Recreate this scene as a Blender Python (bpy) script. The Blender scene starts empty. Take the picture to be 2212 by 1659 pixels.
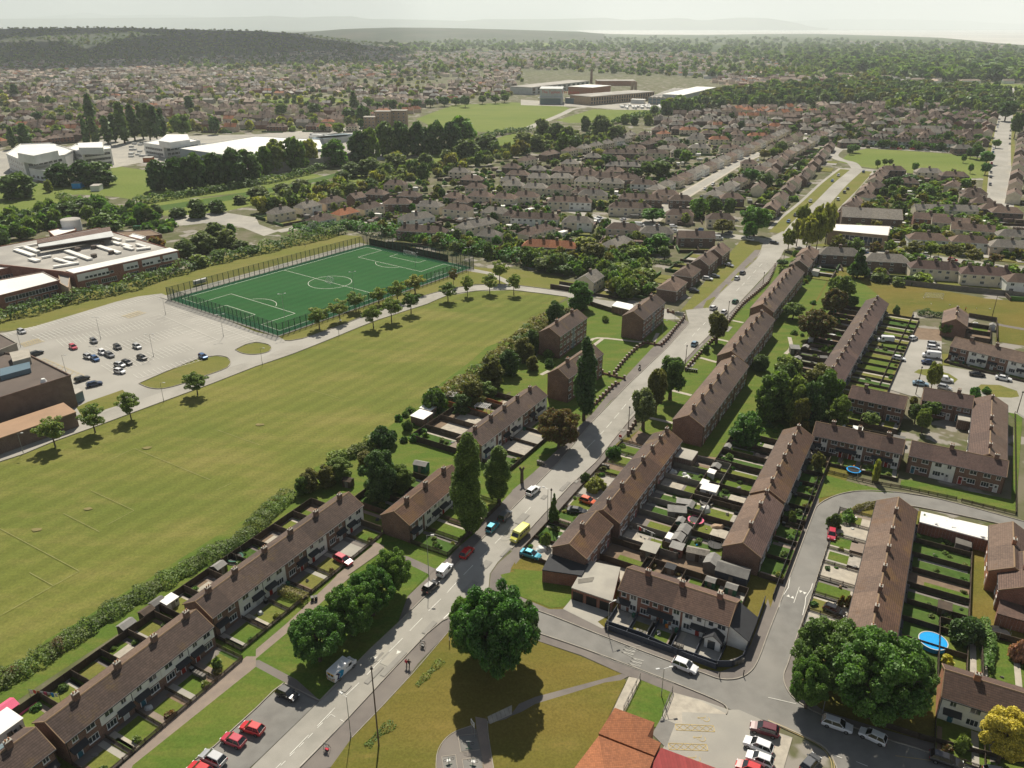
import bpy,math,random
import numpy as np
from mathutils import Vector,Matrix
sc=bpy.context.scene
R=math.radians
# ---------------------------------------------------------------- camera, sky, sun, exposure
F,CX,CY,Y0,H=1700.,1106.,829.5,57.,100.
TH=math.atan((CY-Y0)/F)
cam_d=bpy.data.cameras.new('camera');cam=bpy.data.objects.new('camera',cam_d)
sc.collection.objects.link(cam);sc.camera=cam
cam.location=(0,0,H);cam.rotation_euler=(math.pi/2-TH,0,0)
cam_d.sensor_fit='HORIZONTAL';cam_d.angle=2*math.atan(CX/F)
cam_d.clip_start=1;cam_d.clip_end=90000
SUN_EL,SUN_AZ=R(50),R(-4)
world=bpy.data.worlds.new("World");sc.world=world;world.use_nodes=True
wn,wl=world.node_tree.nodes,world.node_tree.links
wn.clear()
w_out=wn.new('ShaderNodeOutputWorld');w_bg=wn.new('ShaderNodeBackground')
w_sky=wn.new('ShaderNodeTexSky');w_sky.sky_type='NISHITA';w_sky.sun_disc=False
w_sky.sun_elevation=SUN_EL;w_sky.sun_rotation=SUN_AZ;w_sky.dust_density=.6;w_sky.air_density=.75;w_sky.altitude=100
w_tc=wn.new('ShaderNodeTexCoord');w_map=wn.new('ShaderNodeMapping');w_map.inputs['Scale'].default_value=(3,3,34)
w_no=wn.new('ShaderNodeTexNoise');w_no.inputs['Scale'].default_value=2.2;w_no.inputs['Detail'].default_value=8
w_cr=wn.new('ShaderNodeValToRGB');w_cr.color_ramp.elements[0].position=.40;w_cr.color_ramp.elements[1].position=.60
w_cr.color_ramp.elements[0].color=(.5,.5,.5,1)
w_mx=wn.new('ShaderNodeMixRGB');w_mx.inputs['Color2'].default_value=(7.3,7.3,6.9,1)
wl.new(w_tc.outputs['Generated'],w_map.inputs[0]);wl.new(w_map.outputs[0],w_no.inputs['Vector'])
w_sp=wn.new('ShaderNodeSeparateXYZ');wl.new(w_tc.outputs['Generated'],w_sp.inputs[0]);w_mr=wn.new('ShaderNodeMapRange')
w_mr.inputs['From Min'].default_value=.12;w_mr.inputs['From Max'].default_value=.45;w_mr.inputs['To Min'].default_value=1;w_mr.inputs['To Max'].default_value=.12;wl.new(w_sp.outputs['Z'],w_mr.inputs['Value'])
w_mu=wn.new('ShaderNodeMath');w_mu.operation='MULTIPLY';wl.new(w_no.outputs['Fac'],w_cr.inputs[0]);wl.new(w_cr.outputs[0],w_mu.inputs[0]);wl.new(w_mr.outputs[0],w_mu.inputs[1]);wl.new(w_mu.outputs[0],w_mx.inputs['Fac'])
wl.new(w_sky.outputs[0],w_mx.inputs['Color1']);wl.new(w_mx.outputs[0],w_bg.inputs['Color'])
w_bg.inputs['Strength'].default_value=0.05
wl.new(w_bg.outputs[0],w_out.inputs['Surface'])
sun_d=bpy.data.lights.new('sun','SUN');sun=bpy.data.objects.new('sun',sun_d);sc.collection.objects.link(sun)
sun_d.energy=5.0;sun_d.angle=R(.55);sun_d.color=(1,.92,.78)
sun.rotation_euler=Vector((math.sin(SUN_AZ)*math.cos(SUN_EL),math.cos(SUN_AZ)*math.cos(SUN_EL),math.sin(SUN_EL))).to_track_quat('Z','Y').to_euler()
sc.view_settings.view_transform='Standard';sc.view_settings.look='None'
sc.view_settings.exposure=0.42;sc.view_settings.gamma=1
sc.cycles.max_bounces=5;sc.cycles.diffuse_bounces=3;sc.cycles.transparent_max_bounces=12;sc.cycles.volume_bounces=1
sc.cycles.transmission_bounces=3;sc.cycles.glossy_bounces=2
# ---------------------------------------------------------------- helpers
ROWY=[0,415,829.9,1244]
def G(x,y,z=0.):
 u=(x-CX)/F;v=(y-CY)/F
 dy=math.cos(TH)-v*math.sin(TH);dz=-math.sin(TH)-v*math.cos(TH)
 t=(z-H)/dz
 return Vector((u*t,dy*t))
def g(i,j,*a,z=0.):
 return[G(553*i+a[k]/4,ROWY[j]+a[k+1]/4,z)for k in range(0,len(a),2)]
def L2(p,q):return(Vector(p)-Vector(q)).length
def ang(p,q):return math.atan2(q[1]-p[1],q[0]-p[0])
COL=sc.collection
GZ=.17
USED=set()
def tag(o,label=None,cat=None,group=None,kind=None):
 if label:o['label']=label
 if cat:o['category']=cat
 if group:o['group']=group
 if kind:o['kind']=kind
 return o
def thing(name,loc,rz=0,label=None,cat=None,group=None,s=1.):
 o=bpy.data.objects.new(name,None);COL.objects.link(o)
 o.location=(loc[0],loc[1],loc[2]if len(loc)>2 else 0.);o.rotation_euler=(0,0,rz)
 o.scale=(s,s,s)if not isinstance(s,tuple)else s
 o.empty_display_size=.5
 return tag(o,label,cat,group)
def link(name,me,parent=None,loc=(0,0,0),rz=0,s=1.):
 o=bpy.data.objects.new(name,me);COL.objects.link(o);o.parent=parent
 o.location=(loc[0],loc[1],loc[2]if len(loc)>2 else 0.);o.rotation_euler=(0,0,rz)
 o.scale=(s,s,s)if not isinstance(s,tuple)else s
 return o
class MB:
 def __init__(s):s.v=[];s.f=[];s.m=[]
 def face(s,pts,m=0):
  n=len(s.v);s.v+=[tuple(p)for p in pts];s.f.append(tuple(range(n,n+len(pts))));s.m.append(m)
 def box(s,x0,x1,y0,y1,z0,z1,m=0,mt=None):
  n=len(s.v)
  s.v+=[(x,y,z)for z in(z0,z1)for(x,y)in((x0,y0),(x1,y0),(x1,y1),(x0,y1))]
  for k,f in enumerate(((0,3,2,1),(4,5,6,7),(0,1,5,4),(1,2,6,5),(2,3,7,6),(3,0,4,7))):
   s.f.append(tuple(n+i for i in f));s.m.append(mt if(k==1 and mt is not None)else m)
 def hexa(s,b,t,m=0,mt=None):
  n=len(s.v);k=len(b);s.v+=[tuple(p)for p in b]+[tuple(p)for p in t]
  s.f.append(tuple(n+i for i in reversed(range(k))));s.m.append(m)
  s.f.append(tuple(n+k+i for i in range(k)));s.m.append(m if mt is None else mt)
  for i in range(k):
   j=(i+1)%k
   s.f.append((n+i,n+j,n+k+j,n+k+i));s.m.append(m)
 def prism(s,poly,z0,z1,m=0,mt=None):
  a=sum(poly[i][0]*poly[(i+1)%len(poly)][1]-poly[(i+1)%len(poly)][0]*poly[i][1]for i in range(len(poly)))
  if a<0:poly=list(reversed(poly))
  s.hexa([(p[0],p[1],z0)for p in poly],[(p[0],p[1],z1)for p in poly],m,mt)
 def tube(s,p,q,r0,r1,n=6,m=0):
  p=Vector(p);q=Vector(q);d=(q-p)
  if d.length<1e-6:return
  d.normalize();u=d.orthogonal().normalized();w=d.cross(u)
  ring=lambda c,r:[c+r*(math.cos(2*math.pi*k/n)*u+math.sin(2*math.pi*k/n)*w)for k in range(n)]
  s.hexa(ring(p,r0),ring(q,r1),m)
 def bar(s,p,q,w,z0,z1,m=0):
  p=Vector((p[0],p[1]));q=Vector((q[0],q[1]));d=q-p
  if d.length<1e-6:return
  d.normalize();n=Vector((-d.y,d.x))*w/2
  s.prism([p-n,q-n,q+n,p+n],z0,z1,m)
 def strip(s,pts,w,z,m=0):
  P=[Vector((p[0],p[1]))for p in pts];Lf=[];Rt=[]
  for i,p in enumerate(P):
   a=P[max(i-1,0)];b=P[min(i+1,len(P)-1)];d=(b-a).normalized()
   n=Vector((-d.y,d.x))*w/2;Lf.append(p+n);Rt.append(p-n)
  for i in range(len(P)-1):
   s.face([(Rt[i].x,Rt[i].y,z),(Rt[i+1].x,Rt[i+1].y,z),(Lf[i+1].x,Lf[i+1].y,z),(Lf[i].x,Lf[i].y,z)],m)
 def mesh(s,name,mats):
  me=bpy.data.meshes.new(name);me.from_pydata(s.v,[],s.f)
  for m in(mats if isinstance(mats,(list,tuple))else[mats]):me.materials.append(m)
  me.polygons.foreach_set('material_index',s.m);me.update();return me
 def build(s,name,mats,parent=None,loc=(0,0,0),rz=0):
  return link(name,s.mesh(name,mats),parent,loc,rz)
def npmesh(name,V,Q,mats,mi=None,smooth=False):
 me=bpy.data.meshes.new(name);k=Q.shape[1]
 me.vertices.add(len(V));me.vertices.foreach_set('co',V.astype(np.float32).ravel())
 me.loops.add(Q.size);me.loops.foreach_set('vertex_index',Q.astype(np.int32).ravel())
 me.polygons.add(len(Q));me.polygons.foreach_set('loop_start',np.arange(0,Q.size,k,dtype=np.int32))
 try:me.polygons.foreach_set('loop_total',np.full(len(Q),k,dtype=np.int32))
 except Exception:pass
 for m in mats:me.materials.append(m)
 if mi is not None:me.polygons.foreach_set('material_index',mi.astype(np.int32))
 if smooth:me.polygons.foreach_set('use_smooth',np.ones(len(Q),dtype=bool))
 me.update(calc_edges=True);return me
def area(name,pts,z,m,label=None):
 b=MB();b.face([(p[0],p[1],z)for p in pts]);o=b.build(name,m)
 if o.data.polygons[0].normal.z<0:o.data.flip_normals()
 return tag(o,kind='structure')
def smooth_path(pts,n=4):
 P=[Vector((p[0],p[1]))for p in pts];out=[]
 for i in range(len(P)-1):
  p0=P[max(i-1,0)];p1=P[i];p2=P[i+1];p3=P[min(i+2,len(P)-1)]
  for k in range(n):
   t=k/n
   out.append(.5*((2*p1)+(p2-p0)*t+(2*p0-5*p1+4*p2-p3)*t*t+(3*p1-p0-3*p2+p3)*t**3))
 out.append(P[-1]);return out
def inside(p,poly):
 x,y=p[0],p[1];c=False;n=len(poly);j=n-1
 for i in range(n):
  xi,yi=poly[i][0],poly[i][1];xj,yj=poly[j][0],poly[j][1]
  if(yi>y)!=(yj>y)and x<(xj-xi)*(y-yi)/(yj-yi)+xi:c=not c
  j=i
 return c
ORD=['first','second','third','fourth','fifth','sixth','seventh','eighth','ninth','tenth','eleventh','twelfth','thirteenth','fourteenth','fifteenth','sixteenth','seventeenth','eighteenth','nineteenth','twentieth']
def nth(k):
 if k<20:return ORD[k]
 return['twenty','thirty','forty','fifty','sixty'][k//10-2 if(k+1)%10 else(k+1)//10-2]+('-'+ORD[(k+1)%10-1]if(k+1)%10 else '')
# ---------------------------------------------------------------- materials
def nodes(name):
 m=bpy.data.materials.new(name);m.use_nodes=True
 n,l=m.node_tree.nodes,m.node_tree.links
 return m,n,l,n['Principled BSDF']
def c4(c):return(c[0],c[1],c[2],1)
def rampmix(n,l,fac,c1,c2,lo=.35,hi=.65):
 r=n.new('ShaderNodeValToRGB');r.color_ramp.elements[0].position=lo;r.color_ramp.elements[1].position=hi
 r.color_ramp.elements[0].color=c4(c1);r.color_ramp.elements[1].color=c4(c2);l.new(fac,r.inputs[0]);return r.outputs[0]
def noise(n,l,scale,detail=4,vec=None,rough=.55):
 t=n.new('ShaderNodeTexNoise');t.inputs['Scale'].default_value=scale;t.inputs['Detail'].default_value=detail
 t.inputs['Roughness'].default_value=rough
 if vec is None:
  tc=n.new('ShaderNodeTexCoord');vec=tc.outputs['Object']
 l.new(vec,t.inputs['Vector']);return t.outputs['Fac']
def mixc(n,l,fac,a,b,mode='MIX'):
 x=n.new('ShaderNodeMixRGB');x.blend_type=mode
 for s,v in(('Fac',fac),('Color1',a),('Color2',b)):
  if isinstance(v,(int,float)):x.inputs[s].default_value=v
  elif isinstance(v,tuple):x.inputs[s].default_value=c4(v)
  else:l.new(v,x.inputs[s])
 return x.outputs[0]
def mat(name,c1,c2=None,s=1.,rough=.85,s2=None,c3=None,rnd=0.,spec=.25,metal=0.,lo=.35,hi=.65,bump=0.,vec=None):
 m,n,l,b=nodes(name)
 if c2 is None:c2=tuple(x*.82 for x in c1)
 col=rampmix(n,l,noise(n,l,s,5),c1,c2,lo,hi)
 if c3 is not None:col=mixc(n,l,rampmix(n,l,noise(n,l,s2 or s*.13,3),(0,0,0),(1,1,1),.45,.68),col,c3)
 if rnd:
  oi=n.new('ShaderNodeObjectInfo');mr=n.new('ShaderNodeMapRange')
  mr.inputs['To Min'].default_value=1-rnd;mr.inputs['To Max'].default_value=1+rnd
  l.new(oi.outputs['Random'],mr.inputs['Value'])
  h=n.new('ShaderNodeHueSaturation');l.new(col,h.inputs['Color']);l.new(mr.outputs[0],h.inputs['Value']);col=h.outputs[0]
 l.new(col,b.inputs['Base Color']);b.inputs['Roughness'].default_value=rough
 b.inputs['Specular IOR Level'].default_value=spec;b.inputs['Metallic'].default_value=metal
 if bump:
  bp=n.new('ShaderNodeBump');bp.inputs['Distance'].default_value=bump;bp.inputs['Strength'].default_value=1
  l.new(noise(n,l,s*3,4),bp.inputs['Height']);l.new(bp.outputs[0],b.inputs['Normal'])
 return m
def grass_mat(name,c1,c2,c3,stripe=None,fine=2.5,big=.03):
 m,n,l,b=nodes(name)
 tc=n.new('ShaderNodeTexCoord');mp=n.new('ShaderNodeMapping');l.new(tc.outputs['Object'],mp.inputs[0])
 mp.inputs['Rotation'].default_value=(0,0,-R(57));mp.inputs['Scale'].default_value=(.35,1,1)
 col=rampmix(n,l,noise(n,l,big,6,mp.outputs[0],.65),c1,c2,.38,.62)
 col=mixc(n,l,rampmix(n,l,noise(n,l,big*4,5,mp.outputs[0],.7),(0,0,0),(.75,.75,.75),.48,.7),col,c3)
 f=rampmix(n,l,noise(n,l,fine,4,None,.8),(.72,.72,.72),(1.22,1.22,1.22),.3,.7)
 col=mixc(n,l,1.,col,f,'MULTIPLY')
 if stripe:
  wv=n.new('ShaderNodeTexWave');wv.inputs['Scale'].default_value=stripe[0];wv.inputs['Distortion'].default_value=1.2
  wv.inputs['Detail'].default_value=3;wv.bands_direction='Y';wv.inputs['Detail Scale'].default_value=.4
  mp2=n.new('ShaderNodeMapping');l.new(tc.outputs['Object'],mp2.inputs[0]);mp2.inputs['Rotation'].default_value=(0,0,-R(stripe[1]))
  l.new(mp2.outputs[0],wv.inputs['Vector'])
  col=mixc(n,l,1.,col,rampmix(n,l,wv.outputs['Fac'],(1-stripe[2],)*3,(1+stripe[2],)*3,.2,.8),'MULTIPLY')
 l.new(col,b.inputs['Base Color']);b.inputs['Roughness'].default_value=.95;b.inputs['Specular IOR Level'].default_value=.1
 return m
def leaf_mat(name,c1,c2,tr=.42,s=.35,rnd=.18,c3=None):
 m=bpy.data.materials.new(name);m.use_nodes=True;n,l=m.node_tree.nodes,m.node_tree.links
 n.clear();out=n.new('ShaderNodeOutputMaterial')
 geo=n.new('ShaderNodeNewGeometry');oi=n.new('ShaderNodeObjectInfo')
 col=rampmix(n,l,noise(n,l,s,3),c1,c2,.35,.65)
 col=mixc(n,l,1.,col,rampmix(n,l,geo.outputs['Random Per Island'],(.5,.5,.5),(1.5,1.5,1.35),0,1),'MULTIPLY')
 if c3:col=mixc(n,l,rampmix(n,l,geo.outputs['Random Per Island'],(0,0,0),(1,1,1),.6,.9),col,c3)
 mr=n.new('ShaderNodeMapRange');mr.inputs['To Min'].default_value=1-rnd;mr.inputs['To Max'].default_value=1+rnd
 l.new(oi.outputs['Random'],mr.inputs['Value']);h=n.new('ShaderNodeHueSaturation')
 mr2=n.new('ShaderNodeMapRange');mr2.inputs['To Min'].default_value=.5+rnd*.12;mr2.inputs['To Max'].default_value=.5-rnd*.12
 l.new(oi.outputs['Random'],mr2.inputs['Value']);l.new(mr2.outputs[0],h.inputs['Hue'])
 l.new(col,h.inputs['Color']);l.new(mr.outputs[0],h.inputs['Value']);col=h.outputs[0]
 d=n.new('ShaderNodeBsdfDiffuse');t=n.new('ShaderNodeBsdfTranslucent');mx=n.new('ShaderNodeMixShader')
 l.new(col,d.inputs['Color']);l.new(mixc(n,l,1.,col,(1.15,1.25,.6),'MULTIPLY'),t.inputs['Color'])
 mx.inputs[0].default_value=tr;l.new(d.outputs[0],mx.inputs[1]);l.new(t.outputs[0],mx.inputs[2])
 gl=n.new('ShaderNodeBsdfGlossy');gl.inputs['Roughness'].default_value=.55;gl.inputs['Color'].default_value=(.8,.85,.8,1)
 m2=n.new('ShaderNodeMixShader');m2.inputs[0].default_value=.035
 l.new(mx.outputs[0],m2.inputs[1]);l.new(gl.outputs[0],m2.inputs[2]);l.new(m2.outputs[0],out.inputs['Surface'])
 return m
def tile_mat(name,c1,c2,moss=None,row=.34,colw=.3,dark=.42,mossamt=.62,rnd=.08):
 m,n,l,b=nodes(name)
 tc=n.new('ShaderNodeTexCoord');sp=n.new('ShaderNodeSeparateXYZ');l.new(tc.outputs['Object'],sp.inputs[0])
 def saw(sock,per):
  a=n.new('ShaderNodeMath');a.operation='DIVIDE';l.new(sock,a.inputs[0]);a.inputs[1].default_value=per
  f=n.new('ShaderNodeMath');f.operation='FRACT';l.new(a.outputs[0],f.inputs[0]);return f.outputs[0],a.outputs[0]
 fy,ay=saw(sp.outputs['Y'],row);fx,ax=saw(sp.outputs['X'],colw)
 col=rampmix(n,l,noise(n,l,.9,5),c1,c2,.35,.65)
 cell=n.new('ShaderNodeCombineXYZ')
 for k,a in enumerate((ax,ay)):
  q=n.new('ShaderNodeMath');q.operation='FLOOR';l.new(a,q.inputs[0]);l.new(q.outputs[0],cell.inputs[k])
 wn_=n.new('ShaderNodeTexWhiteNoise');l.new(cell.outputs[0],wn_.inputs['Vector'])
 col=mixc(n,l,1.,col,rampmix(n,l,wn_.outputs['Value'],(.86,)*3,(1.14,)*3,0,1),'MULTIPLY')
 if moss:col=mixc(n,l,rampmix(n,l,noise(n,l,.22,5,None,.7),(0,0,0),(.8,.8,.8),mossamt-.08,mossamt+.08),col,moss)
 ux=n.new('ShaderNodeMath');ux.operation='DIVIDE';l.new(sp.outputs['X'],ux.inputs[0]);ux.inputs[1].default_value=5.4
 uf=n.new('ShaderNodeMath');uf.operation='FLOOR';l.new(ux.outputs[0],uf.inputs[0]);oj=n.new('ShaderNodeObjectInfo');uc=n.new('ShaderNodeCombineXYZ');l.new(uf.outputs[0],uc.inputs[0]);l.new(oj.outputs['Random'],uc.inputs[1])
 uw=n.new('ShaderNodeTexWhiteNoise');l.new(uc.outputs[0],uw.inputs['Vector']);col=mixc(n,l,1.,col,rampmix(n,l,uw.outputs['Value'],(.74,.74,.76),(1.16,1.14,1.1),0,1),'MULTIPLY')
 col=mixc(n,l,1.,col,(.86,.84,.82),'MULTIPLY')
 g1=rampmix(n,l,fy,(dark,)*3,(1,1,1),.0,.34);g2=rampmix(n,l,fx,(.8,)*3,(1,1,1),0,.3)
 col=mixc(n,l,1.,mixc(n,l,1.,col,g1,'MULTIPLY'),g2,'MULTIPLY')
 oi=n.new('ShaderNodeObjectInfo');mr=n.new('ShaderNodeMapRange');mr.inputs['To Min'].default_value=1-rnd;mr.inputs['To Max'].default_value=1+rnd
 l.new(oi.outputs['Random'],mr.inputs['Value']);h=n.new('ShaderNodeHueSaturation');l.new(col,h.inputs['Color']);l.new(mr.outputs[0],h.inputs['Value'])
 l.new(h.outputs[0],b.inputs['Base Color']);b.inputs['Roughness'].default_value=.8;b.inputs['Specular IOR Level'].default_value=.3
 bp=n.new('ShaderNodeBump');bp.inputs['Distance'].default_value=.05;l.new(fy,bp.inputs['Height']);l.new(bp.outputs[0],b.inputs['Normal'])
 return m
def brick_mat(name,c1,c2,c3=(.34,.30,.26)):
 m,n,l,b=nodes(name)
 tc=n.new('ShaderNodeTexCoord');sp=n.new('ShaderNodeSeparateXYZ');l.new(tc.outputs['Object'],sp.inputs[0])
 ad=n.new('ShaderNodeMath');ad.operation='ADD';l.new(sp.outputs['X'],ad.inputs[0]);l.new(sp.outputs['Y'],ad.inputs[1])
 cb=n.new('ShaderNodeCombineXYZ');l.new(ad.outputs[0],cb.inputs[0]);l.new(sp.outputs['Z'],cb.inputs[1])
 bt=n.new('ShaderNodeTexBrick');l.new(cb.outputs[0],bt.inputs['Vector'])
 bt.inputs['Color1'].default_value=c4(c1);bt.inputs['Color2'].default_value=c4(c2);bt.inputs['Mortar'].default_value=c4(c3)
 bt.inputs['Scale'].default_value=1;bt.inputs['Brick Width'].default_value=.45;bt.inputs['Row Height'].default_value=.15
 bt.inputs['Mortar Size'].default_value=.012
 f=rampmix(n,l,noise(n,l,.5,4),(.78,)*3,(1.12,)*3,.3,.7)
 l.new(mixc(n,l,1.,bt.outputs['Color'],f,'MULTIPLY'),b.inputs['Base Color']);b.inputs['Roughness'].default_value=.9
 return m
def glassy(name,c,rough=.08,metal=0.,spec=.6):
 m,n,l,b=nodes(name);b.inputs['Base Color'].default_value=c4(c);b.inputs['Roughness'].default_value=rough
 b.inputs['Metallic'].default_value=metal;b.inputs['Specular IOR Level'].default_value=spec;return m
def plain(name,c,rough=.7,**k):return mat(name,c,tuple(x*.88 for x in c),.8,rough,**k)
M={}
M['brick']=brick_mat('brown brick',(.20,.095,.06),(.14,.065,.045))
M['brickred']=brick_mat('red brick',(.27,.09,.05),(.20,.065,.04))
M['brickdark']=brick_mat('dark brick',(.13,.075,.055),(.09,.052,.042))
M['brickorange']=brick_mat('orange brick',(.42,.16,.06),(.36,.12,.05))
M['bricktan']=brick_mat('tan brick',(.42,.29,.18),(.34,.23,.14))
M['white']=mat('white render',(.80,.80,.76),(.68,.68,.64),.6,.85)
M['cream']=mat('cream render',(.74,.66,.51),(.62,.55,.42),.5,.9,rnd=.12)
M['pink']=mat('pinkish render',(.62,.51,.41),(.52,.42,.34),.5,.9,rnd=.1)
M['grender']=mat('grey render',(.36,.33,.28),(.28,.26,.22),.5,.9,rnd=.1)
M['yellowr']=mat('yellow render',(.62,.52,.30),(.54,.45,.26),.5,.9)
M['upvc']=plain('white plastic',(.75,.75,.74),.4)
M['pane']=glassy('window glass',(.035,.045,.055),.08)
M['panel']=glassy('blue grey panel',(.10,.16,.20),.3)
M['black']=plain('black paint',(.018,.018,.02),.45)
M['darkroof']=plain('dark felt',(.045,.047,.052),.85)
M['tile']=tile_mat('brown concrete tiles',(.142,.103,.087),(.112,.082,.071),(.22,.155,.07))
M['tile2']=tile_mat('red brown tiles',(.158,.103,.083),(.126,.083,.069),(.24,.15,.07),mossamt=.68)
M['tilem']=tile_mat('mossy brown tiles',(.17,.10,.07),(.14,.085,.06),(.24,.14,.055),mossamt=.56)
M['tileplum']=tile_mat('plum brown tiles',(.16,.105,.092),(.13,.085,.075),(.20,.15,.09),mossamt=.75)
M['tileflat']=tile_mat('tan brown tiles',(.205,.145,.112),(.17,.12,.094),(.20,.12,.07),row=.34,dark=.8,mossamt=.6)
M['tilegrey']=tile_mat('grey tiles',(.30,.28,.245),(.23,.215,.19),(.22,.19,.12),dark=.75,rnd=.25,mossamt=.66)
M['roofsheen']=mat('far roofs with painted sheen',(.42,.335,.27),(.32,.25,.20),.05,.9)  # pale tan stands in for grazing sun sheen on far roofs
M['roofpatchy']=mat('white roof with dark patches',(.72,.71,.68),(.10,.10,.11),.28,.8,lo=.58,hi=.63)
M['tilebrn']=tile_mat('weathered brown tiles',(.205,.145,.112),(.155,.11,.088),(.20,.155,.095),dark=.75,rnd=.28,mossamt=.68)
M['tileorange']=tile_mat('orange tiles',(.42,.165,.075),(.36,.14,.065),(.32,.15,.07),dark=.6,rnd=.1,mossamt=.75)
M['ridge']=mat('mossy ridge tiles',(.28,.19,.11),(.21,.15,.10),.5,.9)
M['pot']=plain('clay pot',(.42,.22,.13),.8)
M['asphalt']=mat('pale asphalt',(.31,.295,.26),(.26,.25,.22),.35,.85,s2=.05,c3=(.35,.335,.30),bump=.004)  # asphalt's own pale tone, faintly blotched
M['asphpatch']=mat('road repair',(.27,.26,.235),(.235,.225,.205),.6,.9)
M['worn']=mat('worn turf',(.24,.19,.09),(.17,.16,.055),.7,.95)
M['asphdark']=mat('dark asphalt',(.205,.20,.185),(.165,.16,.148),.4,.9,s2=.06,c3=(.24,.23,.21))
M['pave']=mat('tarmac pavement',(.175,.155,.14),(.145,.13,.12),.5,.9,s2=.08,c3=(.20,.18,.16))
M['pink_pave']=mat('pinkish paving',(.26,.21,.17),(.22,.18,.15),.6,.9)
M['concrete']=mat('pale concrete',(.38,.36,.31),(.31,.295,.26),.25,.9,s2=.04,c3=(.27,.26,.235))
M['slab']=mat('paving slabs',(.44,.40,.33),(.34,.31,.26),.8,.9)
M['carpark']=mat('bleached car park tarmac',(.37,.355,.32),(.30,.29,.26),.06,.9,s2=.02,c3=(.25,.24,.215),lo=.3,hi=.7)
M['paint']=mat('road paint',(.74,.73,.67),(.56,.55,.50),1.2,.8)
M['ghost']=mat('faded pitch line',(.20,.20,.07),(.26,.25,.12),.8,.9)
M['paintfaint']=mat('worn road paint',(.42,.41,.37),(.30,.29,.26),1.2,.8)
M['yellow']=mat('yellow road paint',(.52,.40,.17),(.42,.33,.16),1.2,.8)
M['kerb']=mat('kerb stone',(.36,.33,.28),(.27,.25,.215),.8,.9)
M['field']=grass_mat('mown playing field',(.118,.142,.030),(.160,.165,.040),(.205,.185,.060),(.06,57,.06),1.6,.022)
M['lawn']=grass_mat('garden lawn',(.125,.165,.030),(.17,.17,.045),(.075,.125,.022),None,3,.12)
M['lush']=grass_mat('lush green grass',(.080,.135,.022),(.115,.150,.028),(.150,.155,.040),None,2.5,.08)
M['dry']=grass_mat('dry yellowing grass',(.155,.125,.030),(.105,.115,.022),(.205,.155,.045),None,2.5,.07)
M['verge']=grass_mat('verge grass',(.145,.155,.035),(.18,.165,.05),(.10,.13,.028),None,2.5,.1)
M['pitch']=grass_mat('artificial turf',(.020,.085,.024),(.026,.098,.030),(.032,.090,.028),(.065,53.4,.05),3)
M['pitch2']=grass_mat('dark artificial turf',(.010,.070,.030),(.012,.080,.034),(.014,.075,.032),None,3)
M['meadow']=grass_mat('bright meadow',(.13,.175,.035),(.17,.20,.05),(.10,.15,.03),None,.8,.02)
M['bank']=grass_mat('deep green bank',(.055,.105,.022),(.085,.13,.03),(.04,.10,.02),None,.6,.05)
M['soil']=mat('bare soil',(.22,.16,.11),(.16,.115,.08),.6,.95)
M['gravel']=mat('pale gravel',(.40,.37,.32),(.30,.28,.245),1.5,.95)
M['wood']=mat('timber fence',(.10,.075,.055),(.065,.05,.04),.9,.9,rnd=.3)
M['woodorange']=mat('orange stained timber',(.40,.14,.05),(.30,.10,.04),.9,.8)
M['woodgrey']=mat('grey weathered timber',(.20,.185,.165),(.15,.14,.125),.9,.9,rnd=.25)
M['felt']=mat('grey roofing felt',(.24,.235,.22),(.18,.175,.165),.8,.9,rnd=.25)
M['shedgreen']=plain('green shed paint',(.04,.14,.09));M['navy']=plain('dark blue grey paint',(.05,.06,.085))
M['metal']=glassy('galvanised steel',(.32,.33,.33),.45,.6)
M['steelgreen']=plain('green fence steel',(.012,.055,.035),.5)
M['bark']=mat('bark',(.14,.105,.075),(.09,.065,.05),2,.95)
M['roofwhite']=mat('white roof sheet',(.80,.79,.74),(.70,.69,.65),.08,.6,s2=.03,c3=(.62,.61,.57))
M['roofgrey']=mat('grey flat roof',(.42,.40,.36),(.33,.315,.285),.12,.9,s2=.04,c3=(.25,.24,.22))
M['roofdark']=mat('dark flat roof',(.13,.105,.09),(.10,.082,.072),.15,.9)
M['roofbrown']=mat('tan flat roof',(.36,.235,.15),(.30,.20,.13),.2,.85)
M['cladgrey']=mat('pale grey cladding',(.52,.53,.52),(.45,.46,.45),.2,.6)
M['cladwhite']=mat('white cladding',(.72,.72,.70),(.62,.62,.60),.2,.7)
M['blue']=plain('blue plastic',(.02,.30,.72),.3)
M['water_pool']=glassy('pool water',(.02,.34,.75),.05)
M['red']=plain('red plastic',(.60,.05,.04),.5)
M['pinkp']=plain('pink paint',(.72,.12,.22),.6)
LF={'mid':leaf_mat('mid green leaves',(0.128,0.201,0.041),(0.189,0.262,0.056)),'dark':leaf_mat('dark green leaves',(0.067,0.128,0.037),(0.104,0.171,0.044),.35),'rich':leaf_mat('rich green leaves',(0.091,0.201,0.037),(0.146,0.262,0.051)),'lime':leaf_mat('fresh light green leaves',(.24,.27,.055),(.31,.32,.075)),'olive':leaf_mat('olive leaves',(0.152,0.152,0.039),(0.201,0.189,0.049)),'bronze':leaf_mat('bronze leaves',(.17,.095,.036),(.22,.13,.045),.45,c3=(.15,.20,.05)),'gold':leaf_mat('golden leaves',(.52,.46,.07),(.66,.58,.12),.4),'willow':leaf_mat('grey green leaves',(0.140,0.189,0.079),(0.195,0.238,0.098)),'blush':leaf_mat('pinkish blossom',(.36,.22,.14),(.45,.28,.18),.3),'young':leaf_mat('young maple leaves',(.25,.34,.075),(.19,.32,.07),.5,.12,.12,c3=(.34,.30,.09)),'scrub':leaf_mat('bramble leaves',(0.085,0.140,0.034),(0.171,0.201,0.061),.35,.1,.15),}
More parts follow.
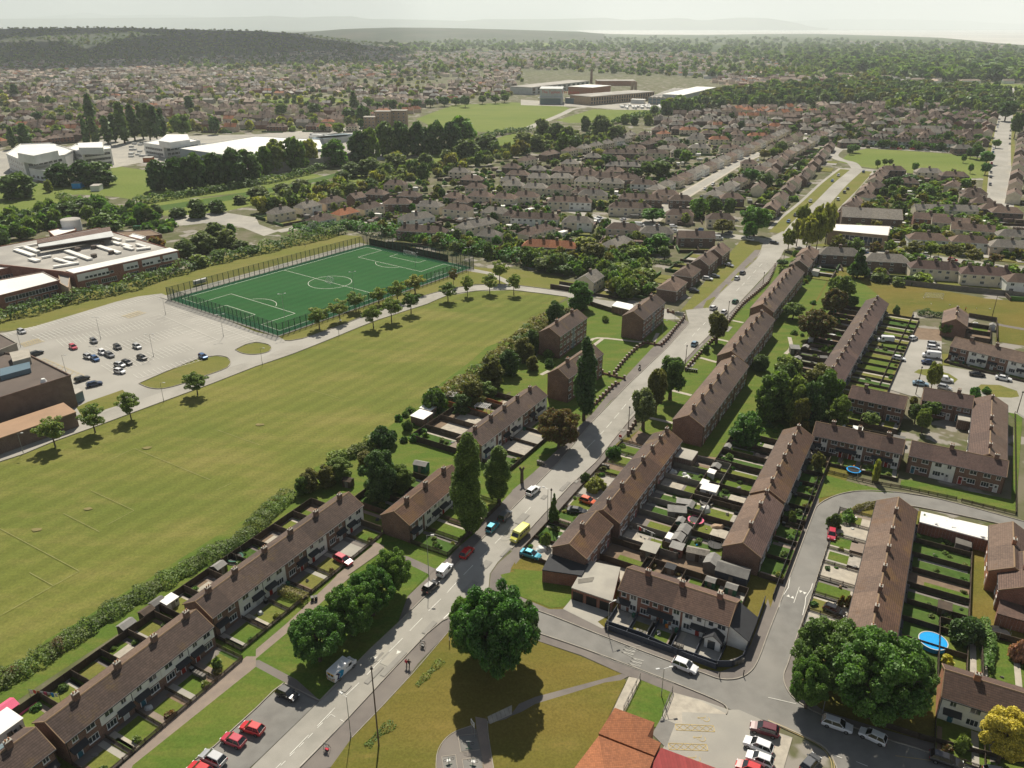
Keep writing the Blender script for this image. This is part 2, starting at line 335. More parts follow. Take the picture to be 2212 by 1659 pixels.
# ---------------------------------------------------------------- the setting
ZL=[0.0]
def zz():ZL[0]+=.0011;return ZL[0]
def dp(*a):return[G(a[k],a[k+1])for k in range(0,len(a),2)]
def S(name,m,*pts,z=None):
 return area(name,[p for q in pts for p in(q if isinstance(q,list)else[q])],zz()if z is None else z,M[m])
def at_depth(x,y,d):
 u=(x-CX)/F;v=(y-CY)/F;dy=math.cos(TH)-v*math.sin(TH);dz=-math.sin(TH)-v*math.cos(TH)
 return Vector((u/dy*d,d,H+d*dz/dy))
# base ground out to the horizon
def ground_mat():
 m,n,l,b=nodes('town and country ground')
 near=rampmix(n,l,noise(n,l,.06,6,None,.7),(.085,.098,.036),(.16,.145,.10),.40,.62)
 near=mixc(n,l,rampmix(n,l,noise(n,l,.09,3),(0,0,0),(1,1,1),.56,.6),near,(.26,.24,.21))
 far=rampmix(n,l,noise(n,l,.0016,6,None,.65),(.035,.060,.022),(.12,.145,.05),.42,.6)
 far=mixc(n,l,rampmix(n,l,noise(n,l,.006,5),(0,0,0),(1,1,1),.52,.56),far,(.045,.065,.03))
 tc=n.new('ShaderNodeTexCoord');sp=n.new('ShaderNodeSeparateXYZ');l.new(tc.outputs['Object'],sp.inputs[0])
 mr=n.new('ShaderNodeMapRange');mr.inputs['From Min'].default_value=1500;mr.inputs['From Max'].default_value=3200
 l.new(sp.outputs['Y'],mr.inputs['Value'])
 l.new(mixc(n,l,mr.outputs[0],near,far),b.inputs['Base Color']);b.inputs['Roughness'].default_value=.95;b.inputs['Specular IOR Level'].default_value=.1
 return m
b=MB();b.face([(-42000,-2500,0),(42000,-2500,0),(42000,40000,0),(-42000,40000,0)])
tag(b.build('ground',ground_mat()),kind='structure')
# estuary
wm,n_,l_,bb=nodes('estuary water and wet sand')
l_.new(rampmix(n_,l_,noise(n_,l_,.0004,5),(.42,.40,.35),(.58,.55,.48),.4,.6),bb.inputs['Base Color']);bb.inputs['Roughness'].default_value=.35
M['estuary']=wm
shore=dp(1243,66.5,1275,71,1306,73,1381,75,1530,75.6,1659,73.5,1760,73.2,1909,77.5,2034,82,2090,87,2134,92,2212,98,2420,116,3200,165)
area('estuary',shore+[at_depth(4200,60,26000).xy,at_depth(1150,60,26000).xy],1.5,wm)
# distant hills: ridges with a foot, a crest and a back
def ridge(name,sky,d_foot,d_top,m,rough=0,nx=90,rise=.6):
 xs=np.linspace(sky[0][0],sky[-1][0],nx);ys=np.interp(xs,[p[0]for p in sky],[p[1]for p in sky])
 rng=np.random.RandomState(int(d_top));V=[];rows=14
 for k in range(rows+1):
  t=k/rows
  for x,y in zip(xs,ys):
   if t<=.8:
    q=t/.8;d=d_foot+(d_top-d_foot)*q;top=at_depth(x,y,d_top)
    s=q**rise*(1-.35*math.sin(math.pi*q)*rise);s=q*q*(3-2*q)if rise<1 else s
    z=max(top.z,0)*s+(rng.rand()-.5)*rough*math.sin(math.pi*q);p=at_depth(x,y,d)
    V.append((p.x,p.y,z if k else-5.))
   else:
    q=(t-.8)/.2;d=d_top*(1+.12*q);p=at_depth(x,y,d);top=at_depth(x,y,d_top)
    V.append((p.x,p.y,max(top.z,0)*(1-q)-6*q))
 Q=[(r*nx+i,r*nx+i+1,(r+1)*nx+i+1,(r+1)*nx+i)for r in range(rows)for i in range(nx-1)]
 o=link(name,npmesh(name,np.array(V),np.array(Q),[m],smooth=True));return tag(o,kind='structure')
hm1=mat('far hill pasture and woods',(.05,.075,.04),(.10,.125,.06),.0012,.95,s2=.0004,c3=(.07,.085,.05))
hm2=mat('wooded ridge',(.018,.036,.018),(.035,.052,.024),.012,.95,s2=.003,c3=(.065,.065,.045))
A_=[(-160,43),(0,41),(140,40),(300,38.5),(430,38),(553,36),(578,33.5),(650,38),(708,35),(765,35),(790,41),(860,41.5),(930,43),(1003,45),(1040,41.5),(1206,41),(1256,39.5),(1311,38),(1331,41),(1345,43),(1418,41),(1461,39),(1491,40),(1511,45),(1556,41),(1603,37.5),(1659,39.5),(1697,45),(1734,52),(1752,58.5),(1790,61)]
B_=[(-300,39),(60,39),(110,34),(140,32),(180,26.5),(212,28),(235,34),(320,31.5),(400,31.5),(432,37),(475,40),(553,35),(700,44),(1000,45),(1500,46),(1709,46),(1784,42),(1934,41.5),(2090,45),(2134,49.5),(2212,51.5),(2500,55)]
ridge('distant_hills',B_,36000,40000,hm1,0)
ridge('hills',A_,24500,27500,hm1,20)
R2=[(560,72),(640,70),(690,67),(735,63),(790,61),(850,59.5),(930,60),(1000,61),(1110,64),(1206,67),(1256,69),(1306,73)]
R1=[(-240,64),(0,62.5),(70,61),(160,60.5),(260,59.5),(350,62.5),(460,65),(553,67),(620,71),(680,77),(760,87),(860,99)]
ridge('wooded_hill',R2,5600,7600,hm2,6)
ridge('wooded_hill',R1,2300,4100,hm2,5)
def hill_z(x,y):
 if not(2300<y<4100):return 0.
 px=CX+F*x/(y*math.cos(TH)+(H)*math.sin(TH));top=at_depth(px,float(np.interp(px,[p[0]for p in R1],[p[1]for p in R1])),4100).z
 q=(y-2300)/1800.;return max(top,0)*q*q*(3-2*q)if px<860 else 0.
# ---- far and middle fields
S('meadow','meadow',dp(898,257,978,227,1106,221,1218,229,1236,237,1190,257,1140,277,1106,287,1028,284,940,276))
S('meadow','meadow',dp(1201,260,1281,236,1368,238,1488,231,1496,240,1410,248,1331,262,1230,266))
S('meadow','meadow',dp(553,216,620,212,712,211,760,217,700,224,560,230))
S('meadow','meadow',dp(240,357,345,372,480,395,660,372,700,380,560,412,400,430,340,440,250,425,170,420,100,425,0,430,-60,430,-60,380,130,400,240,385))
S('meadow','meadow',dp(-60,430,90,418,190,436,150,452,55,475,-60,482))
S('meadow','meadow',dp(290,440,480,424,738,388,880,345,1000,318,1120,285,1135,300,1030,350,900,380,740,420,560,440,430,470,300,462))
S('bank','bank',dp(290,452,480,424,620,400,738,371,800,355,790,366,738,380,620,408,500,432,300,464))
S('meadow','meadow',dp(1812,350,1835,330,1871,321,1960,326,2079,334,2144,348,2146,384,2090,385,2029,383,1950,372,1876,362,1838,356))
for q in((1934,113,2010,110,2160,119,2150,130,2050,136,1950,128),(1740,143,1930,145,2030,150,1900,152,1760,151),(2000,148,2212,146,2300,152,2212,162,2090,158),(1780,104,1900,108,1880,113,1790,110),(1166,124,1300,126,1330,131,1240,134,1160,131),(780,89,950,87,1050,91,900,95,770,93),(1106,92,1290,91,1260,99,1106,103),(1990,182,2110,178,2240,184,2240,194,2080,196,2000,190),(860,109,980,108,970,115,850,115),(0,262,62,264,58,272,0,272)):
 S('field','meadow',dp(*q))
S('industrial_yard','concrete',dp(-80,330,140,318,230,300,330,295,560,290,800,272,860,285,830,345,600,372,440,380,300,352,250,362,130,372,60,398,-80,392))
S('industrial_yard','concrete',dp(1125,215,1225,222,1320,226,1365,218,1480,228,1500,236,1450,238,1335,237,1260,231,1125,227))
S('building_site','soil',dp(1530,176,1640,160,1700,166,1760,158,1780,178,1740,186,1600,190))
# playing field, banks
S('garden_ground','lush',dp(-200,1700,-120,1600,100,1500,300,1340,470,1240,640,1130,800,1040,960,930,1110,870,1270,890,1250,950,1100,1100,980,1200,880,1290,760,1310,400,1520,100,1700))
S('playing_field','field',dp(-120,1530,-120,1030,0,998,50,982,117,954,207,922,287,892,355,867,457,829.5,553,792,635,764,728,727,815,692,923,657,963,640,1028,629,1106,627,1170,631,1226,642,1188,665,1163,687,1106,728,1053,749,1010,786,953,828,910,874,853,912,798,955,680,1010,638,1054,553,1109,450,1169,375,1216,325,1248,250,1291,175,1341,100,1382,60,1422,0,1442))
S('grass_bank','lush',dp(-120,1530,0,1442,60,1422,100,1382,175,1341,250,1291,325,1248,375,1216,450,1169,553,1109,638,1054,680,1010,798,955,853,912,910,874,953,828,1010,786,1053,749,1106,728,1163,687,1223,648,1240,690,1160,760,1130,830,1010,900,990,930,880,990,760,1090,600,1170,470,1250,300,1340,100,1470,0,1540,-120,1610))
S('verge','verge',dp(-60,720,-60,660,140,620,330,577,350,600,520,540,700,505,780,510,793,530,870,525,1000,575,1060,580,1106,580,1212,598,1220,606,1220,628,1120,616,1028,613,923,636,815,670,653,731,620,742,350,660,340,640,250,656,75,710))
# school lane and car park
S('lane','asphalt',dp(-120,1005,0,976,42,962,135,926,165,909,220,889,252,879,302,862,355,843,390,832,445,812,500,790,553,768,575,762,615,736,653,732,753,697,815,672,923,637,983,622,1028,616,1053,614,1106,615,1128,617,1231,632,1281,645,1331,652,1440,668,1470,690,1440,690,1321,664,1276,656,1226,642,1121,627,1106,627,1028,629,963,640,923,657,815,692,728,727,635,764,553,792,457,830,355,867,287,892,207,922,117,954,50,982,0,998,-120,1032))
S('car_park','carpark',dp(-60,730,0,721,75,705,175,675,250,652,300,640,349,634,553,717,603,728,620,738,640,740,560,775,500,792,390,834,355,845,302,864,252,880,200,900,165,910,120,860,0,790,-60,760))
S('grass_island','verge',dp(508,756,530,745,553,740,578,744,586,751,580,760,553,766,525,764))
S('grass_island','verge',dp(300,829,350,807,425,777,467,769,490,772,498,782,490,795,445,812,390,831,350,840,322,838))
S('grass_island','verge',dp(165,880,190,868,265,842,272,850,252,877,220,887,178,902))
# mid roads
def road(name,m,pts,w,kerbs=True,z=None):
 P=smooth_path(pts);b=MB();b.strip(P,w,zz()if z is None else z);o=b.build(name,M[m]);tag(o,kind='structure');return P
S('lane','concrete',dp(995,575,1060,588,1100,606,1098,615,1050,592,990,582))
road('street','slab',dp(1395,487,1460,434,1540,385,1610,345,1680,318,1740,296),10)
road('street','asphalt',dp(1395,487,1460,434,1540,385,1610,345,1680,318,1740,296),6.5)
road('street','concrete',dp(1260,462,1310,476,1394,492,1480,500,1560,508,1640,518,1700,528),10)
road('street','concrete',dp(930,470,1000,478,1050,490,1100,520),8)
road('street','concrete',dp(600,500,640,492,690,480,740,470),7)
road('street','concrete',dp(1020,440,1080,432,1150,440,1260,462),7)
road('street','concrete',dp(1180,385,1230,365,1250,345,1280,330),7)
road('street','asphalt',dp(1150,520,1190,490,1212,470),7)
S('yard','concrete',dp(1378,300,1385,285,1420,282,1405,305,1385,312))
S('turning_area','concrete',dp(903-553+0,478,372,468,420,463,480,458,553,470,560,485,600,500,570,510,520,490,440,482,400,487,370,484))
road('street','concrete',dp(1714,500,1735,476,1775,440,1815,398,1852,366),27)
road('street','verge',dp(1710,506,1714,500,1735,476,1775,440,1815,398,1850,368),23)
road('street','asphalt',dp(1700,524,1714,500,1735,476,1775,440,1815,398,1852,366),9)
road('street','asphalt',dp(1852,366,1840,352,1815,345,1800,335,1812,322),8)
road('street','concrete',dp(1856,364,1960,376,2050,386,2150,388),5)
road('street','concrete',dp(1740,300,1770,303,1812,322,1871,319,1960,324,2080,332,2150,342),6)
road('street','verge',dp(2160,445,2160,415,2161,350,2165,300,2172,255,2180,215,2185,190),21)
road('street','concrete',dp(2160,445,2160,415,2161,350,2165,300,2172,255,2180,215,2185,190),15)
road('street','asphalt',dp(2160,445,2160,415,2161,350,2165,300,2172,255,2180,215,2185,190),11)
road('street','asphalt',dp(1700,527,1784,542,1870,546,1934,549,2059,562,2150,575,2300,600),8)
road('street','concrete',dp(1660,430,1700,392,1740,360),7)
road('farm_track','concrete',dp(1134,280,1160,268,1190,257,1222,243,1240,235,1290,228),9)
S('verge','verge',dp(1712,545,1750,545,1900,556,2059,572,2212,590,2240,600,2212,604,2059,583,1900,566,1760,556))
S('verge','verge',dp(1745,530,1850,537,1990,546,2120,560,2240,575,2240,566,2120,552,1990,538,1870,530,1790,525))
S('verge','verge',dp(1724,515,1740,492,1772,463,1790,452,1800,460,1778,485,1760,505,1745,520))
S('verge','verge',dp(1795,446,1835,408,1868,375,1880,378,1850,412,1815,446))
# right-hand playing field
S('playing_field','dry',dp(1834,614,1900,612,1990,620,2060,632,2130,645,2212,652,2300,660,2300,745,2212,725,2160,712,2150,690,2030,676,1984,668,1975,672,1965,675,1920,665,1900,655,1850,655,1830,640))
S('playing_field','dry',dp(2155,690,2300,720,2300,760,2150,738))
road('footpath','pave',dp(2152,700,2180,706,2240,716),2.5)
# ---- main road corridor
S('grass_strip','lush',dp(1100,870,1106,830,1160,770,1240,690,1275,660,1330,668,1440,690,1470,700,1478,700,1361,812,1310,880,1240,905))
S('garden_ground','dry',dp(1430,900,1330,960,1286,990,1180,1110,1110,1200,1090,1240,1100,1300,1220,1340,1600,1480,1640,1420,1690,1300,1900,900,1980,650,1830,560,1720,545,1650,600,1530,730,1440,840))
S('garden_ground','soil',dp(1180,1210,1300,1010,1440,870,1700,900,1720,1000,1640,1200,1600,1290,1400,1240,1280,1260))
S('grass_strip','lush',dp(1380,930,1440,820,1530,715,1640,600,1690,560,1760,545,1790,600,1700,760,1600,900,1560,990,1480,980))
S('grass_strip','lush',dp(1560,1020,1600,900,1700,760,1790,610,1850,600,1900,640,1800,760,1830,900,1760,930,1640,1000))
S('grass_strip','verge',dp(1470,672,1530,600,1600,520,1640,522,1650,545,1556,632,1520,668))
S('pavement','pave',g(1,3,0,1700,385,1700,640,1659,1060,1240,1400,760,1660,490,1700,400,1740,330,1690,330,1480,480,1200,780,770,1230,350,1659))
# pavements either side of the main road
S('pavement','pave',g(1,3,1310,180,1490,10)+g(1,2,1490,1640,1600,1560,1760,1400,1890,1290,1975,1180,2211,930)+g(2,2,0,920,180,770,380,580,560,380,650,300,700,250,900,0)+g(2,1,940,1640,1200,1360,1440,1130,1490,1100,1540,1130,1330,1365,1020,1659)+g(2,2,850,150,690,330,400,680,0,1090)+g(1,2,2211,1070,1985,1320)+g(1,3,1560,90,1460,190,1220,430))
S('pavement','pave',g(2,2,30,1560,80,1500,235,1330,390,1130,600,905,700,800,860,560,980,440,1010,400,1080,260,1280,90)+g(2,1,1310,1659,1440,1560,1510,1470,1740,1240,1870,1110,2211,790)+g(3,1,100,590,130,500,60,600,0,700)+g(2,1,1740,1200,1560,1380,1300,1620)+g(2,2,1000,330,720,680,500,880,0,1425))
S('pavement','pave',g(2,1,1560,1010,1700,900,1840,760,2000,600,2100,500,2150,500,2140,560,2080,600,1900,800,1650,1010))
for q in((1650,1000,1680,940,1750,905,1765,920,1700,1000,1660,1003),(1790,870,1850,800,1885,800,1830,860),(1890,765,1960,690,1975,700,1910,770),(2010,655,2060,610,2075,615,2030,658),(2080,590,2150,530,2155,545,2100,590)):
 S('verge','verge',g(2,1,*q))
# carriageway
Lk=g(1,3,-700,2350,0,1620,555,1080,985,640,1220,420,1460,180)+g(2,2,0,1080,400,680,690,330,1010,0)+g(2,1,1330,1355,1530,1135)
Lk2=g(2,1,1700,1000,1800,870,2110,580,2150,500)
Rk=g(1,3,0,2080,385,1655,770,1260,1480,500,1690,330)
Rk2=g(2,2,0,1425,500,880,720,680,1000,330)+g(2,1,1560,1380,1740,1200)+g(3,1,0,690,110,560,140,500)
S('main_road','asphalt',Lk+g(2,1,1500,1020,1540,1015)+Lk2+dp(1650,520,1690,500,1730,508,1745,525)+list(reversed(Rk2))+dp(1110,1180,1075,1215,1058,1240,1055,1275,1080,1300,1130,1330)+g(2,3,200,490,0,420)+dp(1040,1315,1010,1315,985,1328)+list(reversed(Rk)))
S('layby','asphdark',g(0,3,1500,1900,1690,1590,1850,1480,2211,1150)+g(1,3,0,1150,150,1000,230,935,250,935,548,1082,0,1612)+g(0,3,2211,1612,1900,1900))
S('side_road','asphdark',g(1,3,1745,330)+g(2,3,-60,210,120,270,350,350,750,510,1250,700,1640,840,1800,895,1950,890,2060,830,2130,720,2211,500)+g(3,3,0,480,90,270)+g(3,2,190,1659,380,1150,440,1040,600,960,800,925,1100,935,1500,1000,2211,1190,2700,1330,2700,1440,2211,1280,2090,1230,1300,1065,900,1030,700,1090,580,1190,520,1380,430,1659)+g(3,3,380,160,260,490,170,760,135,860,150,960,240,1080,450,1200,730,1310,1040,1420,1300,1500,1660,1620,2211,1760,2211,2000,590,1900,590,1659,500,1500,330,1400,0,1260)+g(2,3,1870,1150,1820,1110,1650,1030,1300,890,640,640,200,490,0,420))
S('pavement','pave',g(2,3,-150,90,20,160,110,200,320,290,500,290,800,450,830,480,1100,560,1430,690,1600,800,1800,830,1950,780,2060,600,2211,200)+g(3,3,20,280)+g(3,2,110,1659,250,1300,440,800,500,790,440,990,440,1040,380,1150,190,1659)+g(3,3,90,270,0,480)+g(2,3,2211,500,2130,720,2060,830,1950,890,1800,895,1640,840,1250,700,750,510,350,350,120,270,-60,210))
S('pavement','pave',g(3,2,600,1659,560,1430,640,1200,720,1100,900,1040,1300,1075,1310,1100,720,1120)+g(3,2,560,1500)+g(3,3,400,400,380,440,260,1000,480,1170,1000,1330,1500,1470,2211,1650,2211,1760,1660,1620,1300,1500,1040,1420,730,1310,450,1200,240,1080,150,960,135,860,170,760,260,490,380,160)+g(3,2,430,1659,520,1380,580,1190,640,1130))
S('pavement','pave',g(2,3,0,420,200,490,640,640,1300,890,1650,1030,1820,1110,1870,1190,1790,1190,1380,1010,1110,900,1010,870,930,840,600,690,210,560,60,480,-100,440))
S('pavement','pave',dp(1108,1190,1118,1205,1104,1228,1098,1258,1108,1284,1136,1303,1130,1311,1082,1299,1057,1275,1060,1240,1077,1217))
for q in((2,2,1380,55,1550,98),(2,2,1160,285,1390,338),(2,1,1625,1432,1770,1472),(2,1,1780,1272,1870,1292),(2,1,1900,1110,2000,1130),(2,1,660,1320,740,1262,1120,1300),(2,1,780,1270,700,1330),(2,1,250,1580,320,1545),(2,1,1225,1290,1260,1220),(3,1,185,1255,200,1345,150,1400)):
 road('footpath','slab',g(*q[:2],*q[2:]),1.3)
# grass triangle and park paths
S('park_grass','dry',g(1,3,600,1720,830,1400,1100,1120,1360,840,1660,490,1740,440,1900,600,2100,420,2211,470)+g(2,3,200,560,600,700,945,850,985,915,870,1150,600,1700,0,1750)+g(1,3,2000,1750))
S('park_path','pave',g(2,3,0,1190,60,1110,200,1050,500,970,800,890,950,850,1010,870,940,905,800,925,500,1020,200,1110,80,1180,0,1210)+g(1,3,2160,1240,2000,1280,2005,1220))
S('exercise_area','pave',g(1,3,1560,1800,1560,1560,1620,1430,1720,1350,1860,1300,1905,1330,1960,1600,1970,1800))
S('park_path','pink_pave',g(1,3,1895,1220,1995,1240,2000,1350,2060,1700,2080,1850,1990,1850,1960,1600,1905,1320))
S('park_path','slab',g(1,3,2000,1220,2211,1120,2211,1200,2020,1285))
S('park_path','slab',g(2,3,1010,875,1100,895,1105,910,960,1170,880,1150))
S('park_grass','lush',g(2,3,1115,905,1380,1010,1290,1290,1240,1310,1200,1320,1050,1220,980,1180))
S('forecourt','concrete',g(2,3,1290,1230,1390,1010,1650,1080,1870,1160,1960,1160,2211,1270)+g(3,3,60,1350,210,1400,120,1700,0,1800)+g(2,3,1700,1800,1300,1500,1410,1280))
S('forecourt_paving','slab',g(2,3,1390,1010,1650,1090,1860,1200,1470,1180,1470,1280,1310,1225))
S('forecourt_paving','slab',g(3,3,70,1370,210,1405,125,1700,30,1640))
S('forecourt','asphdark',g(2,3,1290,1230,1410,1280,1330,1490,1210,1370))
S('park_grass','lush',g(2,2,-100,1650,30,1620,0,1600,260,1620,520,1640)+g(2,3,515,220,440,270,340,280,20,160,-60,60))
S('driveway','concrete',g(2,3,515,200,860,310,860,330,740,400,800,450,780,460,440,290))
S('grass_corner','lush',g(3,2,430,990,500,790,760,860,1090,940,900,930,760,925,580,960))
S('garden_ground','lush',g(3,2,1150,830,1240,830,2100,1000,2130,300,2060,240,2200,250,2140,1120,1680,1000,1140,890))
S('garden_ground','dry',g(3,2,900,1040,1310,1100,2211,1290,2600,1500)+g(3,3,2600,1200,2211,1650,1500,1470,1000,1330,480,1170,260,1000,420,380)+g(3,2,560,1500,650,1200))
S('parking_court','asphalt',g(3,1,1250,1060,1290,1050,1240,1170,1500,1200,1500,1500,1620,1520,2250,1640,2600,1730,2600,1860,2211,1960)+g(3,2,2150,260,1800,200,1220,100,960,20)+g(3,1,970,1659,1140,1330))
S('grass_island','verge',g(3,1,1260,1560,1300,1535,1400,1530,1560,1570,1640,1620,1610,1650,1400,1600))
S('grass_island','verge',g(3,2,1810,30,1840,5,2000,10,2150,60,2170,110,2100,120,1900,110))
S('grass_corner','verge',g(3,1,1505,1400,1560,1400,1570,1500,1510,1500))
S('garden_ground','soil',g(3,1,1240,1170,1500,1190,1500,1290,1240,1270))
# near left: verge grass, footpath, crossing paths
S('verge','lush',g(0,3,1000,1900,1040,1659,1600,1190,2211,770)+g(1,3,0,700,300,450,700,110,840,0)+g(1,2,840,1659,1110,1430,900,1330,900,1260,1100,1300,1300,1360,1550,1600,1490,1640)+g(1,3,1310,180,1220,420,985,640,555,1080,240,930,0,1150)+g(0,3,2211,1150,1850,1480,1690,1590,1500,1900))
S('footpath','pink_pave',g(0,3,980,1800,1040,1650,1600,1150,2130,700,2211,700)+g(1,3,0,640,260,420,640,60,700,0)+g(1,2,690,1659,1010,1400,860,1330,880,1310,1110,1400,1100,1440,790,1659)+g(1,3,830,0,300,470,0,720)+g(0,3,2211,790,1150,1640,1080,1800))
S('footpath','pave',g(1,3,0,735,25,730,350,900,550,1080,520,1090,250,925,0,790))
S('footpath','pave',g(1,2,1255,1480,1320,1495,1550,1600,1500,1650,1300,1550))
# kerbs
def kerb(pts,w=.16,h=.11,sm=3):
 P=smooth_path(pts,sm)if sm>1 else pts;b=MB()
 for i in range(len(P)-1):b.bar(P[i],P[i+1],w,0,h+.13)
 return tag(b.build('kerb',M['kerb']),kind='structure')
kerb(Lk[2:],sm=1);kerb(Lk2,sm=2);kerb(Rk[:-1]+g(1,3,1660,370),sm=2);kerb(g(1,3,1690,330),sm=1);kerb(Rk2[:-2],sm=1)
kerb(g(2,3,120,270,350,350,750,510,1250,700,1640,840,1800,895,1950,890,2060,830,2130,720,2211,500)+g(3,3,90,270)+g(3,2,190,1659,380,1150,440,1040,600,960,800,925,1100,935,1500,1000,2211,1190))
kerb(g(3,2,2211,1280,2090,1230,1300,1065,900,1030,700,1090,580,1190,520,1380,430,1659)+g(3,3,380,160,260,490,170,760,135,860,150,960,240,1080,450,1200,730,1310,1040,1420,1300,1500,1660,1620,2211,1760))
kerb(g(2,3,200,490,640,640,1300,890,1650,1030,1820,1110,1860,1160,1850,1200))
kerb(g(3,3,0,1260,330,1400,500,1500,590,1659,600,1760))
kerb(dp(553,792,635,764,728,727,815,692,923,657,963,640,1028,629,1106,627,1226,642),sm=2)
kerb(dp(0,998,50,982,117,954,207,922,287,892,355,867,457,829.5,553,792),sm=1)
kerb(dp(615,736,653,732,753,697,815,672,923,637,983,622,1028,616,1106,615,1231,632),sm=2)
kerb(dp(300,829,350,807,425,777,467,769,490,772,498,782,490,795,445,812,390,831,350,840,322,838,300,829));kerb(dp(508,756,530,745,553,740,578,744,586,751,580,760,553,766,525,764,508,756))
kerb(g(1,3,250,935,550,1082),sm=1);kerb(g(0,3,1690,1590,1850,1480,2211,1150)+g(1,3,0,1150,150,1000,240,932),sm=1)
kerb(g(1,3,830,1400,1100,1120,1360,840,1660,490),.1,.04,sm=1);kerb(g(1,3,2000,1260,2010,1400,2060,1700),.1,.04)
kerb(g(1,3,1560,1800,1560,1560,1620,1430,1720,1350,1860,1300),.1,.04)
# ---- road markings
def marks(name,m,segs,z=None):
 b=MB();z=zz()if z is None else z
 for s in segs:b.strip(s[1],s[0],z)
 return tag(b.build(name,M[m]),kind='structure')
mk=[]
for i,j,a in((1,3,(780,1035,892,928)),(1,3,(958,860,1085,728)),(1,3,(1150,660,1268,542)),(1,3,(1328,480,1437,368)),(1,3,(1492,308,1598,203)),(1,3,(1650,150,1745,48)),(1,3,(530,1302,682,1145)),(1,3,(292,1548,455,1380)),(1,3,(100,1740,218,1622)),(1,2,(1795,1650,1875,1568)),(1,2,(1935,1510,2020,1428)),(1,2,(2065,1380,2145,1300)),(1,2,(2180,1260,2211,1220)),(2,2,(0,1225,55,1170)),(2,2,(95,1138,160,1066)),(2,2,(640,560,718,485)),(2,2,(748,452,795,404)),(2,2,(815,380,862,326)),(2,2,(882,300,925,250)),(2,2,(945,222,985,175)),(2,1,(1350,1500,1385,1462)),(2,1,(1490,1325,1510,1300)),(2,1,(1555,1250,1580,1222)),(2,1,(1600,1200,1625,1175)),(2,1,(1650,1150,1672,1128)),(2,1,(1940,855,1965,828)),(2,1,(1985,810,2010,785)),(2,1,(2035,755,2060,730)),(2,1,(2085,700,2110,672)),(2,1,(2135,648,2160,620)),(2,2,(1015,140,1045,105)),(2,2,(1070,75,1095,45))):
 mk.append((.13,g(i,j,*a)))
def dirn(p,q):d=(Vector(q)-Vector(p)).normalized();return d,Vector((-d.y,d.x))
d0,n0=dirn(G(748,1503),G(989,1256))
for a in((610,1238,648,1200),(648,1200,685,1222),(728,1245,765,1268),(530,1318,578,1273),(448,1408,492,1362),(372,1486,414,1443),(292,1562,335,1525),(215,1644,256,1604)):mk.append((.11,g(1,3,*a)))
mk.append((.28,g(1,3,385,1650,765,1266)));marks('road_markings','paint',mk)
mf=[]
for c in((1078,665),(1180,712)):
 p=g(1,3,*c)[0];q=[p+d0*a*2.0+n0*b_*1.05 for a,b_ in((-1,-1),(1,-1),(1,1),(-1,1))]
 S('speed_cushion','concrete',q);mf+=[(.1,[q[k],q[(k+1)%4]])for k in range(4)]
 b=MB();b.face([(v.x,v.y,0)for v in(p-d0*1.0,p-d0*2.0+n0*.5,p-d0*2.0-n0*.5)])
def triangle(name,m,p,d,ln,w):
 n=Vector((-d.y,d.x));S(name,m,[p+d*ln,p+n*w,p-n*w])
triangle('road_markings','paint',g(1,3,1030,722)[0],d0,.9,.4);triangle('road_markings','paint',g(1,3,1238,655)[0],-d0,.9,.4)
# cycle and '20' roundels, ladder lines by the long flats
def ring(c,rx,ry,rz,w=.18,n=28,a0=0,a1=360):
 c=Vector(c);cs,sn=math.cos(rz),math.sin(rz);P=[]
 for k in range(n+1):
  t=R(a0+(a1-a0)*k/n);x,y=rx*math.cos(t),ry*math.sin(t);P.append(c+Vector((x*cs-y*sn,x*sn+y*cs)))
 return(w,P)
ra=ang((0,0),d0)
def glyph(p,ch,s=1.):
 n=Vector((-d0.y,d0.x));X=lambda u,v:p-n*u*s*.5+d0*v*s
 if ch=='2':return[(.13,[X(-.5,.6),X(-.3,.95),X(.3,.95),X(.5,.6),X(.4,.2),X(-.5,-.8),X(.5,-.8)])]
 if ch=='0':return[(.13,[X(-.45,-.5),X(-.45,.6),X(0,.95),X(.45,.6),X(.45,-.5),X(0,-.85),X(-.45,-.5)])]
for c in(G(1465,739),G(1628.5,603),G(1097,1157)):
 mf.append(ring(c,2.1,1.15,ra,.16));mf+=glyph(c+n0*.38,'2',.85)+glyph(c-n0*.38,'0',.85)
for p_,q_ in((G(1457,764),G(1478,743)),(G(1556,668),G(1583,642)),(G(1643,585),G(1658,569))):
 d,n=dirn(p_,q_);Ls=L2(p_,q_)
 for s_ in(-.55,.55):mf.append((.1,[p_+n*s_,q_+n*s_]))
 for t_ in(0,.33,.5,.72,1):mf.append((.1,[p_+d*Ls*t_-n*.55,p_+d*Ls*t_+n*.55]))
 for e in(-1.6,1.6+Ls):mf.append((.14,[p_+d*e-n*.5,p_+d*(e+(1.4 if e>0 else-1.4)),p_+d*e+n*.5]))
marks('road_markings','paintfaint',mf)
for k in range(9):S('give_way_line','paint',[p for p in(lambda c:[c+d0*.35+n0*.12,c+d0*.35-n0*.12,c-d0*.35-n0*.12,c-d0*.35+n0*.12])(g(1,3,1630+k*20,365-k*19)[0])])if k%1==0 else None
mk=[]
for a in((1140,600,1000,625),(735,515,1300,735),(620,630,900,750),(900,745,1400,935)):mk.append((.08,g(2,3,*a)))
for cx_,cy_ in((1010,655),(1070,755)):
 c=g(2,3,cx_,cy_)[0];dd,nn=dirn(g(2,3,200,380)[0],g(2,3,1300,800)[0])
 for k in(-1,0,1):mk.append((.22,[c-dd*1.1+nn*k*.75,c+dd*1.0+nn*(k*.75+.28)]));mk.append((.12,[c-dd*1.1+nn*k*.75,c+dd*1.0+nn*(k*.75-.3)]))
marks('road_markings','paintfaint',mk)
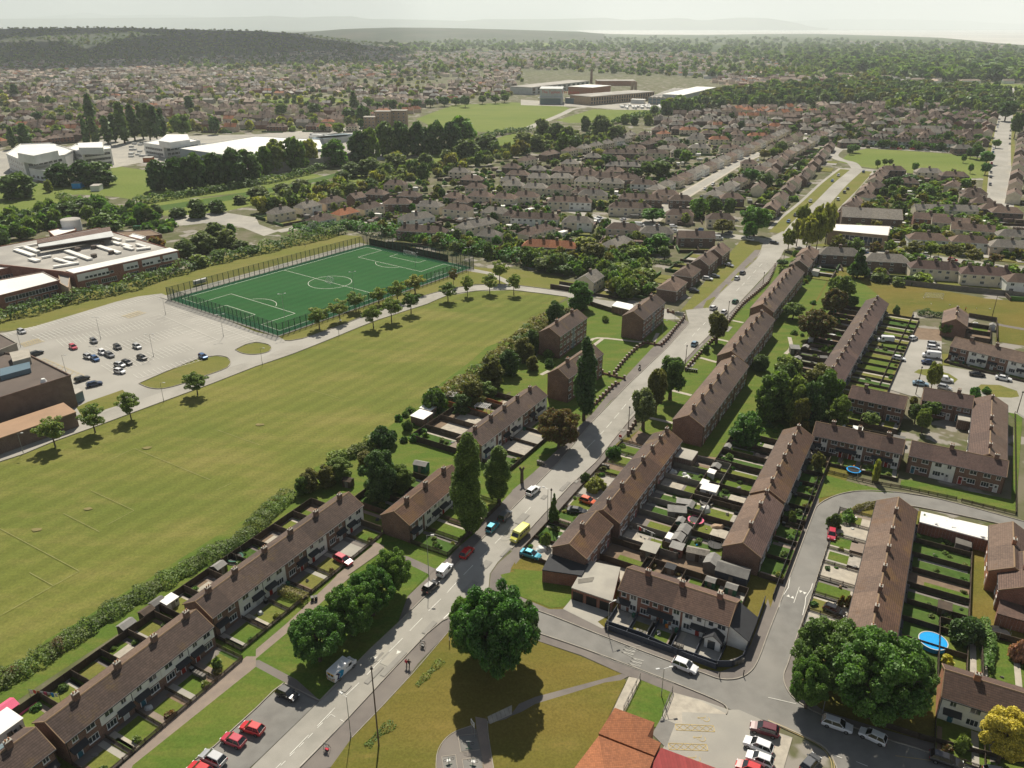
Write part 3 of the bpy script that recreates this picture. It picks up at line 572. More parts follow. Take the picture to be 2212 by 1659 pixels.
mk=[(.13,g(3,3,190,10,175,105,120,190,95,275)),(.13,g(3,3,385,70,370,120,325,190,320,250,298,345)),(.1,g(3,3,270,100,222,238)),(.1,g(3,3,0,1055,240,1110)),(.1,g(3,3,560,1550,640,1580)),(.1,g(3,3,760,1610,860,1650))]
marks('road_markings','paint',mk)
for c in((172,186),(208,198)):triangle('road_markings','paint',g(3,3,*c)[0],d0,.8,.35)
for c in((283,132),(318,146)):triangle('road_markings','paint',g(3,3,*c)[0],-d0,.8,.35)
mk=[]
for a in((0,1250,300,1380,480,1480,560,1600,575,1700),(0,1262,290,1392,465,1490,540,1600,553,1700),(1100,1560,1700,1640)):mk.append((.09,smooth_path(g(3,3,*a))))
marks('yellow_lines','yellow',mk)
# yellow hatched boxes and wheelchair bays on the forecourt
mk=[]
for a in((1410,1285,1740,1300),(1350,1450,1680,1462)):
 p=g(2,3,a[0],a[1])[0];q=g(2,3,a[2],a[3])[0];d,n=dirn(p,q);Ls=L2(p,q);n=-n;w=1.15
 mk+=[(.1,[p,q]),(.1,[p+n*w,q+n*w]),(.1,[p,p+n*w]),(.1,[q,q+n*w])]
 for k in range(5):
  A=p+d*Ls*k/5;B=p+d*Ls*(k+1)/5;mk+=[(.08,[A,B+n*w]),(.08,[B,A+n*w])]
for c in((1675,1235),(1640,1405),(1595,1580)):
 p=g(2,3,*c)[0];e=Vector((-1,0));f=Vector((0,-1));X=lambda u,v:p+e*u+f*v
 mk+=[(.09,[X(1.0,-.1),X(.45,-.1),X(.1,-.1),X(.0,-.5)]),(.09,[X(.75,-.1),X(.75,.3)]),ring(X(0.0,.15),.5,.5,0,.09,14,130,400),ring(X(1.15,-.1),.13,.13,0,.09,8)]
marks('disabled_bay_markings','yellow',mk)
mk=[]
for a in((1745,1385,1905,1370),(1745,1385,1770,1530),(1770,1530,1935,1508),(1605,1565,1725,1550),(1605,1565,1625,1700),(1725,1550,1745,1700),(1780,1590,1950,1570),(1780,1590,1800,1700)):mk.append((.06,g(1,3,*a)))
marks('exercise_bay_lines','slab',mk)
S('exercise_mat','asphdark',g(1,3,1755,1395,1900,1380,1925,1502,1775,1522));S('exercise_mat','asphdark',g(1,3,1610,1575,1720,1558,1740,1700,1630,1700));S('exercise_mat','asphdark',g(1,3,1788,1600,1945,1580,1960,1700,1805,1700))
b=MB();P=g(1,3,2010,1250,2211,1150)+g(2,3,0,1150)
mk=[(.05,[G(553+x/4,1244+y/4),G(553+(x+18)/4,1244+(y+62)/4)])for x,y in((2035,1205),(2070,1188),(2105,1172),(2140,1155),(2175,1138))]
marks('paving_joints','asphdark',mk)
rq=random.Random(4)
for k in range(26):
 t_=rq.uniform(0,1);c=G(748,1503).lerp(G(1588,682),t_**1.3)+n0*rq.choice((-2.2,-1,1,2.2))*1.0;w_,l_=rq.uniform(.25,.9),rq.uniform(.4,3.5)
 S('road_patch','asphpatch',[c+d0*l_*a+n0*w_*b_ for a,b_ in((-1,-1),(1,-1),(1,1),(-1,1))])
for(x,y,r_)in((82,1145,1.3),(318,968,1.3),(562,918,1.2),(190,1100,1.)):
 c=G(x*1.,y*1.);S('bare_patch','worn',[c+Vector((math.cos(k*.7)*r_*rq.uniform(.6,1.2),math.sin(k*.7)*r_*.6*rq.uniform(.6,1.2)))for k in range(9)])
# ---- football pitch
P1,P2,P3,P4=G(397.5,645),G(793,534),G(995.5,580),G(600.5,716)
pu=((P2-P1)+(P3-P4)).normalized();pv=Vector((pu.y,-pu.x));pc=(P1+P2+P3+P4)/4
PL=((P2-P1).length+(P3-P4).length)/2;PW=abs((P4-P1).dot(pv)+(P3-P2).dot(pv))/2
def PX(a,b):return pc+pu*a+pv*b
hl,hw=PL/2,PW/2
S('pitch_surround','concrete',[PX(-hl-4.5,-hw-9),PX(hl+4,-hw-9),PX(hl+4,hw+4.4),PX(-hl-4.5,hw+4.4)])
S('pitch_margin','pitch2',[PX(-hl-3.6,-hw-3.2),PX(hl+3.6,-hw-3.2),PX(hl+3.6,hw+3.6),PX(-hl-3.6,hw+3.6)])
S('football_pitch','pitch',[PX(-hl,-hw),PX(hl,-hw),PX(hl,hw),PX(-hl,hw)])
mk=[];w=.17
def rect(a0,a1,b0,b1,w=w):q=[PX(a0,b0),PX(a1,b0),PX(a1,b1),PX(a0,b1)];return[(w,[q[k],q[(k+1)%4]])for k in range(4)]
mk+=rect(-hl,hl,-hw,hw)+[(w,[PX(0,-hw),PX(0,hw)]),ring(pc,9.15,9.15,0,w,48)]
for s_ in(-1,1):
 mk+=rect(s_*hl,s_*(hl-15.5),-20.15,20.15)+rect(s_*hl,s_*(hl-5.5),-9.2,9.2)
 a=R(53.2);mk.append((w,[PX(s_*(hl-11-9.15*math.cos(a*k/8)),9.15*math.sin(a*k/8))for k in range(-8,9)]))
marks('pitch_lines','paint',mk)
mk=[]
def ln(*a):mk.append((.1,dp(*a)))
for q in((0,1143,172,1235),(172,1235,0,1332),(64,1238,116,1267),(291,970,455,1038),(290,970,238,994),(197,1061,290,1104),(290,1104,232,1135),(137,1110,215,1150),(468,1060,500,1045),(670,843,735,862),(470,930,560,962)):ln(*q)
marks('faded_pitch_lines','ghost',mk)
# ---- car park bays (in the pitch's own frame)
mk=[]
def uv(p):q=Vector(p)-pc;return q.dot(pu),q.dot(pv)
def bays(p,q,depth,n=None,both=False,m=None):
 a,b_=Vector(p),Vector(q);d,nn=dirn(a,b_);Ls=L2(a,b_);n=n or int(Ls/2.5)
 if m is None:m=1
 out=[(.1,[a,b_])]
 for k in range(n+1):
  c=a+d*Ls*k/n;out.append((.1,[c,c-nn*depth*m]))
  if both:out.append((.1,[c,c+nn*depth*m]))
 return out
mk+=bays(G(20,728),G(345,642),-4.4,40)[1:]+bays(G(82,731),G(297,674),4.6,26,True)[0:]
mk+=bays(G(130,742),G(325,697),4.6,22,True)+bays(G(200,766),G(385,716),4.6,20,True)+bays(G(232,798),G(405,748),4.6,18,True)+bays(G(300,818),G(440,778),-4.2,14)
mk+=bays(G(370,665),G(552,738),4.6,24,True)+bays(G(345,680),G(470,735),4.6,13)
marks('parking_bay_lines','paint',mk)
mk=[]
for(ax,ay,bx,by)in((262,684,300,672),(40,744,82,732),(95,775,182,812)):
 a,b_=G(ax,ay),G(bx,by);d,nn=dirn(a,b_);Ls=L2(a,b_);nn=-nn
 mk+=[(.12,[a,b_]),(.12,[a+nn*4.6,b_+nn*4.6])]+[(.12,[a+d*Ls*k/8,a+d*Ls*min((k+1.5)/8,1)+nn*4.6])for k in range(8)]+[(.12,[a+d*Ls*(k+1)/8,a+d*Ls*max((k-.5)/8,0)+nn*4.6])for k in range(8)]
marks('hatched_bay_lines','yellow',mk)
# ---- a broad cumulus added out of view above the hill, to shade the left horizon
rk=np.random.RandomState(8);Vc,Qc=[],[];nn_=0
for k in range(21):
 cx_,cy_=rk.uniform(-3900,-700),rk.uniform(3650,5900);rr_=rk.uniform(260,560)
 th_=np.linspace(0,math.pi,9);ph_=np.linspace(0,2*math.pi,17)[:-1]
 for t_ in th_:
  for q_ in ph_:j_=1+.14*math.sin(5*q_+k)*math.sin(4*t_+k);Vc.append((cx_+rr_*j_*math.sin(t_)*math.cos(q_),cy_+rr_*j_*math.sin(t_)*math.sin(q_),1500+(max(math.cos(t_),-.15))*rr_*.6*j_))
 for a_ in range(8):
  for b_ in range(16):Qc.append((nn_+a_*16+b_,nn_+(a_+1)*16+b_,nn_+(a_+1)*16+(b_+1)%16,nn_+a_*16+(b_+1)%16))
 nn_+=144
tag(link('shadow_cloud',npmesh('shadow_cloud',np.array(Vc),np.array(Qc),[mat('shadow_cloud',(.85,.85,.85),(.8,.8,.8),.01,1.)],smooth=True)),kind='structure')
# ---- haze: one closed box of even, pale air
hz_m=bpy.data.materials.new('haze');hz_m.use_nodes=True;hn,hlk=hz_m.node_tree.nodes,hz_m.node_tree.links;hn.clear()
ho=hn.new('ShaderNodeOutputMaterial');hv=hn.new('ShaderNodeVolumePrincipled');hlk.new(hv.outputs[0],ho.inputs['Volume'])
hv.inputs['Color'].default_value=(.86,.93,.97,1);hv.inputs['Density'].default_value=7.0e-5;hv.inputs['Anisotropy'].default_value=.25
b=MB();b.box(-45000,45000,-3000,46500,-7,1100);tag(b.build('haze',hz_m),'thin pale haze that fades the far town and hills','haze',kind='stuff')
# ---------------------------------------------------------------- trees, bushes, hedges
def quads(C,N,S_,rng,flat=.75):
 """leaf clusters: centres C, preferred normals N, half sizes S_"""
 n=len(C);nr=N*.6+np.array([0,0,.6])+rng.normal(0,flat,(n,3));nr/=np.linalg.norm(nr,axis=1)[:,None]+1e-9
 a=np.cross(nr,rng.normal(0,1,(n,3)));a/=np.linalg.norm(a,axis=1)[:,None]+1e-9;b_=np.cross(nr,a)
 s=S_[:,None];k=rng.uniform(.6,1.,(n,1))
 V=np.stack([C+a*s,C+b_*s*k+nr*s*.25,C-a*s,C-b_*s*k+nr*s*.25],1).reshape(-1,3)
 return V,np.arange(4*n).reshape(-1,4)
def shell(rng,n):v=rng.normal(0,1,(n,3));return v/np.linalg.norm(v,axis=1)[:,None]
def clump_leaves(rng,cc,cr,nleaf,ls,squash=.85):
 """leaves on the surface of a set of clumps (weighted by clump area)"""
 w=cr**2;w=w/w.sum();idx=rng.choice(len(cc),nleaf,p=w);d=shell(rng,nleaf);d[:,2]=np.where(rng.rand(nleaf)<.25,np.abs(d[:,2]),d[:,2])
 rr=cr[idx]*rng.uniform(.62,1.06,nleaf);C=cc[idx]+d*rr[:,None]*np.array([1,1,squash]);return quads(C,d,ls*rng.uniform(.55,1.35,nleaf),rng)
def crown(kind,seed,nleaf,ls):
 """unit-ish crowns, crown base near z=0 .. top at given metres; returns verts, faces, clump centres"""
 rng=np.random.RandomState(seed)
 if kind=='round':
  n=80;d=shell(rng,n);d[:,2]=d[:,2]*.9+.05;rad=rng.uniform(.4,.84,n);cc=d*rad[:,None]+np.array([0,0,1.]);cr=rng.uniform(.14,.27,n)
 elif kind=='domed':
  n=170;d=shell(rng,n);rad=rng.uniform(.5,.92,n);cc=d*rad[:,None];cc[:,2]=cc[:,2]*.8+.85;cr=rng.uniform(.09,.19,n)
 elif kind=='full':
  n=85;a=rng.uniform(0,6.283,n);t=rng.uniform(0,1,n);prof=np.interp(t,[0,.15,.55,.85,1],[.6,.9,1,.7,.3]);rad=prof*rng.uniform(.25,.85,n);cc=np.stack([rad*np.cos(a),rad*np.sin(a),.12+t*1.9],1);cr=rng.uniform(.16,.28,n)
 elif kind=='young':
  n=60;d=shell(rng,n);rad=rng.uniform(.25,.88,n);cc=d*rad[:,None]+np.array([0,0,1.]);cr=rng.uniform(.12,.24,n)
 elif kind=='poplar':
  n=70;t=rng.uniform(0,1,n);prof=np.interp(t,[0,.12,.4,.75,1],[.35,.85,1,.75,.12]);a=rng.uniform(0,6.283,n)
  rad=prof*rng.uniform(.1,.75,n);cc=np.stack([rad*np.cos(a),rad*np.sin(a),t*6],1);cr=rng.uniform(.3,.5,n)*(.5+.5*prof)
 elif kind=='brush':
  n=44;a=rng.uniform(0,6.283,n);rad=rng.uniform(0,.75,n);z=rng.uniform(.5,2.1,n)-rad*.2;cc=np.stack([rad*np.cos(a),rad*np.sin(a),z],1);cr=rng.uniform(.24,.36,n)
 elif kind=='conifer':
  n=60;t=rng.uniform(0,1,n)**1.2;a=rng.uniform(0,6.283,n);rad=(1-t)*rng.uniform(.4,.85,n);cc=np.stack([rad*np.cos(a),rad*np.sin(a),.15+t*2.75],1);cr=.12+.22*(1-t)
 elif kind=='bush':
  n=22;d=shell(rng,n);d[:,2]=np.abs(d[:,2]);cc=d*rng.uniform(.35,.72,n)[:,None];cc[:,2]=cc[:,2]*1.1+.1;cr=rng.uniform(.24,.42,n)
 if kind=='poplar':
  V,Q=clump_leaves(rng,cc,cr,nleaf,ls,1.7)
 elif kind=='brush':V,Q=clump_leaves(rng,cc,cr,nleaf,ls,1.5)
 else:V,Q=clump_leaves(rng,cc,cr,nleaf,ls)
 return V,Q,cc,cr
def limb_mesh(cc,h0,r0,seed,crown_z,crown_s,nl=9,ztop=None,lean=.5):
 """trunk and limbs reaching into the crown"""
 b=MB();rnd=random.Random(seed);zc=ztop or crown_z+crown_s*.9
 p=Vector((0,0,-.2));segs=4
 for k in range(segs):
  q=Vector((rnd.uniform(-.08,.08),rnd.uniform(-.08,.08),h0+(zc-h0)*(k/(segs-1))if k else h0));r1=r0*(.82 if k==0 else .8-.22*k)
  b.tube(p,q,r0*(1.25 if k==0 else .82-.22*(k-1)),max(r1,.03),7);p=q
 for c in rnd.sample(list(range(len(cc))),min(nl,len(cc))):
  e=Vector(cc[c]);s0=Vector((0,0,h0+rnd.uniform(0,.35)*(zc-h0)));mid=s0.lerp(e,.5)+Vector((0,0,.12*(e-s0).length))
  b.tube(s0,mid,r0*.42,r0*.25,5);b.tube(mid,e,r0*.25,r0*.07,5)
 return b
TREE_CACHE={}
SPEC={'round':(4.2,8.8,1.6,.28,'round',2.),'domed':(5.5,10.9,1.2,.38,'domed',1.75),'young':(2.9,5.4,2.0,.13,'young',2.),'poplar':(2.7,15.,2.0,.38,'poplar',6.),'full':(4.2,10.6,.2,.3,'full',2.2),'brush':(3.2,8.,2.4,.42,'brush',2.6),'conifer':(2.6,8.,.8,.2,'conifer',3.),'bush':(1.5,2.,.1,.06,'bush',1.3)}
LOD={0:(52000,.15),1:(12000,.27),2:(2200,.62),3:(480,1.25)}
def tree_mesh(kind,leaf,lod,var=0):
 key=(kind,leaf,lod,var)
 if key in TREE_CACHE:return TREE_CACHE[key]
 Rr,Hh,ct,tr,ck,uh=SPEC[kind];n,ls=LOD[lod];seed=var*17+3+len(kind)
 if kind=='bush':n=n//5;ls*=.62
 if kind=='young':n=int(n*.5);ls*=.55
 if kind=='poplar':n=int(n*1.15)
 if kind=='conifer':n=int(n*.8);ls*=.8
 V,Q,cc,cr=crown(ck,seed,n,ls/Rr);sc3=np.array([Rr,Rr,Hh/uh]);V=V*sc3;V[:,2]+=ct;cc=cc*sc3;cc[:,2]+=ct
 tm=limb_mesh(cc,ct+(.0 if kind=='bush' else .6),tr,seed,ct+Hh/2,Hh/2,9 if lod<2 else 4,ztop=ct+Hh*.8)
 if lod>=2:
  nv=len(V);tv=np.array(tm.v);tq=[f if len(f)==4 else None for f in tm.f];tq=np.array([f for f in tq if f is not None])+nv
  me=npmesh('tree',np.vstack([V,tv]),np.vstack([Q,tq]),[LF[leaf],M['bark']],np.concatenate([np.zeros(len(Q)),np.ones(len(tq))]));out=(me,None)
 else:out=(npmesh('crown',V,Q,[LF[leaf]]),tm.mesh('trunk',M['bark']))
 TREE_CACHE[key]=out;return out
TREES=[]
rt=random.Random(5)
def plant(kind,leaf,p,r=None,h=None,label=None,cat='tree',group=None,name=None,lod=None,z=0.,var=None,rz=None):
 """p: spot on the ground; r crown radius; h full height"""
 Rr,Hh,ct,tr,ck,uh=SPEC[kind];r=r or Rr;h=h or(Hh+ct)*r/Rr;d=math.hypot(p[0],p[1])
 if lod is None:lod=0 if d<190 and r>3 else 1 if d<330 else 2 if d<900 else 3
 if kind=='bush' and lod<2 and r<1.2:lod=2
 me,tm=tree_mesh(kind,leaf,lod,rt.randrange(3)if var is None else var)
 s=(r/Rr,r/Rr,h/(Hh+ct));rz=rt.uniform(0,6.28)if rz is None else rz
 nm=name or{'round':'round_tree','full':'dense_tree','domed':'broad_tree','young':'young_tree','poplar':'poplar_tree','brush':'pollarded_tree','conifer':'conifer_tree','bush':'bush'}[kind]
 TREES.append((p[0],p[1],r))
 if tm is None:
  o=link(nm,me,None,(p[0],p[1],z),rz,s);return tag(o,label,cat,group)
 t=thing(nm,(p[0],p[1],z),rz,label,cat,group,s);link('crown',me,t);link('trunk',tm,t);return t
def hedge(pts,w,h,leaf,label,name='hedge',cat='hedge',ls=.3,dens=7,seed=1,lumpy=.35,group=None,kind=None,mats=None):
 """a leafy bank along a plan path: box-ish (lumpy=0) or billowing"""
 rng=np.random.RandomState(seed);P=[Vector((p[0],p[1]))for p in pts];Cs,Ns,Mi=[],[],[]
 for i in range(len(P)-1):
  a,c=P[i],P[i+1];Ls=(c-a).length
  if Ls<.01:continue
  d=(c-a)/Ls;n=Vector((-d.y,d.x));per=w+2*h;cnt=int(Ls*per*dens)
  t=rng.uniform(0,Ls,cnt);u=rng.uniform(0,1,cnt)
  if lumpy:
   ph=rng.uniform(0,6.28);hh=h*(1+lumpy*np.sin(t*1.1/max(h,1)*1.7+ph)*.6+lumpy*np.sin(t*3.1/max(h,1)+2*ph)*.4);ww=w*(1+lumpy*.6*np.sin(t*1.3/max(w,1)+1+ph))
   an=u*math.pi;y=-np.cos(an)*ww/2;z=np.sin(an)**.7*hh;rr=rng.uniform(.8,1.08,cnt);y=y*rr;z=z*rr
   N=np.stack([np.zeros(cnt),-np.cos(an),np.sin(an)+.2],1)
  else:
   s=u*per;y=np.where(s<h,-w/2,np.where(s>h+w,w/2,s-h-w/2));z=np.where(s<h,s,np.where(s>h+w,per-s,h));N=np.stack([np.zeros(cnt),np.where(s<h,-1.,np.where(s>h+w,1.,0.)),np.where((s>=h)&(s<=h+w),1.,.1)],1)
  C=np.stack([a.x+d.x*t+n.x*y,a.y+d.y*t+n.y*y,z],1);Nw=np.stack([n.x*N[:,1],n.y*N[:,1],N[:,2]],1)
  Cs.append(C);Ns.append(Nw)
 C=np.vstack(Cs);N=np.vstack(Ns);V,Q=quads(C,N,ls*rng.uniform(.6,1.3,len(C)),rng,.6)
 mi=None;ml=[LF[leaf]]
 if mats:ml=[LF[k]for k in mats];mi=(np.sin(C[:,0]*.45)+np.sin(C[:,1]*.5+1.3)+rng.normal(0,.35,len(C))>.9).astype(int)if len(mats)>1 else None
 o=link(name,npmesh(name,V,Q,ml,mi));return tag(o,label,cat,group,kind)
# ---------------------------------------------------------------- buildings
WCACHE={}
def window_meshes(w,h,n=2,fr='upvc',trans=False):
 """frame and pane in the wall's plane (x along wall, z up, y=-: out)"""
 key=(round(w,2),round(h,2),n,fr)
 if key in WCACHE:return WCACHE[key]
 b=MB();t=.075;d=.07
 b.box(-w/2,w/2,-d,.02,0,t);b.box(-w/2,w/2,-d,.02,h-t,h);b.box(-w/2,-w/2+t,-d,.02,t,h-t);b.box(w/2-t,w/2,-d,.02,t,h-t)
 for k in range(1,n):x=-w/2+w*k/n;b.box(x-t*.4,x+t*.4,-d,.02,t,h-t)
 b.box(-w/2-.06,w/2+.06,-d-.08,.02,-.06,-.002)
 p=MB();p.face([(-w/2+t,-.035,t),(w/2-t,-.035,t),(w/2-t,-.035,h-t),(-w/2+t,-.035,h-t)])
 WCACHE[key]=(b.mesh('window',M[fr]),p.mesh('pane',M['pane']));return WCACHE[key]
def window(par,x,y,z,w,h,rz,n=2,fr='upvc',pane=True,name='window'):
 a,c=window_meshes(w,h,n,fr);o=link(name,a,par,(x,y,z),rz)
 if pane:link('pane',c,o)
 return o
def door_mesh(col):
 k=('door',col)
 if k not in WCACHE:
  b=MB();b.box(-.5,.5,-.06,.02,0,2.08,0);b.box(-.38,.38,-.08,-.055,.1,1.95,1);b.box(-.2,.2,-.1,-.075,1.25,1.75,2);b.box(.24,.3,-.12,-.08,.95,1.1,0)
  WCACHE[k]=b.mesh('door',[M['upvc'],M[col],M['pane']])
 return WCACHE[k]
M['doorwhite']=plain('white door',(.6,.6,.58),.5);M['doorred']=plain('red door',(.35,.04,.03),.5);M['doorblue']=plain('teal door',(.03,.14,.2),.5)
def chimney_mesh(w=.75,l=1.1,h=1.5,npot=3,brick='brick',z0=-.5):
 k=('ch',w,l,h,npot,brick)
 if k not in WCACHE:
  b=MB();b.box(-l/2,l/2,-w/2,w/2,z0,h-.2);b.box(-l/2-.06,l/2+.06,-w/2-.06,w/2+.06,h-.2,h-.05);b.box(-l/2,l/2,-w/2,w/2,h-.05,h,2)
  for i in range(npot):x=-l/2+l*(i+.5)/npot;b.tube((x,0,h),(x,0,h+.38),.13,.1,6,1)
  WCACHE[k]=b.mesh('chimney',[M[brick],M['pot'],M['concrete']])
 return WCACHE[k]
RTH=.16
def roof_obj(par,L,W,eave,rh,tile,tile2=None,hip=0.,over=.28,overe=.12,ridge=True,cuts=None,ends=(1,1)):
 """gable (hip=0) or hipped roof; slopes are slabs with thickness; ridge along x"""
 hx=L/2+(over if hip else overe);hy=W/2+over;k=(rh-eave)/(W/2);z0=eave-over*k;hi=hip*W/2 if hip else 0
 b=MB();r=hx-hi-(over if hip else 0)*0
 rx0=-r if ends[0]or not hip else-hx;rx1=r if ends[1]or not hip else hx
 if not hip:rx0,rx1=-hx,hx
 for s in(-1,1):
  m=0 if s<0 or tile2 is None else 1
  top=[(-hx,s*hy,z0),(hx,s*hy,z0),(rx1,0,rh),(rx0,0,rh)];bot=[(x,y,z-RTH)for x,y,z in top]
  if s>0:top=top[::-1];bot=bot[::-1]
  b.hexa(bot,top,2,m)
 if hip:
  for s,e in((-1,ends[0]),(1,ends[1])):
   if not e:continue
   rx=rx0 if s<0 else rx1
   top=[(s*hx,hy,z0),(s*hx,-hy,z0),(rx,0,rh)];
   if s>0:top=[(s*hx,-hy,z0),(s*hx,hy,z0),(rx,0,rh)]
   b.hexa([(x,y,z-RTH)for x,y,z in top],top,2,0 if tile2 is None else 1)
 o=b.build('roof',[M[tile],M[tile2 or tile],M['upvc']],par)
 if ridge:
  q=MB();q.hexa([(rx0,-.16,rh-.06),(rx1,-.16,rh-.06),(rx1,.16,rh-.06),(rx0,.16,rh-.06)],[(rx0,-.05,rh+.07),(rx1,-.05,rh+.07),(rx1,.05,rh+.07),(rx0,.05,rh+.07)])
  if not hip:
   for x in(-hx,hx):
    for s in(-1,1):q.hexa([(x-.06,0,rh-.2),(x+.06,0,rh-.2),(x+.06,s*hy,z0-.2),(x-.06,s*hy,z0-.2)][::s],[(x-.06,0,rh+.03),(x+.06,0,rh+.03),(x+.06,s*hy,z0+.03),(x-.06,s*hy,z0+.03)][::s])
  q.build('ridge_tiles',M['ridge'],o)
 return o
def walls(par,L,W,eave,rh,m,gable=True,win=0):
 b=MB()
 for s in(-1,1):
  for k in range(win):
   for dx in(-.27,.25):
    x=-L/2+L/win*(k+.5+dx)
    for z in(.95,3.3):b.face([(x-.65*s,s*(W/2+.02),z),(x-.65*s,s*(W/2+.02),z+1.15),(x+.65*s,s*(W/2+.02),z+1.15),(x+.65*s,s*(W/2+.02),z)],1)
 b.box(-L/2,L/2,-W/2,W/2,-.3,eave-.03)
 if gable:
  for s in(-1,1):
   x=s*L/2;xi=x-s*.25;z=eave-.03
   A=[(x,-W/2,z),(x,W/2,z),(x,0,rh-.12)];B=[(xi,y,zz_)for _,y,zz_ in A]
   b.hexa(B if s>0 else A,A if s>0 else B,0)
 return b.build('wall',[M[m],M['pane']],par)
def frame_of(A,B,W):
 """thing at the middle of the ridge's foot; x along A->B"""
 A=Vector((A[0],A[1]));B=Vector((B[0],B[1]));c=(A+B)/2;return c,ang(A,B),(B-A).length
class Bld:pass
FOOT=[]
def terrace(A,B,W,eave,rh,units,label,wall='brick',tile='tile',tile2=None,chim=None,group=None,back='plain',canopy=True,name='terraced_houses',cat='terrace',storeys=2,front=-1,gut=True,chz=1.25,hip=0.,party=True,pane=True,fr='upvc'):
 """units: string, one letter per house: b brick front, w white render front, W white upper floor over brick, p pale panel strip"""
 c,rz,L=frame_of(A,B,W);t=thing(name,(c.x,c.y,0),rz,label,cat,group);FOOT.append((c.x,c.y,L/2,W/2,rz))
 walls(t,L,W,eave,rh,wall,not hip);ro=roof_obj(t,L,W,eave,rh,tile,tile2,hip=hip)
 n=len(units);u=L/n;rr=random.Random(int(abs(c.x*7+c.y*3))+n)
 st=(eave-.25)/storeys
 for k,ch in enumerate(units):
  x0=-L/2+u*k;xm=x0+u/2;y=-W/2;e=.045
  flip=-1 if k%2 else 1;pn=MB()
  if ch=='w':pn.box(x0+.02,x0+u-.02,y-e,y+.02,.05,eave-.06)
  if ch=='W':pn.box(x0+.02,x0+u-.02,y-e,y+.02,st*1.0+.15,eave-.06)
  if ch=='p':pn.box(xm+u*.22*flip-.75,xm+u*.22*flip+.75,y-e,y+.02,.05,eave-.06)
  o=y-e if ch in 'wWp' else y
  if pn.v:pn.build('rendered_panel',M['white'],t)
  fl=storeys
  for s in range(fl):
   zb=.25+s*st+.85
   if storeys==3:
    for q in(-.27,.27):window(t,xm+u*q,y,zb,1.5,1.25,0,2,fr,pane)
    continue
   if s==0:
    window(t,xm+u*.22*flip,o if ch!='W' else y,zb-.1,1.7 if ch!='p' else 1.3,1.25,0,3 if ch!='p' else 2,fr,pane)
    dx=xm-u*.22*flip;link('door',door_mesh(rr.choice(['doorwhite','doorwhite','doorred','doorblue'])),t,(dx,y-(e if ch=='w' else 0),.12))
    window(t,dx+.95*flip,y-(e if ch=='w' else 0),zb+.35,.7,.75,0,1,fr,pane)
    if canopy:
     q=MB();z1=st+.02;q.hexa([(dx-1.25,y-1.0,z1-.14),(dx+1.35,y-1.0,z1-.14),(dx+1.35,y,z1+.12),(dx-1.25,y,z1+.12)],[(dx-1.25,y-1.0,z1-.02),(dx+1.35,y-1.0,z1-.02),(dx+1.35,y,z1+.55),(dx-1.25,y,z1+.55)]);q.build('porch_roof',M['darkroof'],t)
   else:
    window(t,xm+u*.22*flip,o,zb,1.5 if ch!='p' else 1.2,1.05,0,2,fr,pane);window(t,xm-u*.24*flip,o,zb+.05,.95,1.0,0,2 if u>5 else 1,fr,pane)
  for s in range(fl):
   zb=.25+s*st+.85
   window(t,xm+u*.22,W/2,zb,1.4,1.15,math.pi,2,fr,pane);
   if s or back!='plain':window(t,xm-u*.24,W/2,zb+.15,.8,.9,math.pi,1,fr,pane)
   else:link('door',door_mesh('doorwhite'),t,(xm-u*.24,W/2,.12),math.pi)
 if chim is None:chim=[(k+.5)/n for k in range(n)]
 for f in chim:
  link('chimney',chimney_mesh(.7,.95 if storeys==2 else 1.2,chz,2 if storeys==2 else 3,wall if wall.startswith('brick')else 'brick'),ro,(-L/2+L*f,0,rh-.15))
 g_=MB()
 for s in(-1,1):
  k=(rh-eave)/(W/2);z0=eave-.28*k;g_.box(-L/2-.1,L/2+.1,min(s*(W/2+.27),s*(W/2+.39)),max(s*(W/2+.27),s*(W/2+.39)),z0-.17,z0-.06)
  for i in range(n+1):
   if i%2==0:x=max(-L/2+.12,min(L/2-.12,-L/2+u*i));g_.box(x-.04,x+.04,min(s*(W/2+.02),s*(W/2+.1)),max(s*(W/2+.02),s*(W/2+.1)),.1,eave-.1)
 g_.build('gutter',M['black'],t)
 r=Bld();r.t=t;r.c=c;r.rz=rz;r.L=L;r.W=W;r.eave=eave;r.rh=rh;r.u=u;r.n=n;r.cs=math.cos(rz);r.sn=math.sin(rz)
 r.P=lambda x,y:Vector((c.x+x*r.cs-y*r.sn,c.y+x*r.sn+y*r.cs));return r
SEMI={}
def semi_meshes(L,W,eave,rh,hip,win,lod):
 k=(L,W,eave,rh,hip,win,lod)
 return k
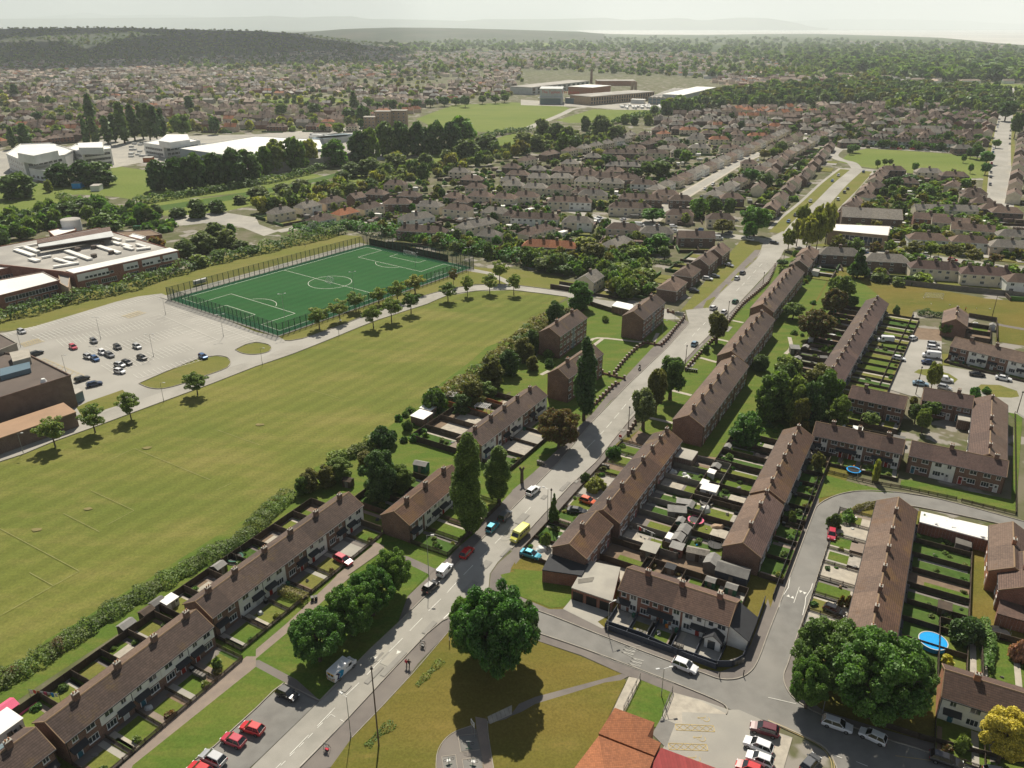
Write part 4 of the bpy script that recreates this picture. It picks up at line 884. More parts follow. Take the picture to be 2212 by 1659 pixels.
def semi(p,a,L,wall,tile,label,group,W=8.,eave=5.,rh=7.6,hip=.85,chim=(0,),n=2,pane=True,name='semi_detached_house',cat='house',lod=0,wall2=None,tile2=None,cg='brickdark'):
 t=thing(name,(p[0],p[1],0),a,label,cat,group);FOOT.append((p[0],p[1],L/2,W/2,a))
 walls(t,L,W,eave,rh,wall,not hip,n if lod>1 else 0)
 ro=roof_obj(t,L,W,eave,rh,tile,tile2,hip=hip,ridge=(lod==0))
 if wall2:q=MB();q.box(.02,L/2-.01,-W/2-.04,W/2+.04,.02,eave-.08);q.build('rendered_panel',M[wall2],t)
 for f in chim:link('chimney',chimney_mesh(.8,1.3,1.5,4 if lod==0 else 2,cg),ro,(f*L,0,rh-.3))
 st=2.45;yb=W/2+(.045 if wall2 else 0)
 if lod<2:
  for s in(-1,1):
   for k in range(n):
    for q in(-.27,.25):
     x=-L/2+L/n*(k+.5+q);yy=yb*s
     if q<0 or lod==0 or s<0:window(t,x,yy,3.3,1.35,1.1,0 if s<0 else math.pi,2,'upvc',pane)
     if q<0:window(t,x,yy,.9,1.6,1.25,0 if s<0 else math.pi,3,'upvc',pane)
     elif lod==0:link('door',door_mesh('doorwhite'),t,(x,yy,.1),0 if s<0 else math.pi)
 return t
def flatbox(pts,z0,z1,wall,roof,name,label,cat,parapet=.35,group=None,parent=None):
 """flat-roofed block: walls with a low parapet and a roof deck just below it"""
 t=thing(name,(pts[0][0],pts[0][1],0),0,label,cat,group)if parent is None else parent
 o=Vector((pts[0][0],pts[0][1]))if parent is None else Vector((parent.location.x,parent.location.y))
 P=[Vector((p[0],p[1]))-o for p in pts];a=sum(P[i].x*P[(i+1)%len(P)].y-P[(i+1)%len(P)].x*P[i].y for i in range(len(P)))
 if a<0:P=P[::-1]
 w=MB();w.prism(P,z0,z1-.05,0)
 n=len(P)
 for i in range(n):w.bar(P[i],P[(i+1)%n],.3,z1-.05,z1+parapet,0)if parapet else None
 w.build('wall',M[wall],t);r=MB();c=sum(P,Vector((0,0)))/n
 r.prism([c+(p-c)*.999 for p in P]if parapet else[c+(p-c)*1.01 for p in P],z1-.048,z1+(.05 if parapet else .2),0);r.build('roof',M[roof],t);t['_o']=0;del t['_o']
 return t,o
def facade_windows(t,o,A,B,zs,n,w,h,nl=2,fr='upvc',out=.0,x0=.08,x1=.92,skip=()):
 """rows of windows along wall A->B (left to right seen from outside)"""
 A=Vector((A[0],A[1]))-o;B=Vector((B[0],B[1]))-o;d=(B-A).normalized();rz=math.atan2(d.y,d.x);nn=Vector((d.y,-d.x))
 for z in zs:
  for k in range(n):
   if k in skip:continue
   p=A.lerp(B,x0+(x1-x0)*(k+.5)/n)+nn*out;window(t,p.x,p.y,z,w,h,rz,nl,fr)
# ---------------------------------------------------------------- vehicles
CARCOL={'white':(.72,.73,.74),'silver':(.42,.43,.44),'grey':(.12,.125,.135),'black':(.012,.012,.014),'red':(.52,.02,.025),'crimson':(.46,.03,.06),'blue':(.03,.10,.26),'navy':(.012,.03,.09),'teal':(.03,.26,.36),'lightblue':(.22,.34,.44),'green':(.02,.12,.05),'orange':(.62,.10,.02),'yellow':(.62,.62,.10),'wine':(.12,.02,.03)}
CM={}
def paintm(c):
 if c not in CM:
  m,n,l,b=nodes(c+' car paint');b.inputs['Base Color'].default_value=c4(CARCOL[c]);b.inputs['Roughness'].default_value=.28;b.inputs['Coat Weight'].default_value=.6;b.inputs['Coat Roughness'].default_value=.08;b.inputs['Metallic'].default_value=.25 if c in('silver','grey','blue','teal','lightblue')else 0;CM[c]=m
 return CM[c]
M['carglass']=glassy('tinted car glass',(.012,.015,.018),.04,spec=.8);M['rubber']=plain('tyre rubber',(.015,.015,.016),.8);M['rim']=glassy('alloy rim',(.35,.35,.36),.3,.9)
M['lamp']=glassy('headlamp',(.75,.77,.78),.1);M['tail']=glassy('tail lamp',(.35,.01,.01),.2)
# side stations: x, bottom, shoulder, half width ; greenhouse: base x0,x1, top x0,x1, base z, top z, half widths
CARS={'hatchback':dict(st=[(-2.0,.42,.70,.62),(-1.95,.28,.88,.80),(-1.5,.22,.95,.87),(.55,.22,.95,.88),(1.35,.22,.86,.86),(1.85,.26,.74,.80),(2.0,.38,.58,.62)],gh=(-1.92,1.02,-1.45,.25,.92,1.47,.80,.60),wb=(-1.25,1.27)),'estate':dict(st=[(-2.3,.42,.72,.66),(-2.25,.28,.92,.84),(-1.7,.22,.97,.90),(.7,.22,.96,.91),(1.6,.22,.86,.88),(2.15,.26,.74,.82),(2.3,.38,.58,.64)],gh=(-2.2,1.15,-1.75,.3,.93,1.46,.82,.61),wb=(-1.4,1.4)),'saloon':dict(st=[(-2.3,.42,.78,.66),(-2.22,.28,.93,.84),(-1.6,.22,.98,.90),(.7,.22,.95,.91),(1.6,.22,.85,.88),(2.15,.26,.73,.82),(2.3,.38,.58,.64)],gh=(-1.75,1.15,-1.05,.3,.94,1.42,.80,.58),wb=(-1.4,1.4)),'suv':dict(st=[(-2.2,.48,.80,.68),(-2.15,.34,1.02,.86),(-1.6,.28,1.08,.92),(.7,.28,1.07,.93),(1.5,.28,.98,.90),(2.05,.32,.84,.84),(2.2,.45,.65,.68)],gh=(-2.1,1.1,-1.65,.3,1.04,1.64,.84,.66),wb=(-1.35,1.35)),'van':dict(st=[(-2.75,.35,2.1,.9),(-2.7,.3,2.2,.96),(-2.2,.28,2.24,.98),(1.2,.28,2.24,.98),(1.45,.28,1.9,.97),(2.0,.28,1.25,.95),(2.6,.3,1.0,.88),(2.72,.42,.78,.75)],gh=None,wb=(-1.7,1.75)),'small_van':dict(st=[(-2.2,.35,1.65,.8),(-2.15,.28,1.75,.86),(-1.6,.26,1.78,.9),(.35,.26,1.78,.9),(.6,.26,1.5,.9),(1.15,.26,1.05,.89),(2.0,.3,.82,.82),(2.15,.42,.62,.66)],gh=None,wb=(-1.35,1.4))}
def loft(b,st,m=0,top=.88):
 rings=[]
 for x,zb,zt,w in st:c=min(.16,(zt-zb)*.3);rings.append([(x,-w*.9,zb),(x,-w,zb+c),(x,-w,zt-c*1.2),(x,-w*top,zt),(x,w*top,zt),(x,w,zt-c*1.2),(x,w,zb+c),(x,w*.9,zb)])
 for i in range(len(rings)-1):
  for k in range(8):j=(k+1)%8;b.face([rings[i][k],rings[i][j],rings[i+1][j],rings[i+1][k]][::-1],m)
 b.face(rings[0],m);b.face(rings[-1][::-1],m)
CARME={}
def car_meshes(kind,col):
 k=(kind,col)
 if k in CARME:return CARME[k]
 s=CARS[kind];b=MB();loft(b,s['st'])
 gl=MB()
 if s['gh']:
  x0,x1,t0,t1,z0,z1,wb,wt=s['gh'];gl.hexa([(x0,-wb,z0),(x1,-wb,z0),(x1,wb,z0),(x0,wb,z0)],[(t0,-wt,z1),(t1,-wt,z1),(t1,wt,z1),(t0,wt,z1)])
  b.hexa([(t0-.05,-wt-.02,z1-.01),(t1+.03,-wt-.02,z1-.01),(t1+.03,wt+.02,z1-.01),(t0-.05,wt+.02,z1-.01)],[(t0+.03,-wt+.05,z1+.05),(t1-.08,-wt+.05,z1+.05),(t1-.08,wt-.05,z1+.05),(t0+.03,wt-.05,z1+.05)])
  for sy in(-1,1):
   for xa,xb in((x0,t0),(x1,t1),((x0+x1)/2-.2,(t0+t1)/2-.1)):b.tube((xa,sy*wb,z0-.02),(xb,sy*wt,z1),.04,.04,4)
   b.box(x1-.45,x1-.25,sy*(wb+.08)-.1,sy*(wb+.08)+.1,z0+.02,z0+.17)
 else:
  big=kind=='van';A=s['st'][4];C=s['st'][5];w=A[3]-.06
  def L_(t,dz=.012):return(A[0]+(C[0]-A[0])*t,A[2]+(C[2]-A[2])*t+dz)
  (xa,za),(xb,zb)=L_(.02),L_(.95);e=.03
  gl.hexa([(xa,-w*.86,za-.02),(xb,-w*.86,zb-.02),(xb,w*.86,zb-.02),(xa,w*.86,za-.02)],[(xa+e,-w*.84,za+e),(xb+e,-w*.84,zb+e),(xb+e,w*.84,zb+e),(xa+e,w*.84,za+e)])
  for sy in(-1,1):
   y=sy*(A[3]+.0);za2=1.15 if big else .98;zt2=1.75 if big else 1.45
   gl.box(A[0]-.85,A[0]-.1,min(y-.012,y+.012),max(y-.012,y+.012),za2,zt2)
   b.box(C[0]-.5,C[0]-.3,sy*(A[3]+.12)-.1,sy*(A[3]+.12)+.1,za2-.05,za2+.2)
   gl.box(s['st'][0][0]-.012,s['st'][0][0]+.01,min(sy*.08,sy*.62),max(sy*.08,sy*.62),zt2-.35,zt2+.05)
 hb=MB();x,zb,zt,w=s['st'][-2]
 for sy in(-1,1):hb.hexa([(x-.12,sy*w*.62,zt-.17),(x+.09,sy*w*.62,zt-.2),(x+.09,sy*w*.96,zt-.2),(x-.12,sy*w*.99,zt-.17)][::sy],[(x-.12,sy*w*.62,zt+.012),(x+.07,sy*w*.62,zt-.07),(x+.05,sy*w*.9,zt-.07),(x-.12,sy*w*.92,zt+.0)][::sy])
 wr=.33 if kind!='van' else .35;wv=MB();wv.tube((0,-.11,0),(0,.11,0),wr,wr,14);rm=MB();rm.tube((0,-.125,0),(0,.125,0),wr*.62,wr*.62,10)
 h1=MB();h1.box(-.07,.07,-.15,.15,-.09,.09);tl=MB();tl.box(-.03,.03,-.11,.11,-.12,.12)
 CARME[k]=(b.mesh('body',paintm(col)),gl.mesh('windows',M['carglass']),CARME.get('wheel',(None,))[0]or wv.mesh('wheel',M['rubber']),None,h1.mesh('headlight',M['lamp']),tl.mesh('taillight',M['tail']),rm.mesh('rim',M['rim']));CARME.setdefault('wheel',(CARME[k][2],));return CARME[k]
NCAR=[0]
def car(kind,col,p,a,label,group=None,lod=0,z=None,cat=None):
 bd,gl,wh,_,hl_,tl,rm=car_meshes(kind,col);s=CARS[kind];z=GZ if z is None else z
 t=thing({'van':'parked_van','small_van':'parked_van'}.get(kind,'parked_car'),(p[0],p[1],z),a,label,cat or('van' if 'van' in kind else 'car'),group);TREES.append((p[0],p[1],2.4))
 link('body',bd,t);link('windows',gl,t);w=s['st'][3][3]-.1
 if lod<2:
  for x in s['wb']:
   for y in(-w,w):
    o=link('wheel',wh,t,(x,y,.33))
    if lod==0:link('rim',rm,o)
 if lod==0:
  x,zb,zt,ww=s['st'][-2];x2,zb2,zt2,w2=s['st'][1];zt2=min(zt2,1.2)
  for y in(-1,1):link('headlight',hl_,t,(x+.03,y*ww*.78,zt-.1));link('taillight',tl,t,(x2-.04,y*w2*.82,zt2-.16))
 return t
# ---------------------------------------------------------------- garden things
def fence(P,h,label,m='wood',posts=True,name='garden_fence',cat='fence',group=None,slats=False):
 b=MB();P=[Vector((p[0],p[1]))for p in P];o=P[0]
 for i in range(len(P)-1):
  a,c=P[i]-o,P[i+1]-o;d=(c-a).normalized();Ls=(c-a).length;n=max(1,int(Ls/1.85))
  if slats:
   k=max(1,int(Ls/.16))
   for q in range(k):e=a+d*(Ls*(q+.5)/k);b.bar(e-d*.045,e+d*.045,.03,.12,h)
   for zq in(.3,h-.25):b.bar(a,c,.06,zq,zq+.08)
  else:b.bar(a,c,.05,.03,h-.06)
  for q in range(n+1):e=a+d*(Ls*q/n);b.box(e.x-.06,e.x+.06,e.y-.06,e.y+.06,0,h+.04)
  if not slats:b.bar(a,c,.08,h-.06,h)
 return tag(b.build(name,M[m],None,(o.x,o.y,.0)),label,cat,group)
def shed(p,rz,w,d,h,m,rf,label,flat=False,name='garden_shed',cat='shed'):
 t=thing(name,(p[0],p[1],0),rz,label,cat);TREES.append((p[0],p[1],max(w,d)*.6))
 b=MB();b.box(-w/2,w/2,-d/2,d/2,0,h)
 if not flat:
  for s in(-1,1):x=s*(w/2);b.hexa([(x-.03,-d/2,h),(x+.03,-d/2,h),(x+.03,d/2,h),(x-.03,d/2,h)],[(x-.03,-.01,h+d*.24),(x+.03,-.01,h+d*.24),(x+.03,.01,h+d*.24),(x-.03,.01,h+d*.24)])
 b.build('wall',M[m],t);r=MB();e=.12
 if flat:r.hexa([(-w/2-e,-d/2-e,h+.01),(w/2+e,-d/2-e,h+.01),(w/2+e,d/2+e,h+.16),(-w/2-e,d/2+e,h+.16)],[(-w/2-e,-d/2-e,h+.09),(w/2+e,-d/2-e,h+.09),(w/2+e,d/2+e,h+.24),(-w/2-e,d/2+e,h+.24)])
 else:
  for s in(-1,1):
   q=[(-w/2-e,s*(d/2+e),h-.04),(w/2+e,s*(d/2+e),h-.04),(w/2+e,0,h+d*.25),(-w/2-e,0,h+d*.25)]
   if s>0:q=q[::-1]
   r.hexa(q,[(x,y,z+.06)for x,y,z in q])
 r.build('roof',M[rf],t);q=MB();q.box(-.4,.4,-d/2-.04,-d/2,.05,min(1.85,h-.1));q.build('door',M['woodgrey']if m!='woodgrey' else M['wood'],t)
 if w>2.2:q=MB();q.box(.6,1.05,-d/2-.03,-d/2,1.1,min(1.6,h-.2));q.build('window',M['pane'],t)
 return t
BINM={}
def bins(p,rz,n,label,col='black',group=None):
 """a row of wheelie bins, each a thing"""
 for k in range(n):
  c=['black','woodgrey','shedgreen'][(k+int(p[0]))%3]if col=='mix' else col
  if c not in BINM:
   b=MB();b.hexa([(-.22,-.24,.08),(.22,-.24,.08),(.22,.24,.08),(-.22,.24,.08)],[(-.28,-.33,.98),(.28,-.33,.98),(.28,.33,.98),(-.28,.33,.98)]);li=MB();li.hexa([(-.3,-.36,.985),(.3,-.36,.985),(.3,.38,.985),(-.3,.38,.985)],[(-.26,-.3,1.06),(.26,-.3,1.06),(.26,.34,1.1),(-.26,.34,1.1)])
   w=MB();w.tube((-.3,.22,.12),(.3,.22,.12),.12,.12,8);BINM[c]=(b.mesh('body',M[c]),li.mesh('lid',M['felt' if c=='black' else c]),w.mesh('wheels',M['rubber']))
  t=thing('wheelie_bin',(p[0]+k*.68*math.cos(rz),p[1]+k*.68*math.sin(rz),0),rz,label if n==1 else '%s, %s in the row'%(label,nth(k)),'bin',group)
  for nm,me in zip(('body','lid','wheels'),BINM[c]):link(nm,me,t)
def trampoline(p,r,label,col='blue',net=True):
 t=thing('trampoline',(p[0],p[1],0),0,label,'trampoline');b=MB();b.tube((0,0,.72),(0,0,.76),r*.8,r*.8,20);b.build('mat',M['black'],t)
 b=MB();P=[(r*.9*math.cos(2*math.pi*k/20),r*.9*math.sin(2*math.pi*k/20))for k in range(21)];b.strip(P,r*.2,.8);b.build('pad',M[col],t)
 for k in range(6):a=math.pi*k/3;b=MB();b.tube((r*math.cos(a),r*math.sin(a),0),(r*math.cos(a),r*math.sin(a),2.3 if net else .78),.03,.03,5);b.build('leg',M['metal'],t)
 return t
def car_park_lamp(p,h,label,two=True,rz=0,group=None):
 t=thing('street_lamp',(p[0],p[1],0),rz,label,'street lamp',group);b=MB();b.tube((0,0,0),(0,0,1.2),.1,.09,7);b.tube((0,0,1.2),(0,0,h),.07,.045,7);b.build('post',M['metal'],t)
 for s in((-1,1)if two else(1,)):
  b=MB();b.tube((0,0,h-.05),(s*.9,0,h+.08),.035,.03,5);b.build('arm',M['metal'],t);b=MB();b.box(min(s*.8,s*1.45),max(s*.8,s*1.45),-.14,.14,h+.05,h+.19);b.build('lamp_head',M['cladgrey'],t)
 return t
def pole(p,h,label,r=.13,lean=(0,0),cross=True,name='telegraph_pole'):
 t=thing(name,(p[0],p[1],0),0,label,'pole');b=MB();b.tube((0,0,0),(lean[0],lean[1],h),r,r*.65,8);b.build('shaft',M['bark'],t)
 if cross:b=MB();b.tube((lean[0],lean[1],h-.5),(lean[0],lean[1],h-.2),r*1.8,r*1.8,8);b.build('ring_head',M['black'],t)
 return t
# people: a continuous skinned body with clothes as children
def person(p,rz,label,top,legs='black',hair='black',h=1.72,stride=.28,group=None,skin=(.45,.27,.19),sit=False,arms=.15):
 t=thing('person',(p[0],p[1],GZ),rz,label,'person',group,h/1.72)
 V=[(0,0,.93),(0,0,1.16),(0,0,1.38),(0,0,1.5),(.02,0,1.6),(.03,0,1.69)];E_=[(0,1),(1,2),(2,3),(3,4),(4,5)];Rr=[.135,.125,.13,.055,.085,.075]
 def add(v,pr,r):V.append(v);E_.append((pr,len(V)-1));Rr.append(r);return len(V)-1
 for s in(-1,1):
  st=stride*s;k=add((.02,s*.1,.88),0,.095);k=add((st*.55+.04,s*.1,.49)if not sit else(.42,s*.16,.78),k,.062);k=add((st*.95,s*.1,.09)if not sit else(.25,s*.2,.35),k,.042);add((st*.95+.15,s*.11,.05)if not sit else(.4,s*.2,.3),k,.035)
  k=add((0,s*.19,1.40),2,.058);k=add((-st*.35 if not sit else .2,s*.25,1.14),k,.042);k=add((-st*.75+arms if not sit else .45,s*.24,.92 if not sit else 1.05),k,.03);kk=add((-st*.85+arms+.03 if not sit else .52,s*.235,.85 if not sit else 1.02),k,.03)
 me=bpy.data.meshes.new('body');me.from_pydata(V,E_,[]);ob=link('body',me,t)
 sm=ob.modifiers.new('skin','SKIN');
 for i,r in enumerate(Rr):me.skin_vertices[0].data[i].radius=(r,r)
 me.skin_vertices[0].data[0].use_root=True;sv=ob.modifiers.new('sub','SUBSURF');sv.levels=1;sv.render_levels=1
 mk_=plain('skin tone %s'%label[:12],skin);me.materials.append(mk_)
 def tubes(name,segs,m):
  b=MB()
  for a,c,r0,r1 in segs:b.tube(a,c,r0,r1,10)
  b.build(name,m,t)
 tubes('jacket',[((0,0,.9),(0,0,1.2),.17,.165),((0,0,1.2),(0,0,1.46),.175,.12)]+[((V[i][0],V[i][1],V[i][2]+.03),V[i+1],.085,.07)for i in(10,18)]+[(V[i+1],(V[i+2][0],V[i+2][1],V[i+2][2]+.02),.07,.05)for i in(10,18)],top)
 tubes('trousers',[(V[6],V[7],.115,.085),(V[7],V[8],.085,.06),(V[14],V[15],.115,.085),(V[15],V[16],.085,.06),((0,0,.84),(0,0,.98),.15,.15)],M[legs])
 tubes('hair',[((-.02,0,1.62),(0,0,1.74),.105,.085)],M[hair]);return t
M['topred']=plain('red top',(.50,.03,.06));M['topblack']=plain('black coat',(.015,.017,.015));M['toporange']=plain('orange top',(.75,.22,.04))
def clutter(p,m,label,w=2.,h=.5,name='tarpaulin',cat='garden clutter',seed=1):
 rr=random.Random(seed);b=MB();n=7;q=[(w*(.7+.4*rr.random())*math.cos(6.28*k/n)/2,w*(.5+.4*rr.random())*math.sin(6.28*k/n)/2)for k in range(n)]
 b.hexa([(x,y,0)for x,y in q],[(x*.6+rr.uniform(-.1,.1),y*.6,h*rr.uniform(.6,1.1))for x,y in q]);tag(b.build(name,M[m],None,(p[0],p[1],.1)),label,cat)
# ---------------------------------------------------------------- plots of a terrace
rg=random.Random(11)
def yard(tr,side,depth,short,kinds='lllp',fh=1.7,end=True,fm='wood',slats=False,shed_p=.6,seed=1,skip=(),binp=.3,gap=.3,ground=None,bush=.4,step=1):
 """gardens in front (side=-1) or behind (side=1); kinds cycles: l lawn, p patio, c car stand, o overgrown, g gravel, d dirt"""
 r=random.Random(seed);y0=side*(tr.W/2+gap);y1=side*(tr.W/2+depth);where='in front of' if side<0 else 'behind'
 mb={}
 z=zz();z2=zz();z3=zz()
 def rec(m,xa,xb,ya,yb,zq):
  b=mb.setdefault(m,MB());b.face([(*tr.P(x,y),zq)for x,y in((xa,min(ya,yb)),(xb,min(ya,yb)),(xb,max(ya,yb)),(xa,max(ya,yb)))])
 if ground:rec(ground,-tr.L/2,tr.L/2,y0-side*gap,y1,z)
 edges=sorted(set([0,tr.n]+list(range(0,tr.n,step))))
 for k in range(tr.n):
  if k in skip:continue
  xa=-tr.L/2+tr.u*k;xb=xa+tr.u;kd=kinds[k%len(kinds)];pm=r.choice(['slab','pink_pave','concrete','pave'])
  xm=xa+tr.u*r.choice((.18,.82));D=(y1-y0)
  rec(pm,xm-.5,xm+.5,y0,y1,z3)
  if kd=='l':rec(r.choice(['lawn','lush','verge','lush']),xa+.25,xb-.25,y0+D*r.uniform(.08,.3),y1-D*r.uniform(.03,.1),z2)
  elif kd=='o':rec('bank',xa+.15,xb-.15,y0+D*.15,y1,z2);[plant('bush',r.choice(['scrub','rich','mid']),tr.P(xx_,y0+D*r.uniform(.35,.9)),r.uniform(.5,1.),None,'%s shrub of the overgrown %s plot %s %s'%(w_,nth(k),where,short),'shrub','shrubs %s %s'%(where,short),lod=2)for xx_,w_ in zip(sorted(r.uniform(xa+.8,xb-.8)for _ in range(3)),('near','middle','far'))]
  elif kd=='p':rec('slab',xa+.3,xb-.3,y0,y1-D*.2,z2)
  elif kd=='g':rec('gravel',xa+.2,xb-.2,y0,y1-D*.05,z2)
  elif kd=='c':rec('concrete',xa+.2,xb-.2,y0,y1,z2)
  elif kd=='d':rec('soil',xa+.2,xb-.2,y0,y1,z2);rec('lush',xa+.5,xb-tr.u*.45,y0+D*.3,y1,z3)
  elif kd=='h':rec('lush',xa+.2,xb-.2,y0+D*.45,y1,z2);rec('slab',xa+.2,xb-.2,y0,y0+D*.4,z2)
  if kd in 'lho':
   e_=r.choice((.25,tr.u-.95));rec(r.choice(['soil','bank','bank','gravel']),xa+e_,xa+e_+.7,y0+D*r.uniform(.1,.3),y1-D*.04,z3)
   if side>0 and r.random()<.55:rec(r.choice(['slab','concrete','pink_pave','gravel']),xa+.25,xb-.25,y0,y0+D*r.uniform(.18,.42),z3)
  if r.random()<(.75 if side>0 else .2):clutter(tr.P(r.uniform(xa+.9,xb-.9),y0+D*r.uniform(.12,.5)),r.choice(['cladwhite','woodgrey','felt','wood','cladgrey','bricktan','slab','navy']),'garden clutter in the %s plot %s %s'%(nth(k),where,short),r.uniform(.8,1.9),r.uniform(.3,.9),'garden_heap','garden clutter',k+seed*7)
  if side>0 and r.random()<.6:plant('bush',r.choice(['rich','mid','scrub','dark','lime']),tr.P(xa+r.choice((.7,tr.u-.7)),y0+D*r.uniform(.3,.8)),r.uniform(.45,.95),None,'side border shrub in the %s plot %s %s'%(nth(k),where,short),'shrub',lod=2)
  if side>0 and r.random()<shed_p:
   w,d_=r.uniform(1.8,2.8),r.uniform(1.4,2.2);c,m,f,fl=r.choice([('brown timber','wood','felt',False),('weathered grey','woodgrey','felt',False),('dark brown','wood','darkroof',True),('pale flat-roofed','cladgrey','roofwhite',True),('green painted','shedgreen','felt',False)])
   shed(tr.P(xa+tr.u*(.28 if xm>xa+tr.u/2 else .72),y1-side*(d_/2+.25)),tr.rz+(0 if side>0 else math.pi),w,d_,1.85,m,f,'%s shed in the %s garden %s %s'%(c,nth(k),where,short),fl)
  if r.random()<bush:
   lf=r.choice(['rich','mid','dark','olive','lime','bronze']);nm={'rich':'rich green','mid':'green','dark':'dark green','olive':'olive','lime':'light green','bronze':'bronze'}[lf]
   plant('bush',lf,tr.P(r.uniform(xa+.9,xb-.9),y1-side*r.uniform(.6,1.4)),r.uniform(.5,1.05),None,'%s shrub by the %s garden fence %s %s'%(nm,nth(k),where,short),'shrub',lod=2)
  if r.random()<binp:bins(tr.P(xb-.6,y0+side*.6),tr.rz,1,'wheelie bin by the wall %s %s, %s house'%(where,short,nth(k)),r.choice(['black','woodgrey','shedgreen']))
 for k in edges:
  x=-tr.L/2+tr.u*k;x=min(max(x,-tr.L/2),tr.L/2)
  if k in skip and k+1 in skip:continue
  fence([tr.P(x,y0),tr.P(x,y1)],fh,'%s dividing fence %s %s'%(nth(edges.index(k)),where,short),fm,slats=slats)
 if end:fence([tr.P(-tr.L/2,y1),tr.P(tr.L/2,y1)],fh,'long timber fence closing the gardens %s %s'%(where,short),fm,slats=slats)
 for m,b in mb.items():
  o=b.build({'slab':'patio','pink_pave':'garden_path','concrete':'garden_paving','pave':'garden_path','soil':'garden_soil','gravel':'garden_gravel'}.get(m,'lawn'),M[m]);tag(o,kind='structure')
  if o.data.polygons[0].normal.z<0:o.data.flip_normals()
# ---------------------------------------------------------------- near terraces and flats
EV,RH=4.9,7.0
def rp(i,j,x,y,z=RH):return g(i,j,x,y,z=z)[0]
def TR(A,B,units,short,label,W=7.3,ev=EV,rh=RH,**k):return terrace(A,B,W,ev,rh,units,label,**k)
def eave_line(A,B,W,over=.28):
 d=(B-A).normalized();n=Vector((-d.y,d.x))*(W/2+over);return A+n,B+n
d61=Vector((math.cos(R(60.8)),math.sin(R(60.8))))
T1e=rp(0,3,390,1255);a0=rp(0,3,300,1310)
T0=TR(a0-d61*22,a0,'wwWb','the corner terrace','brown tiled terrace cut by the lower left corner of the photo',chim=(.2,.5,.83))
b=MB();
for k in range(6):
 for q in range(2):b.hexa([(T0.L/2-9+k*1.05,1.0+q*1.25,7.06-(1.0+q*1.25)*.575),(T0.L/2-9+k*1.05+1,1.0+q*1.25,7.06-(1.0+q*1.25)*.575),(T0.L/2-9+k*1.05+1,2.2+q*1.25,7.06-(2.2+q*1.25)*.575),(T0.L/2-9+k*1.05,2.2+q*1.25,7.06-(2.2+q*1.25)*.575)],[(T0.L/2-9+k*1.05,1.0+q*1.25,7.12-(1.0+q*1.25)*.575),(T0.L/2-9+k*1.05+1,1.0+q*1.25,7.12-(1.0+q*1.25)*.575),(T0.L/2-9+k*1.05+1,2.2+q*1.25,7.12-(2.2+q*1.25)*.575),(T0.L/2-9+k*1.05,2.2+q*1.25,7.12-(2.2+q*1.25)*.575)])
b.build('solar_panels',M['panel'],T0.t)
T1=TR(T1e,rp(0,3,1690,290),'bWWWW','T1','brown tiled terrace with white upper floors, nearest one whole in the lower left',chim=(.18,.44,.69,.93),tile2='tileflat')
T2=TR(rp(0,3,1690,215),rp(1,2,800,930),'bwwbwbw','T2','long brown tiled terrace of mixed white and brick fronts beside the tree row',chim=(.07,.22,.40,.57,.75,.93))
T3=TR(rp(1,2,1195,1095),rp(1,2,1195,1095)+d61*22,'pwwb','T3','mossy roofed brick terrace half hidden by the tall poplar',tile='tilem',chim=(.2,.52,.85))
T4=TR(rp(1,2,1840,430),rp(2,2,205,10),'wpwbw','T4','brown tiled terrace behind the bronze leaved tree',tile='tile',chim=(.08,.3,.5,.7,.9))
RTa=TR(rp(2,2,495,1375),rp(2,2,730,1095),'bb','RTa','short end terrace of two brick houses with a mossy roof beside the minibus',tile='tilem',tile2='tile',chim=(.45,),canopy=False,chz=1.5)
RTb=TR(rp(2,2,790,1080),rp(2,2,1350,390),'bbbbbbb','RTb','long mossy roofed brick terrace right of the main road',tile='tilem',tile2='tile',chim=(.07,.25,.41,.57,.72,.86,.97),canopy=False)
R2a=TR(rp(2,2,1995,1365),rp(2,2,2205,935),'bbb','R2a','brick terrace end behind the cluttered back gardens',chim=(.3,.7,.97),tile='tileplum',tile2='tileflat',canopy=False)
R2b=TR(rp(3,2,5,905),rp(3,2,275,360),'bwbwbb','R2b','mossy roofed terrace stepping down to the curved side road',tile='tilem',tile2='tileflat',chim=(.1,.28,.46,.62,.78,.95))
A,B=eave_line(*g(3,2,385,440,1160,605,z=EV),7.6);P1_=TR(A,B,'pbpbp','P1','cross terrace with three pale front panels above the lawn with the trampoline',W=7.6,tile='tile2',chim=(.2,.5,.82))
A,B=eave_line(*g(3,2,1220,615,2060,800,z=EV),8.2);P2_=TR(A,B,'bwbb','P2','brick flats block with one white panel beside the hedge lined footpath',W=8.2,tile='tileplum',chim=(.42,.88),canopy=False)
P3_=TR(rp(3,2,1915,600),rp(3,2,1940,90),'bbbbbb','P3','long tan roofed block joining two cross blocks at the right edge',W=7.9,tile='tileflat',tile2='tile2',chim=(.1,.38,.55,.92),canopy=False)
A,B=eave_line(*g(3,2,1335,135,1765,212,z=EV),8.2);P4_=TR(A,B,'bbb','P4','cross block with plain brick front and doors onto the small courtyard lawn',W=8.2,tile='tileplum',chim=(.7,),canopy=False)
A,B=eave_line(*g(3,2,695,112,1175,215,z=EV),7.8);P5_=TR(A,B,'bbb','P5','short brick terrace with small white windows beside the dark tree clump',W=7.8,tile='tileplum',chim=(.25,),canopy=False)
A,B=eave_line(*g(3,1,1575,1330,2211,1480,z=EV),7.8);d_=(B-A).normalized();P6_=TR(A,A+d_*34,'bwbwbb','P6','brick and white terrace facing the parking court',W=7.8,tile='tilebrn',chim=(.14,.36,.6,.85))
pp=rp(3,1,1625,1095);P7_=TR(pp,pp+d61*15,'bb','P7','lone brown roofed brick house pair backing onto the yellowed playing field',W=7.6,tile='tilebrn',chim=(.35,.8),canopy=False)
